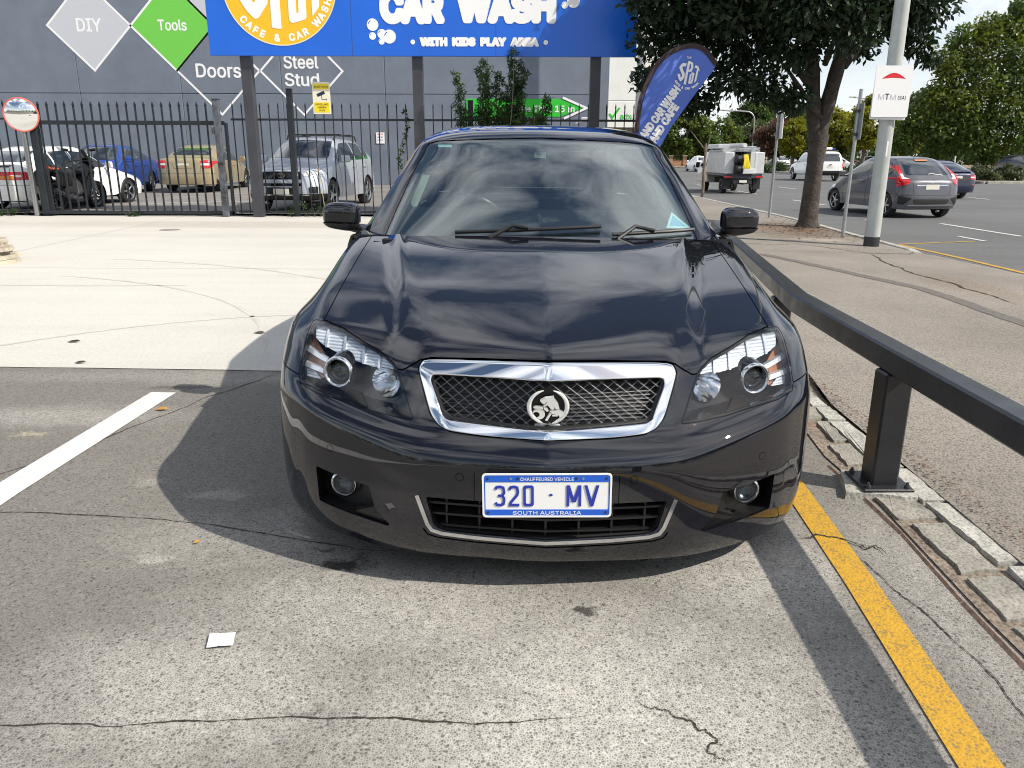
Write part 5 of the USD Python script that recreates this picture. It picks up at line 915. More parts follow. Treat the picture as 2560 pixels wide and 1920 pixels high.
# white pickup with canopy
def ute(name, label, x, y, rz):
    L = 5.2; fx, fy = place(x, y, rz, L, True)
    t, S = car(name, label, 'paint_car_white', (fx, fy, RZ), rz, L=L, W=1.82, H=1.80, hood=(1.02, 1.16), cowl=1.25, roof=(2.1, 4.75), rear=(5.08, 1.15), deck=1.12, belt=(1.10, 1.16), clear=.42, wheels=(.95, 4.05), wr=.39, roofw=.74, tl=[(.84, 1.08), (.96, 1.08), (.96, .78), (.84, .78)], bumper_mat='black_plastic')
    put('rear_bumper', bbox(-.80, .80, L - .02, L + .14, .50, .64, .02), 'black_plastic', t)
    put('tailgate_handle', bbox(-.10, .10, L - .03, L + .0, .98, 1.03, .01), 'black_plastic', t)
    for s in (-1, 1): put('mud_flap', box(s * .72 - .14, s * .72 + .14, 4.50, 4.52, .16, .55), 'rubber_black', t)
    put('roof_rack', [bbox(-.70, .70, 2.3, 4.5, 1.86, 1.89, .01)] + [bbox(-.72, .72, yy, yy + .06, 1.80, 1.88, .01) for yy in (2.5, 3.4, 4.3)], 'steel_charcoal', t); put('recovery_board', bbox(-.55, .55, 2.6, 4.3, 1.90, 2.02, .03), 'paint_car_blue', t); put('light_bar', bbox(-.3, .62, 4.35, 4.42, 1.90, 2.06, .02), 'sign_white', t)
    return t
ute('white_pickup', 'white pickup with canopy and roof rack seen from behind past the tree', 19.85, 50.6, 180)

# service truck with aluminium body
tr = thing('service_truck', 'white service truck with open tool body, black drums and yellow hose', 'truck', (9.5, 33.3, RZ), 2.5); UsdGeom.Xformable(tr).AddScaleOp().Set((.87, .87, .87))
pm('truck_white', (.62, .63, .63), .45, vary=.10, vscale=3); pm('truck_alloy', (.52, .53, .54), .35, metal=.5, vary=.15, vscale=5); pm('hose_yellow', (.78, .62, .01), .5); pm('drum_black', (.012, .012, .014), .5, bump=.01, bscale=14)
put('tray', [bbox(-.92, .92, 0, 3.0, .82, .92, .02)], 'steel_charcoal', tr)
put('tool_body', [bbox(-.92, -.50, .0, 2.9, .925, 1.92, .03)], 'truck_white', tr); put('tool_body', [bbox(.50, .92, .0, 2.9, .925, 1.92, .03)], 'truck_white', tr); put('body_roof', bbox(-.92, .92, .55, 2.9, 1.93, 1.99, .02), 'truck_alloy', tr); put('bulkhead', box(-.50, .50, 1.6, 1.65, .92, 1.92), 'dark_trim', tr)
put('open_door', rot(bbox(.30, .96, -.03, .005, .94, 1.90, .015), -6, (0, 0, 1), (.92, 0, 0)), 'truck_white', tr, label='pale tool body door swung open on the right'); put('side_door', rot(bbox(-.94, -.46, -.025, .0, .94, 1.90, .01), 4, (0, 0, 1), (-.92, 0, 0)), 'truck_alloy', tr)
for z0, z1 in ((1.42, 1.78), (.96, 1.32)):
    put('hose_drum', [rot(mov(lathe([(.0001, -.02), (.19, -.02), (.21, .04), (.17, .07), (.17, .24), (.21, .27), (.19, .33), (.0001, .33)], 24), (0, 0, 0)), 90, (0, 1, 0)).apply_transform(trimesh.transformations.translation_matrix((-.42, -.10, (z0 + z1) / 2)))], 'drum_black', tr)
for k in range(5): put('yellow_hose', tube([(-.02 + .035 * k, -.02, 1.80), (-.03 + .05 * k, -.10, 1.5), (-.06 + .075 * k, -.14, 1.2), (-.02 + .06 * k, -.10, 1.12 - .01 * k)], .034, 8), 'hose_yellow', tr)
put('tail_ledge', bbox(-.08, .50, -.16, .0, .93, 1.16, .015), 'truck_white', tr); put('rear_bar', bbox(-.94, .94, -.06, .02, .72, .82, .01), 'steel_charcoal', tr)
for s in (-1, 1):
    put('tail_light', bbox(s * .74 - .16, s * .74 + .16, -.09, -.05, .74, .83, .01), 'lamp_red', tr); put('mud_flap', box(s * .72 - .17, s * .72 + .17, .12, .14, .22, .72), 'rubber_black', tr)
    wheel(tr, (s * .74, .62, .36), .36, .22, s, 5, 'steel_charcoal', seg=24); wheel(tr, (s * .74, 3.65, .36), .36, .22, s, 5, 'steel_charcoal', seg=24)
put('number_plate', box(-.18, .18, -.075, -.062, .52, .64), 'plate_cream', tr); put('tow_bar', [cyl((0, -.14, .46), (0, .3, .46), .03, 8), cyl((0, -.14, .46), (0, -.14, .52), .035, 10)], 'steel_charcoal', tr); put('chassis', box(-.45, .45, .0, 4.4, .45, .70), 'dark_trim', tr)
put('cab', tm(Manifold.batch_hull([Manifold.sphere(.06, 12).translate((sx * a, b, c)) for sx in (-1, 1) for a, b, c in ((.80, 3.05, .5), (.80, 4.75, .5), (.84, 3.05, 1.15), (.82, 4.75, 1.10), (.68, 3.10, 1.86), (.66, 3.9, 1.86))])), 'paint_car_cream', tr, 50)
for s in (-1, 1): put('side_window', trimesh.convex.convex_hull(np.array([(s * (q + d), y, z) for d in (.012, .03) for q, y, z in ((.875, 3.25, 1.22), (.875, 4.45, 1.22), (.735, 3.30, 1.80), (.735, 3.85, 1.80))])), 'car_glass', tr); put('door_mirror', bbox(s * 1.02 - .10, s * 1.02 + .10, 4.25, 4.33, 1.15, 1.42, .03), 'black_plastic', tr)
put('ladder_rack', [bbox(-.88, .88, yy, yy + .05, 2.02, 2.08, .01) for yy in (.6, 2.6)] + [cyl((s * .86, .5, 2.10), (s * .86, 3.9, 2.10), .025, 8) for s in (-1, 1)], 'truck_alloy', tr); put('ladder', [cyl((.25, .35, 2.16), (.25, 3.6, 2.16), .03, 8), cyl((.62, .35, 2.16), (.62, 3.6, 2.16), .03, 8)] + [cyl((.25, yy, 2.16), (.62, yy, 2.16), .016, 6) for yy in np.arange(.5, 3.6, .3)], 'truck_alloy', tr); put('pipe_carrier', cyl((.05, .2, 2.22), (.05, 3.2, 2.22), .10, 16), 'truck_white', tr); put('roof_box', bbox(-.85, -.25, 1.6, 3.4, 2.08, 2.30, .04), 'truck_alloy', tr)
# ================================================================ trees and plants
def leaf_mat(name, c0, c1, c2, trans=.35, scale=1.3):
    """leaf colour varies by clump (world-space noise) and by leaf; light passes through the blade"""
    usdkit.material(stage, f'/World/Looks/{name}', {'g': ('geometry', {}), 'n': ('noise_texture', {'scale': scale, 'detail': 3.0}), 'ad': ('math', {'math_type': 'multiply_add', 'value2': .45}), 'sb': ('math', {'math_type': 'subtract', 'value2': .22}),
        'r': ('rgb_ramp', {'ramp': [(0, c0), (.30, c0), (.52, c1), (.75, c2), (1, c2)]}), 'p': ('principled_bsdf', {'roughness': .42, 'specular_ior_level': .4}), 't': ('translucent_bsdf', {}), 'm': ('mix_closure', {'fac': trans}), 'hs': ('hsv', {'value': 1.5, 'saturation': 1.1})},
        [('g.position', 'n.vector'), ('g.random_per_island', 'ad.value1'), ('n.fac', 'ad.value3'), ('ad.value', 'sb.value1'), ('sb.value', 'r.fac'), ('r.color', 'p.base_color'), ('r.color', 'hs.color'), ('hs.color', 't.color'), ('p.BSDF', 'm.closure1'), ('t.BSDF', 'm.closure2')], surface='m.closure')
    _mats[name] = UsdShade.Material.Get(stage, f'/World/Looks/{name}')
leaf_mat('leaf_dark', (.014, .029, .011), (.027, .050, .017), (.07, .105, .03), .25); leaf_mat('leaf_green', (.05, .085, .018), (.10, .155, .032), (.19, .22, .05)); leaf_mat('leaf_autumn', (.07, .11, .02), (.19, .21, .032), (.42, .33, .04), .4, .42)
leaf_mat('leaf_yellow', (.16, .17, .016), (.38, .33, .024), (.58, .46, .03), .45, .6); leaf_mat('leaf_red', (.10, .055, .035), (.20, .095, .06), (.28, .13, .075), .35, .8); leaf_mat('leaf_bamboo', (.03, .06, .018), (.075, .12, .03), (.30, .36, .07), .4, 1.8); leaf_mat('leaf_olive', (.06, .075, .032), (.11, .125, .05), (.17, .18, .07), .3, .7)
pm('bark_dark', (.05, .040, .032), .9, vary=.55, vscale=9, bump=.02, bscale=22, dirt=(.03, .024, .02)); pm('bark_grey', (.14, .115, .09), .9, vary=.4, vscale=6, bump=.02, bscale=15)

def leaves(clumps, n, size, seed, asp=.42, droop=.35, face=1.0):
    """leaf blades spread over clump surfaces: clumps = (centre, radii); 2 bent triangles pairs per blade"""
    r = np.random.default_rng(seed); C = np.array([c for c, _ in clumps]); R = np.array([q for _, q in clumps]); wgt = R.prod(1) ** (2 / 3); k = r.choice(len(C), n, p=wgt / wgt.sum())
    d = r.normal(0, 1, (n, 3)); d /= np.linalg.norm(d, axis=1, keepdims=True); rad = np.clip(r.beta(3.2, 1.4, n), 0, 1.0)[:, None] * (1 + .12 * r.normal(0, 1, (n, 1))); P = C[k] + d * R[k] * rad
    u = d + r.normal(0, .8, (n, 3)); u[:, 2] -= droop; u /= np.linalg.norm(u, axis=1, keepdims=True); v = np.cross(d * face + [0, 0, .6 * face] + r.normal(0, .55, (n, 3)), u); v /= np.linalg.norm(v, axis=1, keepdims=True); w = np.cross(u, v)
    s = (size * r.uniform(.6, 1.35, n))[:, None]; a = P - u * s * .5; b = P + u * s * .5; m = P + u * s * .02; l = m + v * s * asp * .5 + w * s * .06; q = m - v * s * asp * .5 + w * s * .06
    V = np.stack([a, l, b, q], 1).reshape(-1, 3); i = np.arange(n)[:, None] * 4; F = np.vstack([i + [0, 3, 1], i + [1, 3, 2]]); return trimesh.Trimesh(V, F, process=False)
def limb(p, q, r0, r1, seed, n=9, wob=.06):
    r = np.random.default_rng(seed); t = np.linspace(0, 1, n)[:, None]; P = np.asarray(p) * (1 - t) + np.asarray(q) * t; L = np.linalg.norm(np.asarray(q) - p); j = np.cumsum(r.normal(0, wob * L / n, (n, 3)), 0); j -= t * j[-1]; P = P + j; rr = np.interp(t[:, 0], [0, 1], [r0, r1]) * (1 + .08 * r.normal(0, 1, n)); return P, tube(P, rr, 10)
def clumps_in(c, R, n, rad, seed, flat=.75, hollow=.45):
    r = np.random.default_rng(seed); out = []
    while len(out) < n:
        d = r.normal(0, 1, 3); d /= np.linalg.norm(d); q = r.uniform(hollow, 1.0) ** .6; s = rad * r.uniform(.6, 1.35); p = np.asarray(c) + d * np.asarray(R) * q; out.append((p, (s, s, s * flat)))
    return out
# the big dark street tree
TX, TY = 5.86, 15.75
T_ = thing('street_tree', 'large dark leafy street tree with forked trunk on the footpath', 'tree', (TX, TY, -.04))
tp = np.array([(0, 0, -.05), (0, 0, .12), (.0, .0, .6), (.02, 0, 1.2), (.03, 0, 1.75)]); trk = tube(tp, [.29, .19, .165, .155, .18], 18); trk.vertices += (meshkit.fbm(trk.vertices * [9, 9, 2.5], 4, 3)[:, None] - .5) * .06 * np.c_[np.sign(trk.vertices[:, 0]), np.sign(trk.vertices[:, 1]), np.zeros(len(trk.vertices))]
put('trunk', trk, 'bark_dark', T_, 60)
limbs = [((.0, 0, 1.6), (-.28, .1, 3.3), .15, .11, 1), ((.06, 0, 1.6), (.30, -.1, 3.6), .15, .11, 2), ((-.28, .1, 3.3), (-.9, -.2, 5.2), .11, .06, 3), ((-.2, .08, 2.6), (-1.6, -.2, 4.1), .08, .04, 4), ((.30, -.1, 3.6), (.4, .1, 5.6), .11, .05, 5), ((.3, -.1, 3.0), (1.7, .1, 4.9), .09, .04, 6), ((-.28, .1, 3.0), (-2.6, .0, 4.5), .07, .03, 7), ((.1, 0, 2.0), (-.9, -.5, 2.9), .06, .03, 8), ((.36, -.1, 3.4), (1.0, -1.3, 4.8), .08, .03, 9), ((-.3, .1, 3.4), (-.8, .5, 4.8), .08, .03, 10), ((.5, .2, 5.0), (2.4, .5, 6.0), .05, .02, 11), ((.0, .0, 3.0), (-.1, -1.4, 4.4), .06, .02, 12)]
for p, q, a, b, sd in limbs: put('branch', limb(p, q, a, b, sd)[1], 'bark_dark', T_, 60)
crown = clumps_in((-.75, -.45, 4.95), (2.75, 1.6, 1.75), 48, .72, 11)
crown += [((x, y, z), (r, r * .9, r * .8)) for x, y, z, r in ((-3.3, 0, 4.2, .65), (-3.1, .2, 3.5, .62), (-2.7, -.2, 3.0, .60), (-3.2, .3, 2.75, .42), (-2.3, .1, 3.7, .7), (-1.8, -.3, 2.75, .55), (-2.3, .2, 2.35, .45), (-2.65, 0, 2.25, .34), (-1.5, -.2, 3.5, .75), (-.9, -.8, 3.2, .6), (-1.0, .4, 2.65, .5), (-.7, -.5, 2.35, .38), (.9, -.6, 3.7, .5), (1.2, -.2, 3.9, .45), (1.5, -.3, 3.35, .36), (.8, .5, 3.4, .4), (1.75, -.4, 3.05, .22), (2.0, 0, 4.5, .5), (2.5, .1, 5.0, .5), (2.1, -.3, 4.9, .45), (-.5, -1.2, 3.9, .7), (-1.9, -.9, 4.3, .7), (-2.9, -.5, 4.8, .6), (.4, -1.3, 4.3, .6), (-1.3, -1.2, 4.9, .8))]
put('crown', leaves(crown, 62000, .155, 21, .42, .5, .5), 'leaf_dark', T_, smooth=False)

def bushy(name, label, x, y, z0, h, rx, ry, mat, n, size, seed, cat='tree', trunk=.25, nc=40, rad=None, base=.28, group=None, bark='bark_grey'):
    t = thing(name, label, cat, (x, y, z0), group=group)
    if trunk: put('trunk', limb((0, 0, -.1), (rx * .05, 0, h * .62), trunk, trunk * .4, seed, wob=.05)[1], bark, t, 60)
    for k in range(4 if trunk else 0):
        a = k * 1.7 + seed; put('branch', limb((0, 0, h * (.25 + .07 * k)), (rx * .6 * math.cos(a), ry * .6 * math.sin(a), h * (.6 + .06 * k)), trunk * .45, trunk * .12, seed + k)[1], bark, t, 60)
    c = clumps_in((0, 0, h * (1 + base) / 2), (rx * .80, ry * .80, h * (1 - base) / 2 * .80), nc, rad or rx * .30, seed)
    put('crown', leaves(c, n, size, seed + 5, .6, .2), mat, t, smooth=False); return t
# big tree at the right edge, and the row beyond the road
rt = thing('tall_tree', 'tall dense green tree turning yellow at the right edge', 'tree', (38.0, 66, -.1))
put('trunk', limb((0, 0, -.2), (.3, 0, 8), .5, .2, 40)[1], 'bark_grey', rt, 60)
c = [((x * 1.0, y, z), (r, r, r * .95)) for x, y, z, r in ((1.0, 0, 12.6, .8), (1.3, 0, 11.9, 1.0), (-1.2, 0, 11.2, 1.1), (-2.9, 0, 10.2, 1.3), (-4.0, 0, 8.6, 1.4), (5.6, 0, 9.5, 2.0), (6, 0, 6.5, 2.2), (2.9, 0, 11.6, 1.0), (-.1, 0, 11.2, 1.0), (.6, 0, 10.9, 1.3), (-1.2, -.3, 10.3, 1.1), (2.4, .2, 10.6, 1.3), (3.5, 0, 9.8, 1.6), (-1.4, 0, 8.8, 1.4), (.8, -.8, 9.0, 1.7), (-2.9, 0, 8.0, 1.3), (-3.6, .2, 6.8, 1.4), (-1.2, -1, 7.0, 1.7), (1.6, -1.2, 7.0, 1.9), (4.2, 0, 7.4, 2.0), (-4.6, 0, 5.6, 1.4), (-2.6, -.8, 5.2, 1.7), (.4, -1.4, 5.0, 1.9), (3.2, -1, 4.8, 2.0), (-5.6, .3, 4.2, 1.5), (-3.9, -.5, 3.6, 1.6), (-1.4, -1.2, 3.2, 1.8), (1.8, -1, 2.9, 1.8), (5, 0, 4.4, 2.0), (-6.2, .4, 2.6, 1.4), (-3.6, 0, 2.0, 1.3), (.2, -.5, 1.6, 1.4), (4, 0, 1.8, 1.5))]
put('crown', leaves(c, 32000, .34, 41, .55, .3), 'leaf_autumn', rt, smooth=False)
G_ = 'trees beyond the far side of the road'
for nm, lab, x, y, h, rx, mat, n, sz, sd in (
    ('plane_tree', 'leafy green tree with browning leaves left beside the feather flag', 24.5, 116, 7.6, 4.4, 'leaf_autumn', 9000, .50, 50), ('plane_tree', 'lower leafy green tree behind the service truck roof', 29.8, 120, 7.0, 4.4, 'leaf_autumn', 8000, .50, 51),
    ('dark_tree', 'dark green round tree behind the curved street lamp', 39.8, 138, 11.0, 4.6, 'leaf_green', 8000, .55, 52), ('dark_tree', 'broad dark green tree between the lamp arm and the street tree trunk', 46.5, 142, 12.6, 6.0, 'leaf_green', 9000, .6, 53),
    ('olive_tree', 'dull olive grey tree low behind the lamp column foot of the distant lamp', 36.5, 124, 6.2, 4.6, 'leaf_olive', 7000, .5, 54), ('red_tree', 'reddish brown autumn tree left of the thin sign post', 33.2, 104, 6.6, 3.1, 'leaf_red', 8000, .36, 55),
    ('yellow_tree', 'bright yellow green tree just right of the street tree trunk', 38.6, 98, 7.4, 3.0, 'leaf_yellow', 8000, .40, 56), ('yellow_tree', 'yellow green tree just left of the street tree trunk', 33.7, 98, 6.3, 2.2, 'leaf_yellow', 5000, .38, 57),
    ('yellow_tree', 'tall yellow topped tree behind the thin sign post', 37.9, 88, 8.6, 2.6, 'leaf_yellow', 7000, .40, 58), ('yellow_tree', 'yellow green tree behind the white estate sign', 43.6, 92, 6.2, 3.0, 'leaf_yellow', 7000, .42, 59),
    ('olive_tree', 'tall olive tree between the estate sign and the tall tree', 48.8, 96, 9.7, 4.0, 'leaf_olive', 8000, .45, 60), ('dark_tree', 'dark tree low behind the navy liftback', 53.5, 100, 7.8, 4.2, 'leaf_green', 7000, .5, 61), ('dark_tree', 'dark green tree at the far right behind the tall tree', 68, 98, 8.0, 5.0, 'leaf_green', 7000, .5, 62),
    ('dark_tree', 'dark tree behind the yellow trees right of the trunk', 47, 122, 8.6, 6, 'leaf_green', 7000, .55, 63), ('olive_tree', 'wide olive tree low between the white pickup and the sign post', 44, 114, 5.2, 5, 'leaf_olive', 6000, .5, 64), ('dark_tree', 'dark tree at the left behind the brick fence', 20, 130, 7.0, 5, 'leaf_green', 6000, .55, 65)):
    bushy(nm, lab, x, y, -.1, h, rx, rx * .9, mat, n, sz, sd, group=None, base=.12)
# distant hedge line that reads as one mass
hd = [((x, 150 + 6 * math.sin(x), 2.2), (5, 3, 3.2)) for x in np.arange(5, 130, 5)]
tag(put('far_trees', leaves(hd, 14000, .8, 70, .6, .1), 'leaf_green', smooth=False), 'far dark line of trees closing the view beyond the road', 'trees', kind='stuff')
# median with shrubs and grasses
med = put('median', sheet(Polygon([(26.9, 46.9), (32, 46.6), (34, 60), (30, 104), (21.5, 104), (25.4, 66)]), -.06), 'verge_ground', kind='structure')
MK = along([(21.5, 104), (25.4, 66), (26.9, 46.9), (32, 46.6), (33, 53)], 2.0)
for i in range(len(MK) - 1): put('kerb_stone', kerb_piece(MK[i + 1], MK[i], .2, -.3, -.045), 'kerb_concrete', med)
for k, (x, y, r, h, lab, mt) in enumerate([(28.6, 48.9, 1.1, .95, 'tufty green shrub at the median nose, left of the dark SUV', 'leaf_olive'), (30.2, 49.2, 1.2, 1.05, 'wide tufty shrub on the median in front of the dark SUV', 'leaf_olive'), (26.9, 60.5, 1.5, .8, 'low yellow green shrub right of the white pickup', 'leaf_bamboo'), (24.6, 76, 1.8, .9, 'low green shrub on the median left of the white pickup', 'leaf_bamboo'), (23.9, 86, 1.8, .9, 'low green shrub on the median right of the service truck', 'leaf_green'), (27.5, 66, 1.5, .9, 'low shrub farther along the median behind the thin post', 'leaf_bamboo')]):
    bushy('shrub', lab, x, y, -.08, h, r, r * .8, mt, 2200, .16, 80 + k, cat='shrub', trunk=0, nc=14, base=-.2)
# slender plants beside the fence, weeds at its foot, the leafless sapling
bp = thing('bamboo_clump', 'clump of thin upright leafy stems behind the sedan roof', 'plant', (-.50, 16.95, 0))
rb = np.random.default_rng(8); cl_ = []
for k, (x, h, f) in enumerate([(-.62, 3.3, 1), (-.45, 2.0, 1), (-.15, 3.5, 1), (-.02, 3.4, 1), (.22, 3.2, 1), (.38, 3.0, 1), (.52, 3.7, 1), (.62, 3.5, 1), (.72, 3.2, 1), (.95, 2.3, 1), (1.2, 2.7, 1), (-.3, 1.9, 1), (.3, 1.9, 1), (.8, 2.0, 1)]):
    h *= .90
    P, m = limb((x * .6, rb.uniform(-.1, .1), 0), (x, rb.uniform(-.25, .25), h), .014, .005, 200 + k, wob=.05); put('stem', m, 'bark_grey', bp, 60)
    for z in np.arange(1.1, h, .11): j = np.interp(z, P[:, 2], P[:, 0]); cl_.append(((j + rb.uniform(-.06, .06), rb.uniform(-.15, .15), z), (.09 + .10 * (1 - z / 3.8), .10, .10)))
put('foliage', leaves(cl_ + [((x, 0, z), (.22, .15, .22)) for x in (-.5, -.2, .1, .4, .7, 1.0) for z in (1.3, 1.7, 2.05)], 13000, .115, 90, .24, .5), 'leaf_bamboo', bp, smooth=False)
cl2 = thing('climbing_plant', 'thin creeper with few leaves on the fence beside the sedan pillar', 'plant', (-2.35, FY - .02, 0)); put('stem', limb((0, 0, 0), (.12, 0, 2.1), .008, .004, 300, wob=.12)[1], 'bark_grey', cl2, 60); put('foliage', leaves([((.02 + .1 * math.sin(z * 4), -.02, z), (.07, .05, .09)) for z in np.arange(.9, 2.2, .16)], 230, .075, 91, .45, .4), 'leaf_bamboo', cl2, smooth=False)
for k, (x, s, lab) in enumerate([(-4.35, 1.0, 'yellow green weeds at the fence foot below the silver SUV'), (-8.30, .35, 'tiny tuft of grass at the foot of the sliding gate'), (-10.95, .5, 'small dry weed left of the mirror pole foot')]):
    w = thing('weeds', lab, 'weeds', (x, FY - .12, 0)); r = np.random.default_rng(k)
    for q in range(5): a = r.uniform(-.4, .4) * s; put('stem', limb((a * .6, 0, 0), (a + r.uniform(-.15, .15) * s, r.uniform(-.1, .1), r.uniform(.2, .5) * s), .004, .002, 400 + q)[1], 'bark_grey', w, 60)
    put('foliage', leaves([((r.uniform(-.5, .5) * s, r.uniform(-.08, .08), r.uniform(.05, .28) * s), (.12 * s, .08, .10 * s)) for q in range(14)], 420, .05 * (.5 + s / 2), 95 + k, .4, .1), 'leaf_bamboo', w, smooth=False)
sd_ = thing('dry_stalk', 'tall dry grass stalk in front of the silver SUV', 'plant', (-4.05, FY - .12, 0)); pm('straw', (.42, .32, .15), .8); put('stalk', limb((0, 0, 0), (-.14, 0, 1.15), .009, .004, 410)[1], 'straw', sd_, 60)
sp2 = thing('bare_sapling', 'thin leafless sapling trunk on the kerb beside the service truck', 'tree', (6.45, 27.2, -.04)); put('trunk', limb((0, 0, 0), (-.02, 0, 1.75), .055, .035, 420, wob=.10)[1], 'bark_grey', sp2, 60); put('branch', limb((0, 0, 1.5), (-.55, 0, 2.15), .03, .008, 421, wob=.1)[1], 'bark_grey', sp2, 60); put('branch', limb((0, 0, 1.4), (.12, 0, 2.0), .03, .01, 422, wob=.1)[1], 'bark_grey', sp2, 60)

# trees across the way behind the photographer, seen only mirrored in chrome, glass and paint
mr_ = [((x, -34 + 4 * math.sin(x * .7), 2.6 + .8 * math.sin(x * 1.3)), (4.2, 2.5, 3.4 + math.sin(x * 2.1))) for x in np.arange(-75, 80, 4.5)]
tag(put('tree_line', leaves(mr_, 16000, .62, 120, .6, .1), 'leaf_green', smooth=False), 'line of green trees seen only mirrored in the sedan paint and chrome', 'trees', kind='stuff')
from scipy.interpolate import LinearNDInterpolator
_g = FRONT.G[:150]; _nn = FRONT.N[:150]
_sel = (_nn[..., 1] < -.12) & (_g[..., 2] > .11)
_fy = LinearNDInterpolator(_g[_sel][:, [0, 2]], _g[_sel][:, 1])
def front_y(x, z):
    r = _fy(np.asarray(x, float), np.asarray(z, float)); return np.where(np.isnan(r), .2, r)

def half(pts):  # right half outline from top centre to bottom centre -> closed symmetric polygon
    p = np.asarray(pts, float); return np.vstack([p, (p[::-1] * [-1, 1])[1:-1]])

# cabin: rows from the windscreen base over the roof to the boot; columns from the centre to the belt line
_CB = [
 [(0,1.375,.950),(.40,1.410,.950),(.700,1.475,.950),(.745,1.515,.955),(.790,1.56,.962),(.822,1.60,.955),(.850,1.64,.945)],
 [(0,1.560,1.085),(.385,1.595,1.080),(.668,1.670,1.070),(.712,1.700,1.072),(.768,1.745,1.055),(.818,1.76,1.01),(.856,1.78,.952)],
 [(0,1.780,1.228),(.370,1.810,1.222),(.628,1.885,1.208),(.668,1.915,1.208),(.727,1.960,1.180),(.802,1.97,1.06),(.860,1.98,.957)],
 [(0,2.010,1.358),(.350,2.035,1.352),(.580,2.100,1.335),(.618,2.125,1.333),(.678,2.165,1.298),(.786,2.17,1.12),(.865,2.17,.962)],
 [(0,2.110,1.402),(.350,2.130,1.396),(.572,2.185,1.377),(.610,2.210,1.372),(.664,2.250,1.334),(.781,2.25,1.13),(.867,2.25,.964)],
 [(0,2.280,1.444),(.350,2.300,1.437),(.556,2.340,1.414),(.598,2.360,1.403),(.650,2.380,1.362),(.774,2.38,1.15),(.870,2.38,.966)],
 [(0,2.650,1.478),(.345,2.660,1.471),(.548,2.680,1.446),(.590,2.690,1.432),(.640,2.700,1.390),(.768,2.70,1.16),(.874,2.70,.972)],
 [(0,3.200,1.484),(.345,3.200,1.477),(.548,3.200,1.452),(.590,3.200,1.438),(.640,3.200,1.394),(.768,3.20,1.17),(.876,3.20,.985)],
 [(0,3.650,1.458),(.340,3.640,1.451),(.540,3.620,1.426),(.585,3.610,1.412),(.640,3.600,1.370),(.770,3.62,1.17),(.874,3.65,.995)],
 [(0,3.980,1.398),(.340,3.970,1.390),(.550,3.930,1.368),(.600,3.920,1.352),(.655,3.920,1.310),(.775,4.00,1.15),(.868,4.05,1.003)],
 [(0,4.350,1.200),(.360,4.340,1.195),(.600,4.300,1.182),(.650,4.290,1.172),(.705,4.300,1.140),(.785,4.35,1.08),(.860,4.38,1.008)],
 [(0,4.640,1.045),(.380,4.630,1.042),(.640,4.600,1.035),(.700,4.600,1.030),(.760,4.600,1.025),(.810,4.60,1.015),(.850,4.60,1.000)]]
_rows = [PchipInterpolator(np.array([0, 2, 4, 5, 6, 8, 10.0]), r, axis=0)(np.arange(11.0)) for r in np.array(_CB)]
CABIN = Skin(_rows, 150, 80, it=3)
# lower body behind the front wings
_BD = []
for y, zt, zb, w, dz in [(1.452,.95,.955,.925,0),(1.9,.955,.962,.932,0),(2.6,.96,.975,.936,0),(3.3,.97,.988,.936,0),(3.75,.98,.996,.938,0),(4.2,1.0,1.0,.938,0),(4.6,1.03,.998,.92,0),(4.92,1.03,.985,.885,0),(5.06,1.005,.95,.845,0),(5.12,.90,.86,.82,0),(5.155,.72,.70,.81,0),(5.165,.45,.45,.81,0),(5.12,.24,.24,.79,0)]:
    k = (zb - .2) / .76
    _BD.append([(0, y, zt), (.55 * w, y - (.04 if y > 5 else 0), zt - .004), (w - .085, y - (.1 if y > 5 else 0), zb + .004), (w - .06, y - (.12 if y > 5 else 0), zb - .012), (w - .022, y - (.14 if y > 5 else 0), .2 + .60 * k), (w, y - (.16 if y > 5 else 0), .2 + .36 * k), (w - .005, y - (.17 if y > 5 else 0), .2 + .12 * k), (w - .04, y - (.18 if y > 5 else 0), .2 - .02 * k)])
BODY = Skin(_BD, 120, 60, it=3)

# outlines seen from the front, in the car's own x and z
GO = half([(0,.7215),(.19,.712),(.362,.7005),(.388,.694),(.397,.675),(.376,.611),(.353,.551),(.328,.525),(.293,.512),(.188,.5055),(0,.5040)])
GI = half([(0,.669),(.155,.669),(.335,.6645),(.350,.6605),(.354,.648),(.335,.605),(.316,.557),(.307,.5475),(.291,.5425),(.152,.5365),(0,.531)])
HLP = rpoly([(.805,.745),(.796,.749),(.755,.7485),(.683,.737),(.595,.7095),(.524,.6885),(.486,.671),(.470,.658),(.443,.605),(.411,.534),(.453,.534),(.56,.541),(.648,.5535),(.746,.566),(.812,.580),(.819,.597),(.815,.655),(.811,.708),(.808,.736)], .003)
FOGP = rpoly([(.739,.338),(.545,.324),(.527,.252),(.472,.200),(.735,.216)], .006)
INP = rpoly([(-.362,.321),(.362,.321),(.340,.232),(.325,.219),(.30,.213),(0,.203),(-.30,.213),(-.325,.219),(-.340,.232)], .006)
_u = [(.389,.324),(.358,.232),(.345,.213),(.315,.205),(.20,.1985),(0,.193)]
STRIP = LineString(_u + [(-a, b) for a, b in _u[::-1]][1:]).buffer(.0062, cap_style=2, quad_segs=6)
_gv = [(a + (.014 if b < .3 else .010), b - .018) for a, b in _u[1:]]
GROOVE = LineString(_gv + [(-a, b) for a, b in _gv[::-1]][1:]).buffer(.0028, cap_style=2)
_hb = [(0,.7262),(.19,.7165),(.362,.7050),(.396,.697),(.42,.682),(.452,.664),(.468,.6635),(.484,.6765),(.522,.694),(.593,.715),(.681,.7425),(.752,.7545),(.7625,.7550),(.7625,1.3)]
HOODP = Polygon(_hb + [(-a, b) for a, b in _hb[::-1]])

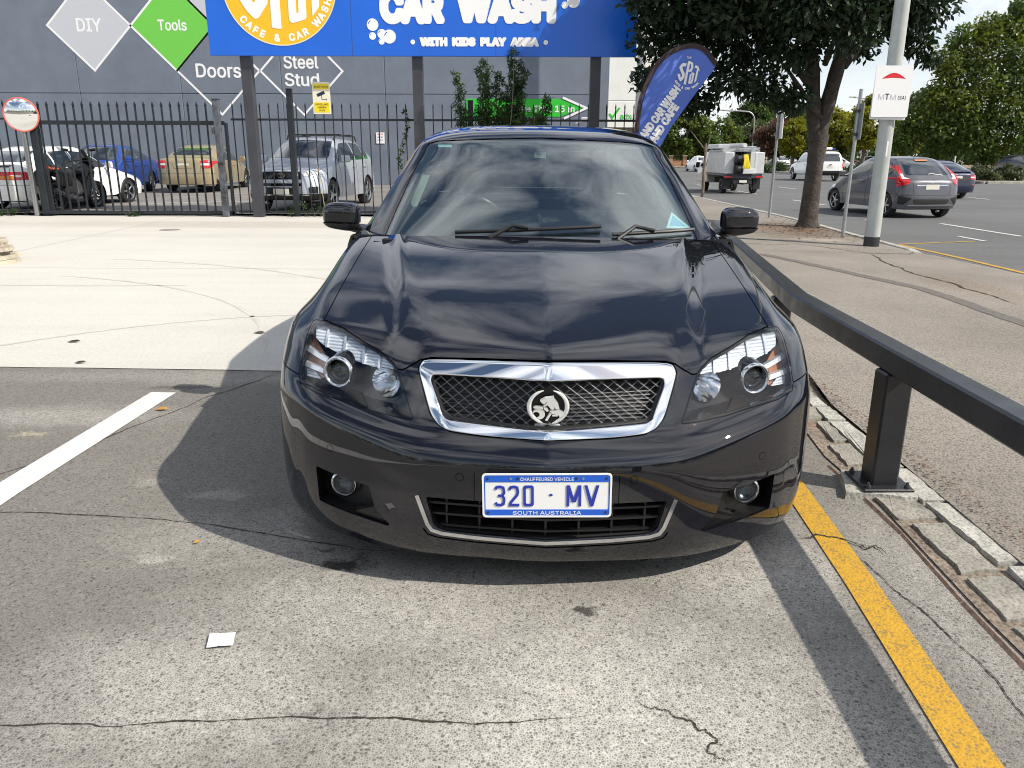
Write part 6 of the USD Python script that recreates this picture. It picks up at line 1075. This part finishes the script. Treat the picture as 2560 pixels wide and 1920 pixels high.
CARX, CARY, CAR_YAW, CAR_ROLL = .10, 2.11, -.8, .5
hero = thing('black_sedan', 'glossy black sedan with chrome grille parked nose first in the foreground', 'car', (CARX, CARY, 0), CAR_YAW, roll=CAR_ROLL)
def hp(name, mesh, mat, parent=hero, smooth=30, label=None):
    if hasattr(mesh, 'to_mesh'): mesh = solid(mesh)
    return put(name, mesh, mat, parent, smooth, label)

SH = FRONT.shell(0, -.010)
hoodcut = prism(HOODP, 'y', -.2, 1.6)
hood = SH ^ hoodcut
rest = SH - prism(HOODP.buffer(.0042, join_style=2), 'y', -.2, 1.7)
side = Polygon([(.362, .594), (.40, .6015), (.70, .6300), (.70, .70), (.9, 1.2), (1.7, 1.2), (1.7, -.1), (.80, -.1), (.80, .60), (.62, .6215), (.40, .5985)])
fendcut = Polygon([(.385, .5995), (.72, .634), (.80, .60), (.80, -.1), (1.7, -.1), (1.7, 1.3), (.0, 1.3), (.0, .80), (.385, .80)])
FX = prism(fendcut, 'x', -1.1, 1.1) - prism(sbox(-.7625, -.2, .7625, 1.7), 'z', -1, 2)
fend = rest ^ FX
bump = rest - (prism(fendcut.buffer(.0035, join_style=2), 'x', -1.1, 1.1) - prism(sbox(-.757, -.2, .757, 1.7), 'z', -1, 2))
heads = prism(HLP.buffer(.004), 'y', 0, .7) + prism(mir(HLP).buffer(.004), 'y', 0, .7)
fend = fend - heads
holes = heads + prism(Polygon(GO).buffer(.003), 'y', -.1, .4) + prism(unary_union([FOGP, mir(FOGP)]), 'y', 0, .5) + prism(INP, 'y', -.1, .3) + prism(GROOVE, 'y', -.1, .12)
SENS = [(-.680, .4135), (.680, .4135), (-.258, .3925), (.258, .3925)]
for x, z in SENS: holes = holes + prism(Point(x, z).buffer(.0125), 'y', -.1, .35)
for s in (-1, 1): holes = holes + prism(sbox(s * .2145 - .0012, .318, s * .2145 + .0012, .408), 'y', -.1, .1)
bump = bump - holes
bonnet = hp('bonnet', hood, 'car_paint_black')
bumper = hp('front_bumper', bump, 'car_paint_black')
for s in (-1, 1):
    f = fend ^ prism(sbox(0, -.2, 1.2, 1.7) if s > 0 else sbox(-1.2, -.2, 0, 1.7), 'z', -1, 2)
    hp('front_fender', f, 'car_paint_black')
for x, z in SENS:
    hp('parking_sensor', FRONT.shell(.0005, -.006) ^ prism(Point(x, z).buffer(.0108), 'y', -.1, .35), 'car_paint_black', bumper)

# dark structure behind the openings
hp('engine_bay', [box(-.70, .70, .42, 1.33, .30, .66), box(-.74, .74, .60, 1.40, .2, .70)], 'dark_trim')
hp('underbody', [box(-.78, .78, .40, 4.9, .17, .32), box(-.60, .60, .16, .42, .16, .22)], 'dark_trim')

# grille: chrome frame, woven wires, slats behind, emblem
def outline(P, n):
    Q = np.vstack([P, P[:1]]); t = np.arange(len(Q)); u = np.linspace(0, len(P), n * len(P), endpoint=False)
    a = PchipInterpolator(t, Q, axis=0)(u); lin = np.c_[np.interp(u, t, Q[:, 0]), np.interp(u, t, Q[:, 1])]; return .35 * a + .65 * lin
o, i_ = outline(GO, 12), outline(GI, 12)
for _ in range(6):
    o = .5 * o + .25 * (np.roll(o, 1, 0) + np.roll(o, -1, 0)); i_ = .5 * i_ + .25 * (np.roll(i_, 1, 0) + np.roll(i_, -1, 0))
_pf = [(-.01, -.020), (0, -.004), (.03, .005), (.08, .0095), (.16, .0115), (.86, .0115), (.95, .010), (.99, .005), (1.0, -.006), (1.002, -.024)]
V = []
for s, h in _pf:
    q = o * (1 - s) + i_ * s; V.append(np.c_[q[:, 0], front_y(q[:, 0], np.minimum(q[:, 1], .716)) - h, q[:, 1]])
n = len(o); V = np.vstack(V); k = np.arange(n); F = []
for r in range(len(_pf) - 1):
    a, b = r * n + k, r * n + (k + 1) % n; F += [np.c_[a, b, a + n], np.c_[b, b + n, a + n]]
gf = trimesh.Trimesh(V, np.vstack(F), process=False)
if gf.face_normals[:n * 6, 1].mean() > 0: gf.invert()
grille = hp('grille_frame', gf, 'chrome', smooth=50, label='bright chrome surround of the grille')
gp = Polygon(GI).buffer(.004)
inner = Polygon(GI).buffer(-.004)
hp('grille_gasket', FRONT.shell(-.010, -.030) ^ prism(Polygon(GI).buffer(.008).difference(Polygon(GI).buffer(-.0055)), 'y', -.1, .4), 'black_plastic', grille)
wires = []
for sgn in (-1, 1):
    for c in np.arange(-1.0, 1.01, .0375):
        L = LineString([(c - .5, .60 - sgn * .5 * .74), (c + .5, .60 + sgn * .5 * .74)]).intersection(inner)
        for g in getattr(L, 'geoms', [L]):
            if g.is_empty or g.length < .012: continue
            p = np.array([np.array(g.interpolate(t, True).coords[0]) for t in np.linspace(0, 1, 10)])
            wires.append((p, sgn))
for p, sgn in wires:
    hp('grille_wire', tube(np.c_[p[:, 0], front_y(p[:, 0], p[:, 1]) + .014 + .0012 * sgn, p[:, 1]], .00085, 5), 'chrome_dark', grille)
for z in np.arange(.535, .675, .0105):
    L = LineString([(-.5, z), (.5, z)]).intersection(gp)
    if L.is_empty: continue
    x = np.linspace(L.bounds[0], L.bounds[2], 24)
    hp('grille_slat', tube(np.c_[x, front_y(x, np.full(24, z)) + .040, np.full(24, z)], .0026, 5), 'black_plastic', grille)
hp('grille_backing', FRONT.shell(-.055, -.060) ^ prism(gp.buffer(.03), 'y', -.1, .5), 'dark_trim', grille)
ey = float(front_y(0, .60))
E = .000164
def emb(pts, d=.006, r=.0): return extrude(rpoly((np.asarray(pts) - (485, 430)) * [E, -E], r), d)
_em = []
for s in (-1, 1):
    a = np.radians(np.linspace(104, 264, 40)); rr = np.interp(np.linspace(0, 1, 40), [0, .12, .45, 1], [.0012, .0042, .0072, .0062])
    _em.append(tube(np.c_[s * .0560 * np.cos(a), .0560 * np.sin(a), np.full(40, .003)], rr, 10))
    _em.append(emb([(485 + s * 20, 760), (485 - s * 90, 775), (485 - s * 235, 815), (485 - s * 215, 850), (485 - s * 90, 835), (485 + s * 30, 790)], .007, .0008))
for q in ([(335, 290), (430, 228), (560, 208), (580, 192), (588, 240), (640, 318), (662, 350), (692, 462), (640, 470), (600, 430), (560, 370), (600, 455), (560, 480), (520, 440), (490, 395), (470, 380), (405, 425), (400, 395), (440, 365), (480, 310), (440, 330), (425, 362), (380, 345)],
          [(512, 500), (680, 482), (785, 535), (775, 590), (705, 640), (680, 590), (560, 560)], [(520, 538), (552, 562), (478, 715), (436, 702)], [(218, 438), (262, 412), (392, 424), (396, 468), (330, 455), (255, 458)], [(556, 585), (668, 580), (660, 612), (566, 612)], [(400, 430), (470, 440), (500, 500), (470, 520), (420, 480)]): _em.append(emb(q, .009, .0007))
_c0 = lambda x, y, r: Point((x - 485) * E, -(y - 430) * E).buffer(r * E)
_em.append(extrude(_c0(322, 575, 112).difference(_c0(275, 590, 62)), .008))
badge = stand(trimesh.util.concatenate(_em)); badge = rot(badge, 14, (1, 0, 0)); badge.apply_translation((0, ey - .004, .602))
hp('emblem', badge, 'ring_silver', grille, smooth=40, label='round chrome lion emblem')
hp('emblem_back', mov(stand(extrude(Point(0, 0).buffer(.056), .003)), (0, ey + .003, .602)), 'gloss_black', grille)

# headlights
def lathe_y(prof, c, n=40, tilt=0):
    m = lathe(prof, n); m = rot(m, 90, (1, 0, 0));   # z -> -y
    if tilt: m = rot(m, tilt, (0, 0, 1))
    return mov(m, c)
for s in (-1, 1):
    P = HLP if s > 0 else mir(HLP)
    Q = lambda pts: Polygon([(s * a, b) for a, b in pts]).buffer(0)
    back = FRONT.shell(-.105, -.11) ^ prism(P.buffer(.02), 'y', 0, .75)
    wall = FRONT.shell(-.001, -.108) ^ prism(P.buffer(.003).difference(P.buffer(-.004)), 'y', 0, .75)
    hl = hp('headlight', trimesh.util.concatenate([tm(back), tm(wall)]), 'gloss_black', label='clear headlight on the ' + ('left' if s < 0 else 'right') + ' of the photo')
    hp('lens', FRONT.shell(.0005, -.0028) ^ prism(P, 'y', 0, .75), 'lamp_glass', hl)
    browp = Q([(.797,.738),(.752,.741),(.682,.730),(.595,.7025),(.524,.682),(.492,.667),(.485,.652),(.558,.648),(.665,.664),(.754,.690),(.780,.702)])
    hp('side_lamp', FRONT.shell(-.016, -.022) ^ prism(browp, 'y', 0, .7), 'lamp_ribbed', hl)
    for a, b in ((.735, .70), (.665, .68), (.592, .658), (.535, .648)):
        hp('lamp_divider', FRONT.shell(-.010, -.018) ^ prism(browp.intersection(Q([(a - .004, b - .03), (a + .004, b - .03), (a + .010, b + .06), (a + .002, b + .06)])), 'y', 0, .7), 'lamp_silver', hl)
    mask = P.buffer(-.003).difference(browp.buffer(.002)).difference(Point(s * .672, .622).buffer(.050)).difference(Point(s * .512, .606).buffer(.049)).difference(Q([(.83,.72),(.745,.68),(.715,.60),(.74,.585),(.83,.585)]))
    hp('bezel', FRONT.shell(-.070, -.074) ^ prism(mask, 'y', 0, .7), 'gloss_black', hl)
    pc = (s * .672, .348, .624)
    pr_ = hp('projector_ring', lathe_y([(.0375, .004), (.0395, .018), (.043, .025), (.047, .026), (.0515, .022), (.053, .014)], pc, 48, s * 14), 'chrome_soft', hl, smooth=50)
    hp('projector_barrel', lathe_y([(.053, .014), (.055, .004), (.060, -.06)], pc, 40, s * 14), 'gloss_black', hl, smooth=50)
    hp('projector_lens', lathe_y([(.0001, .022), (.012, .0205), (.024, .015), (.034, .005), (.037, -.006)][::-1], pc, 40, s * 14), 'projector_glass', hl, smooth=60)
    a = np.linspace(0, 1, 12); bowl = lathe_y(np.c_[.008 + .042 * a, -.055 + .06 * a ** 2], (s * .512, .290, .606), 18, s * 20)
    hp('reflector_bowl', bowl, 'chrome', hl, smooth=12)
    hp('bulb', lathe_y([(.0001, .012), (.006, .010), (.008, 0), (.008, -.04)][::-1], (s * .512, .300, .606), 16, s * 20), 'lamp_silver', hl)
    hp('amber_reflector', FRONT.shell(-.040, -.044) ^ prism(Q([(.806,.700),(.765,.672),(.735,.645),(.722,.600),(.74,.588),(.805,.590)]), 'y', 0, .7), 'amber_lens', hl)
    for c in ((.809, .668, .728, .645), (.810, .625, .725, .612)):
        hp('lamp_bar', FRONT.shell(-.022, -.036) ^ prism(LineString([(s * c[0], c[1]), (s * c[2], c[3])]).buffer(.0065, cap_style=2), 'y', 0, .7), 'lamp_silver', hl)
    hp('side_reflector', FRONT.shell(-.030, -.034) ^ prism(Q([(.808,.612),(.77,.606),(.745,.588),(.80,.588)]), 'y', 0, .7), 'lamp_ribbed', hl)
    hp('washer_cover', FRONT.shell(.0022, -.003) ^ prism(Q([(.648,.5585),(.634,.584),(.588,.583),(.560,.546)]), 'y', 0, .7), 'gloss_black', hl)
    # fog lamp pocket
    FP = FOGP if s > 0 else mir(FOGP)
    pk = trimesh.util.concatenate([tm(FRONT.shell(-.062, -.068) ^ prism(FP.buffer(.02), 'y', 0, .6)), tm(FRONT.shell(-.002, -.066) ^ prism(FP.buffer(.004).difference(FP.buffer(.0005)), 'y', 0, .6))])
    fg = hp('fog_lamp_pocket', pk, 'black_plastic', bumper)
    fc = (s * .641, float(front_y(s * .641, .30)) + .040, .292)
    fl = hp('fog_lamp', lathe_y([(.032, -.02), (.0335, .006), (.038, .0125), (.0445, .009), (.047, -.002), (.047, -.03)], fc, 40, s * 8), 'chrome_soft', smooth=50)
    hp('fog_reflector', lathe_y([(.001, -.022), (.018, -.017), (.030, -.006), (.0350, .002)], fc, 24, s * 8), 'chrome_dark', fl)
    hp('fog_lens', lathe_y([(.0001, .010), (.015, .0085), (.028, .005), (.0355, .001)][::-1], fc, 32, s * 8), 'fog_glass', fl, smooth=60)
    hp('fog_blade', FRONT.shell(-.012, -.03) ^ prism(Q([(.530,.255),(.537,.25),(.60,.218),(.60,.213),(.475,.203)]), 'y', 0, .5), 'gloss_black', fg)

# lower intake
intake = hp('lower_intake', trimesh.util.concatenate([tm(FRONT.shell(-.085, -.09) ^ prism(INP.buffer(.03), 'y', -.1, .4)), tm(FRONT.shell(-.006, -.09) ^ prism(INP.buffer(.004).difference(INP.buffer(.0005)), 'y', -.1, .4))]), 'dark_trim')
for z, w in ((.297, .36), (.262, .345), (.224, .32)):
    x = np.linspace(-w, w, 30); hp('intake_slat', FRONT.shell(-.018, -.075) ^ prism(sbox(-w, z - .0035, w, z + .0035).intersection(INP), 'y', -.1, .4), 'black_plastic', intake)
for x in np.arange(-.30, .31, .10):
    hp('intake_strut', FRONT.shell(-.022, -.07) ^ prism(sbox(x - .003, .205, x + .003, .321).intersection(INP), 'y', -.1, .4), 'black_plastic', intake)
hp('chrome_strip', FRONT.shell(.005, -.008) ^ prism(STRIP, 'y', -.1, .2), 'chrome_soft', intake)

# number plate
pl = stand(extrude(rpoly([(-.187, -.068), (.187, -.068), (.187, .068), (-.187, .068)], .010), .004)); ply = -.016
plate = hp('number_plate', mov(rot(pl, -1.2, (0, 1, 0)), (0, ply, .3595)), 'plate_white')
def onplate(m, d): return mov(rot(m, -1.2, (0, 1, 0)), (0, ply - d, .3595))
rim = rpoly([(-.183, -.064), (.183, -.064), (.183, .064), (-.183, .064)], .008)
field = sbox(-.1795, -.045, .1795, .042)
hp('plate_border', onplate(stand(extrude(rim.difference(field), .0012)), .0040), 'plate_blue', plate)
hp('plate_rim', onplate(stand(extrude(rpoly([(-.1885, -.0695), (.1885, -.0695), (.1885, .0695), (-.1885, .0695)], .011).difference(rim), .0022)), .0040), 'plate_white', plate)
def glyph(ch, w=.031, h=.066, t=.0078):
    a = np.radians
    if ch == '0': g = affinity.scale(Point(0, 0).buffer(1, quad_segs=12), 1, 1); o_ = sbox(t, t, w - t, h - t).buffer(t, quad_segs=8); return o_.difference(sbox(t + .004, t + .004, w - t - .004, h - t - .004).buffer(.004))
    if ch == '3': return LineString([(.002, h - .012), (.006, h - .005), (w / 2, h - t / 2), (w - .006, h - .007), (w - t / 2, h - .018), (w - t / 2, h / 2 + .009), (w - .009, h / 2 + .001), (.013, h / 2 + .001), (w - .009, h / 2 + .001), (w - t / 2, h / 2 - .008), (w - t / 2, .018), (w - .006, .007), (w / 2, t / 2), (.006, .005), (.002, .012)]).buffer(t / 2, cap_style=2, quad_segs=4)
    if ch == '2': return LineString([(.002, h - .014), (.006, h - .006), (w / 2, h - t / 2), (w - .006, h - .007), (w - t / 2, h - .020), (w - .006, h / 2 + .003), (.006, .012), (t / 2, t / 2), (w, t / 2)]).buffer(t / 2, cap_style=2, join_style=2)
    if ch == 'M': w = .043; return unary_union([sbox(0, 0, t * 1.05, h), sbox(w - t * 1.05, 0, w, h), Polygon([(0, h), (t * 1.25, h), (w / 2, .026), (w - t * 1.25, h), (w, h), (w, h - .004), (w / 2 + .006, .0135), (w / 2 - .006, .0135), (0, h - .004)])])
    if ch == 'V': w = .043; return Polygon([(0, h), (t * 1.1, h), (w / 2, .02), (w - t * 1.1, h), (w, h), (w / 2 + .005, 0), (w / 2 - .005, 0)])
for ch, x in (('3', -.152), ('2', -.1115), ('0', -.069), ('M', .057), ('V', .109)):
    hp('character', onplate(mov(stand(extrude(glyph(ch), .0022)), (x, 0, -.0345)), .0040), 'ink_blue', plate, smooth=False)
hp('separator', onplate(stand(extrude(Polygon([(.0045, .001), (.0115, .0055), (.0185, .001), (.0115, -.0035)]), .0012)), .0040), 'ink_blue', plate, smooth=False)
hp('plate_lettering', onplate(mov(letters('CHAUFFEURED VEHICLE', .0100, .0008, width=.155), (.0, 0, .0460)), .0052), 'plate_white', plate, smooth=False)
hp('plate_lettering', onplate(mov(letters('SOUTH AUSTRALIA', .0110, .0008, width=.200), (0, 0, -.0610)), .0052), 'plate_white', plate, smooth=False)
for x, z, mt in ((-.172, .053, 'rubber_black'), (.172, .053, 'rubber_black'), (-.172, -.054, 'rubber_black'), (.172, -.054, 'rubber_black'), (-.085, .053, 'rubber_black'), (.085, .053, 'rubber_black'), (-.105, .053, 'alloy'), (.105, .053, 'alloy')):
    hp('plate_bolt', onplate(mov(stand(extrude(Point(0, 0).buffer(.0033), .0016)), (x, 0, z)), .0050), mt, plate)

# cowl, windscreen, roof, pillars
C0_ = CABIN.shell(0, -.012)
# glass edge follows the pillar column of the grid
e = [(q[4][0] + .012, q[4][2]) for q in _rows[:5]]; e = [(x, z - (.012 if k == 4 else 0)) for k, (x, z) in enumerate(e)]
WS = Polygon([(-x, z) for x, z in e] + [(-.53, 1.378), (0, 1.399), (.53, 1.378)] + e[::-1]).buffer(0)
WSC = rpoly([(-x + .055, z) for x, z in e if z > 1.0] + [(-.50, 1.345), (0, 1.362), (.50, 1.345)] + [(x - .055, z) for x, z in e[::-1] if z > 1.0], .02)
wp = prism(WS, 'y', 1.2, 2.45)
sidew = Polygon([(1.80, .985), (2.30, 1.285), (2.42, 1.330), (2.70, 1.352), (3.2, 1.358), (3.6, 1.338), (3.86, 1.285), (4.08, 1.15), (4.15, 1.03)])
RW = Polygon([(-.62, 1.05), (-.545, 1.345), (.545, 1.345), (.62, 1.05)])
shellroof = C0_ - wp - prism(sidew, 'x', -1.2, 1.2) - prism(RW, 'y', 3.7, 5) - prism(sbox(-1, .5, 1, 1.45), 'x', -1.2, 1.2).translate((0, 0, 0))
seam = prism(sbox(-.612, 2.2, -.606, 4.3), 'z', 1.25, 2) + prism(sbox(.606, 2.2, .612, 4.3), 'z', 1.25, 2) + prism(sbox(-.60, 2.30, .60, 2.305), 'z', 1.25, 2)
hp('roof', shellroof - (seam ^ CABIN.shell(.01, -.004)), 'car_paint_black')
ws = hp('windscreen', CABIN.shell(-.003, -.0075) ^ prism(WS.buffer(-.003), 'y', 1.2, 2.45), 'windscreen_glass')
hp('black_border', CABIN.shell(-.0085, -.010) ^ prism(WS.buffer(-.001).difference(WSC), 'y', 1.2, 2.45), 'black_plastic', ws)
hp('rear_window', CABIN.shell(-.003, -.0075) ^ prism(RW.buffer(-.003), 'y', 3.7, 5), 'side_glass')
for s in (-1, 1):
    lim = prism(sbox(.3, 0, 1.2, 6) if s > 0 else sbox(-1.2, 0, -.3, 6), 'z', -1, 3)
    for q in (sidew.intersection(sbox(1.7, .9, 2.92, 1.5)), sidew.intersection(sbox(3.02, .9, 4.3, 1.5))):
        hp('side_window', (CABIN.shell(-.004, -.008) ^ prism(q, 'x', -1.2, 1.2)) ^ lim, 'side_glass')
    hp('door_pillar', (CABIN.shell(-.002, -.02) ^ prism(sbox(2.92, .96, 3.02, 1.38), 'x', -1.2, 1.2)) ^ lim, 'gloss_black')
    strip = [(x - .040, z) for x, z in e if .94 < z < 1.31]; strip2 = [(x - .085, z) for x, z in e if .94 < z < 1.31]
    hp('roof_pillar_trim', CABIN.shell(-.05, -.06) ^ prism(Polygon([(s * a, b) for a, b in strip + strip2[::-1]]).buffer(0), 'y', 1.2, 2.5), 'trim_beige')
BS = BODY.shell(0, -.012)
arch = prism(Point(3.89, .335).buffer(.385, quad_segs=16), 'x', -1.2, 1.2)
lower = (BS ^ prism(sbox(-1.2, 1.4, 1.2, 5.3), 'z', -1, .98)) - arch
for s in (-1, 1):
    lim = prism(sbox(.70, 0, 1.2, 6) if s > 0 else sbox(-1.2, 0, -.70, 6), 'z', -1, 3)
    for nm, a, b in (('front_door', 1.455, 2.955), ('rear_door', 2.96, 3.95), ('quarter_panel', 3.955, 4.7)):
        d = ((BS - arch) ^ lim) ^ prism(sbox(-1.2, a, 1.2, b), 'z', -1, 3)
        pn = hp(nm, d, 'car_paint_black')
        if 'door' in nm: hp('door_handle', bbox(s * .905 - .02, s * .905 + .02, b - .35, b - .17, .80, .825, .008), 'car_paint_black', pn)
hp('boot', (BS - arch) ^ prism(sbox(-1.2, 4.705, 1.2, 5.3), 'z', -1, 3), 'car_paint_black')
for s in (-1, 1): hp('tail_light', bbox(s * .72 - .12, s * .72 + .12, 5.02, 5.15, .70, .86, .02), 'tail_red')
hp('cowl', [box(-.74, .74, 1.355, 1.60, .90, .938), box(-.70, .70, 1.345, 1.40, .93, .948)], 'black_plastic')
# cabin inside
hp('dashboard', [bbox(-.72, .72, 1.55, 2.05, .80, .948, .03), bbox(-.55, -.18, 1.80, 2.06, .92, .985, .03)], 'dark_trim')
hp('floor', box(-.80, .80, 1.40, 4.5, .30, .34), 'dark_trim')
hp('rear_shelf', box(-.80, .80, 4.05, 4.62, .85, .98), 'dark_trim')
sw = tube(np.c_[-.37 + .185 * np.cos(np.linspace(0, 2 * np.pi, 40, False)), np.zeros(40), .185 * np.sin(np.linspace(0, 2 * np.pi, 40, False))], .015, 10, True)
sw = trimesh.util.concatenate([sw, bbox(-.42, -.32, -.02, .03, -.06, .05, .02), bbox(-.54, -.20, -.005, .015, -.03, .0, .005)])
hp('steering_wheel', mov(rot(sw, 24, (1, 0, 0)), (0, 2.14, .93)), 'steering_leather')
for x in (-.38, .38):
    st = hp('front_seat', [bbox(x - .25, x + .25, 2.35, 2.9, .35, .55, .06), rot(bbox(x - .25, x + .25, 2.85, 2.98, .5, 1.10, .06), 14, (1, 0, 0), (0, 2.9, .5))], 'seat_leather')
    hp('headrest', rot(bbox(x - .13, x + .13, 2.87, 2.96, 1.12, 1.28, .04), 14, (1, 0, 0), (0, 2.9, .5)), 'seat_leather', st)
hp('rear_seat', [bbox(-.68, .68, 3.4, 3.95, .35, .55, .06), rot(bbox(-.68, .68, 3.9, 4.02, .5, 1.02, .06), 18, (1, 0, 0), (0, 3.95, .5))], 'seat_leather')
mm = Manifold.batch_hull([prism(Polygon([(-.115, 1.372), (.115, 1.372), (.085, 1.305), (-.085, 1.305)]), 'y', 0, .05)]).translate((0, 2.06, -.012))
hp('mirror_housing', mm, 'dark_trim'); hp('sensor_window', box(-.03, .03, 2.057, 2.0595, 1.297, 1.325), 'trim_beige')
def on_ws(poly, d):  # sticker inside the windscreen
    return CABIN.shell(-d, -d - .0012) ^ prism(poly, 'y', 1.2, 2.45)
hp('registration_label', on_ws(sbox(-.530, 1.345, -.455, 1.357), .0082), 'sticker_pale', ws)
tri_ = Polygon([(.615, 1.062), (.575, .998), (.70, .992)])
hp('triangle_sticker', on_ws(tri_, .0082), 'sticker_pale', ws, label='blue triangular sticker low on the windscreen'); hp('triangle_print', on_ws(tri_.buffer(-.0095), .0079), 'sticker_cyan', ws)
a = np.radians(np.linspace(195, 345, 20)); hp('chrome_hoop', tube(np.c_[.045 * np.cos(a) + .02, np.full(20, 1.78), 1.03 + .045 * np.sin(a)], .0028, 6), 'chrome_soft')
# wipers
def wiper(b0, b1, piv, elbow):
    sm = lambda x, z: CABIN_y(x, z)
    p = np.array([[x, CABIN_y(x, z) - .022, z + .004] for x, z in np.linspace(b0, b1, 12)])
    w = hp('wiper_blade', tube(p, .0085, 8), 'black_plastic')
    q = np.array([[piv[0], CABIN_y(*piv) - .03, piv[1]], [elbow[0], CABIN_y(*elbow) - .04, elbow[1] + .012], [(b0[0] + b1[0]) / 2, CABIN_y((b0[0] + b1[0]) / 2, (b0[1] + b1[1]) / 2) - .034, (b0[1] + b1[1]) / 2 + .012]])
    hp('wiper_arm', tube(np.array([q[0], q[0] * .5 + q[1] * .5, q[1], q[1] * .5 + q[2] * .5, q[2]]), [.010, .009, .009, .008, .007], 8), 'black_plastic', w)
_c = CABIN.G[:60].reshape(-1, 3); _cyf = LinearNDInterpolator(_c[:, [0, 2]], _c[:, 1])
def CABIN_y(x, z): return float(_cyf(x, z))
wiper((-.385, .972), (.268, 1.004), (-.23, .958), (-.13, .997)); wiper((.315, .972), (.70, .990), (.335, .958), (.42, .998))
# door mirrors
_ms = trimesh.creation.icosphere(4); _d = _ms.vertices; _n = 3.6
_sv = np.sign(_d) * np.abs(_d); _len = (np.abs(_d) ** _n).sum(1) ** (1 / _n); _sv = _d / _len[:, None]
for s in (-1, 1):
    u = (_sv[:, 0] + 1) / 2  # 0 inner, 1 outer
    v = np.c_[.968 + .092 * _sv[:, 0], 1.765 + .058 * _sv[:, 1] + .03 * (u - .5), 1.018 + np.where(_sv[:, 2] > 0, (.064 - .006 * u ** 2), (.078 - .022 * u)) * _sv[:, 2]]; v[:, 1] -= .018 * np.clip(-_sv[:, 1], 0, 1) * (1 - u)
    mh = trimesh.Trimesh(v * [s, 1, 1], _ms.faces if s > 0 else _ms.faces[:, ::-1], process=False); cut = v[_ms.faces].mean(1)[:, 2] > .985 - .0 * s
    mr = hp('door_mirror', trimesh.Trimesh(mh.vertices, mh.faces[cut], process=True), 'car_paint_black', smooth=True)
    lowm = trimesh.Trimesh(.968 * np.array([s, 0, 0]) + (mh.vertices - .968 * np.array([s, 0, 0])) * [.985, .985, 1] + [0, .001 * 1.765, 0], mh.faces[~cut], process=True)
    sp = lambda c, r: Manifold.sphere(r, 20).translate((s * c[0], c[1], c[2]))
    hp('mirror_base', lowm, 'black_plastic', mr, smooth=True); hp('mirror_arm', tm(Manifold.batch_hull([sp((.93, 1.765, .962), .020), sp((.85, 1.80, .950), .022), sp((.86, 1.72, .948), .018)])), 'black_plastic', mr, smooth=50)
    hp('mirror_glass', box(*(sorted((s * .90, s * 1.04))), 1.812, 1.816, .97, 1.06), 'chrome', mr)
# wheels
for y in (.88, 3.89):
    for s in (-1, 1): wheel(hero, (s * .80, y, .335), .335, .235, s)
for s in (-1, 1): hp('wheel_liner', rot(mov(lathe([(.36, -.12), (.375, .10), (.30, .11)], 30), (0, 0, 0)), 90 * s, (0, 1, 0)).apply_transform(trimesh.transformations.translation_matrix((s * .80, .88, .335))), 'dark_trim')
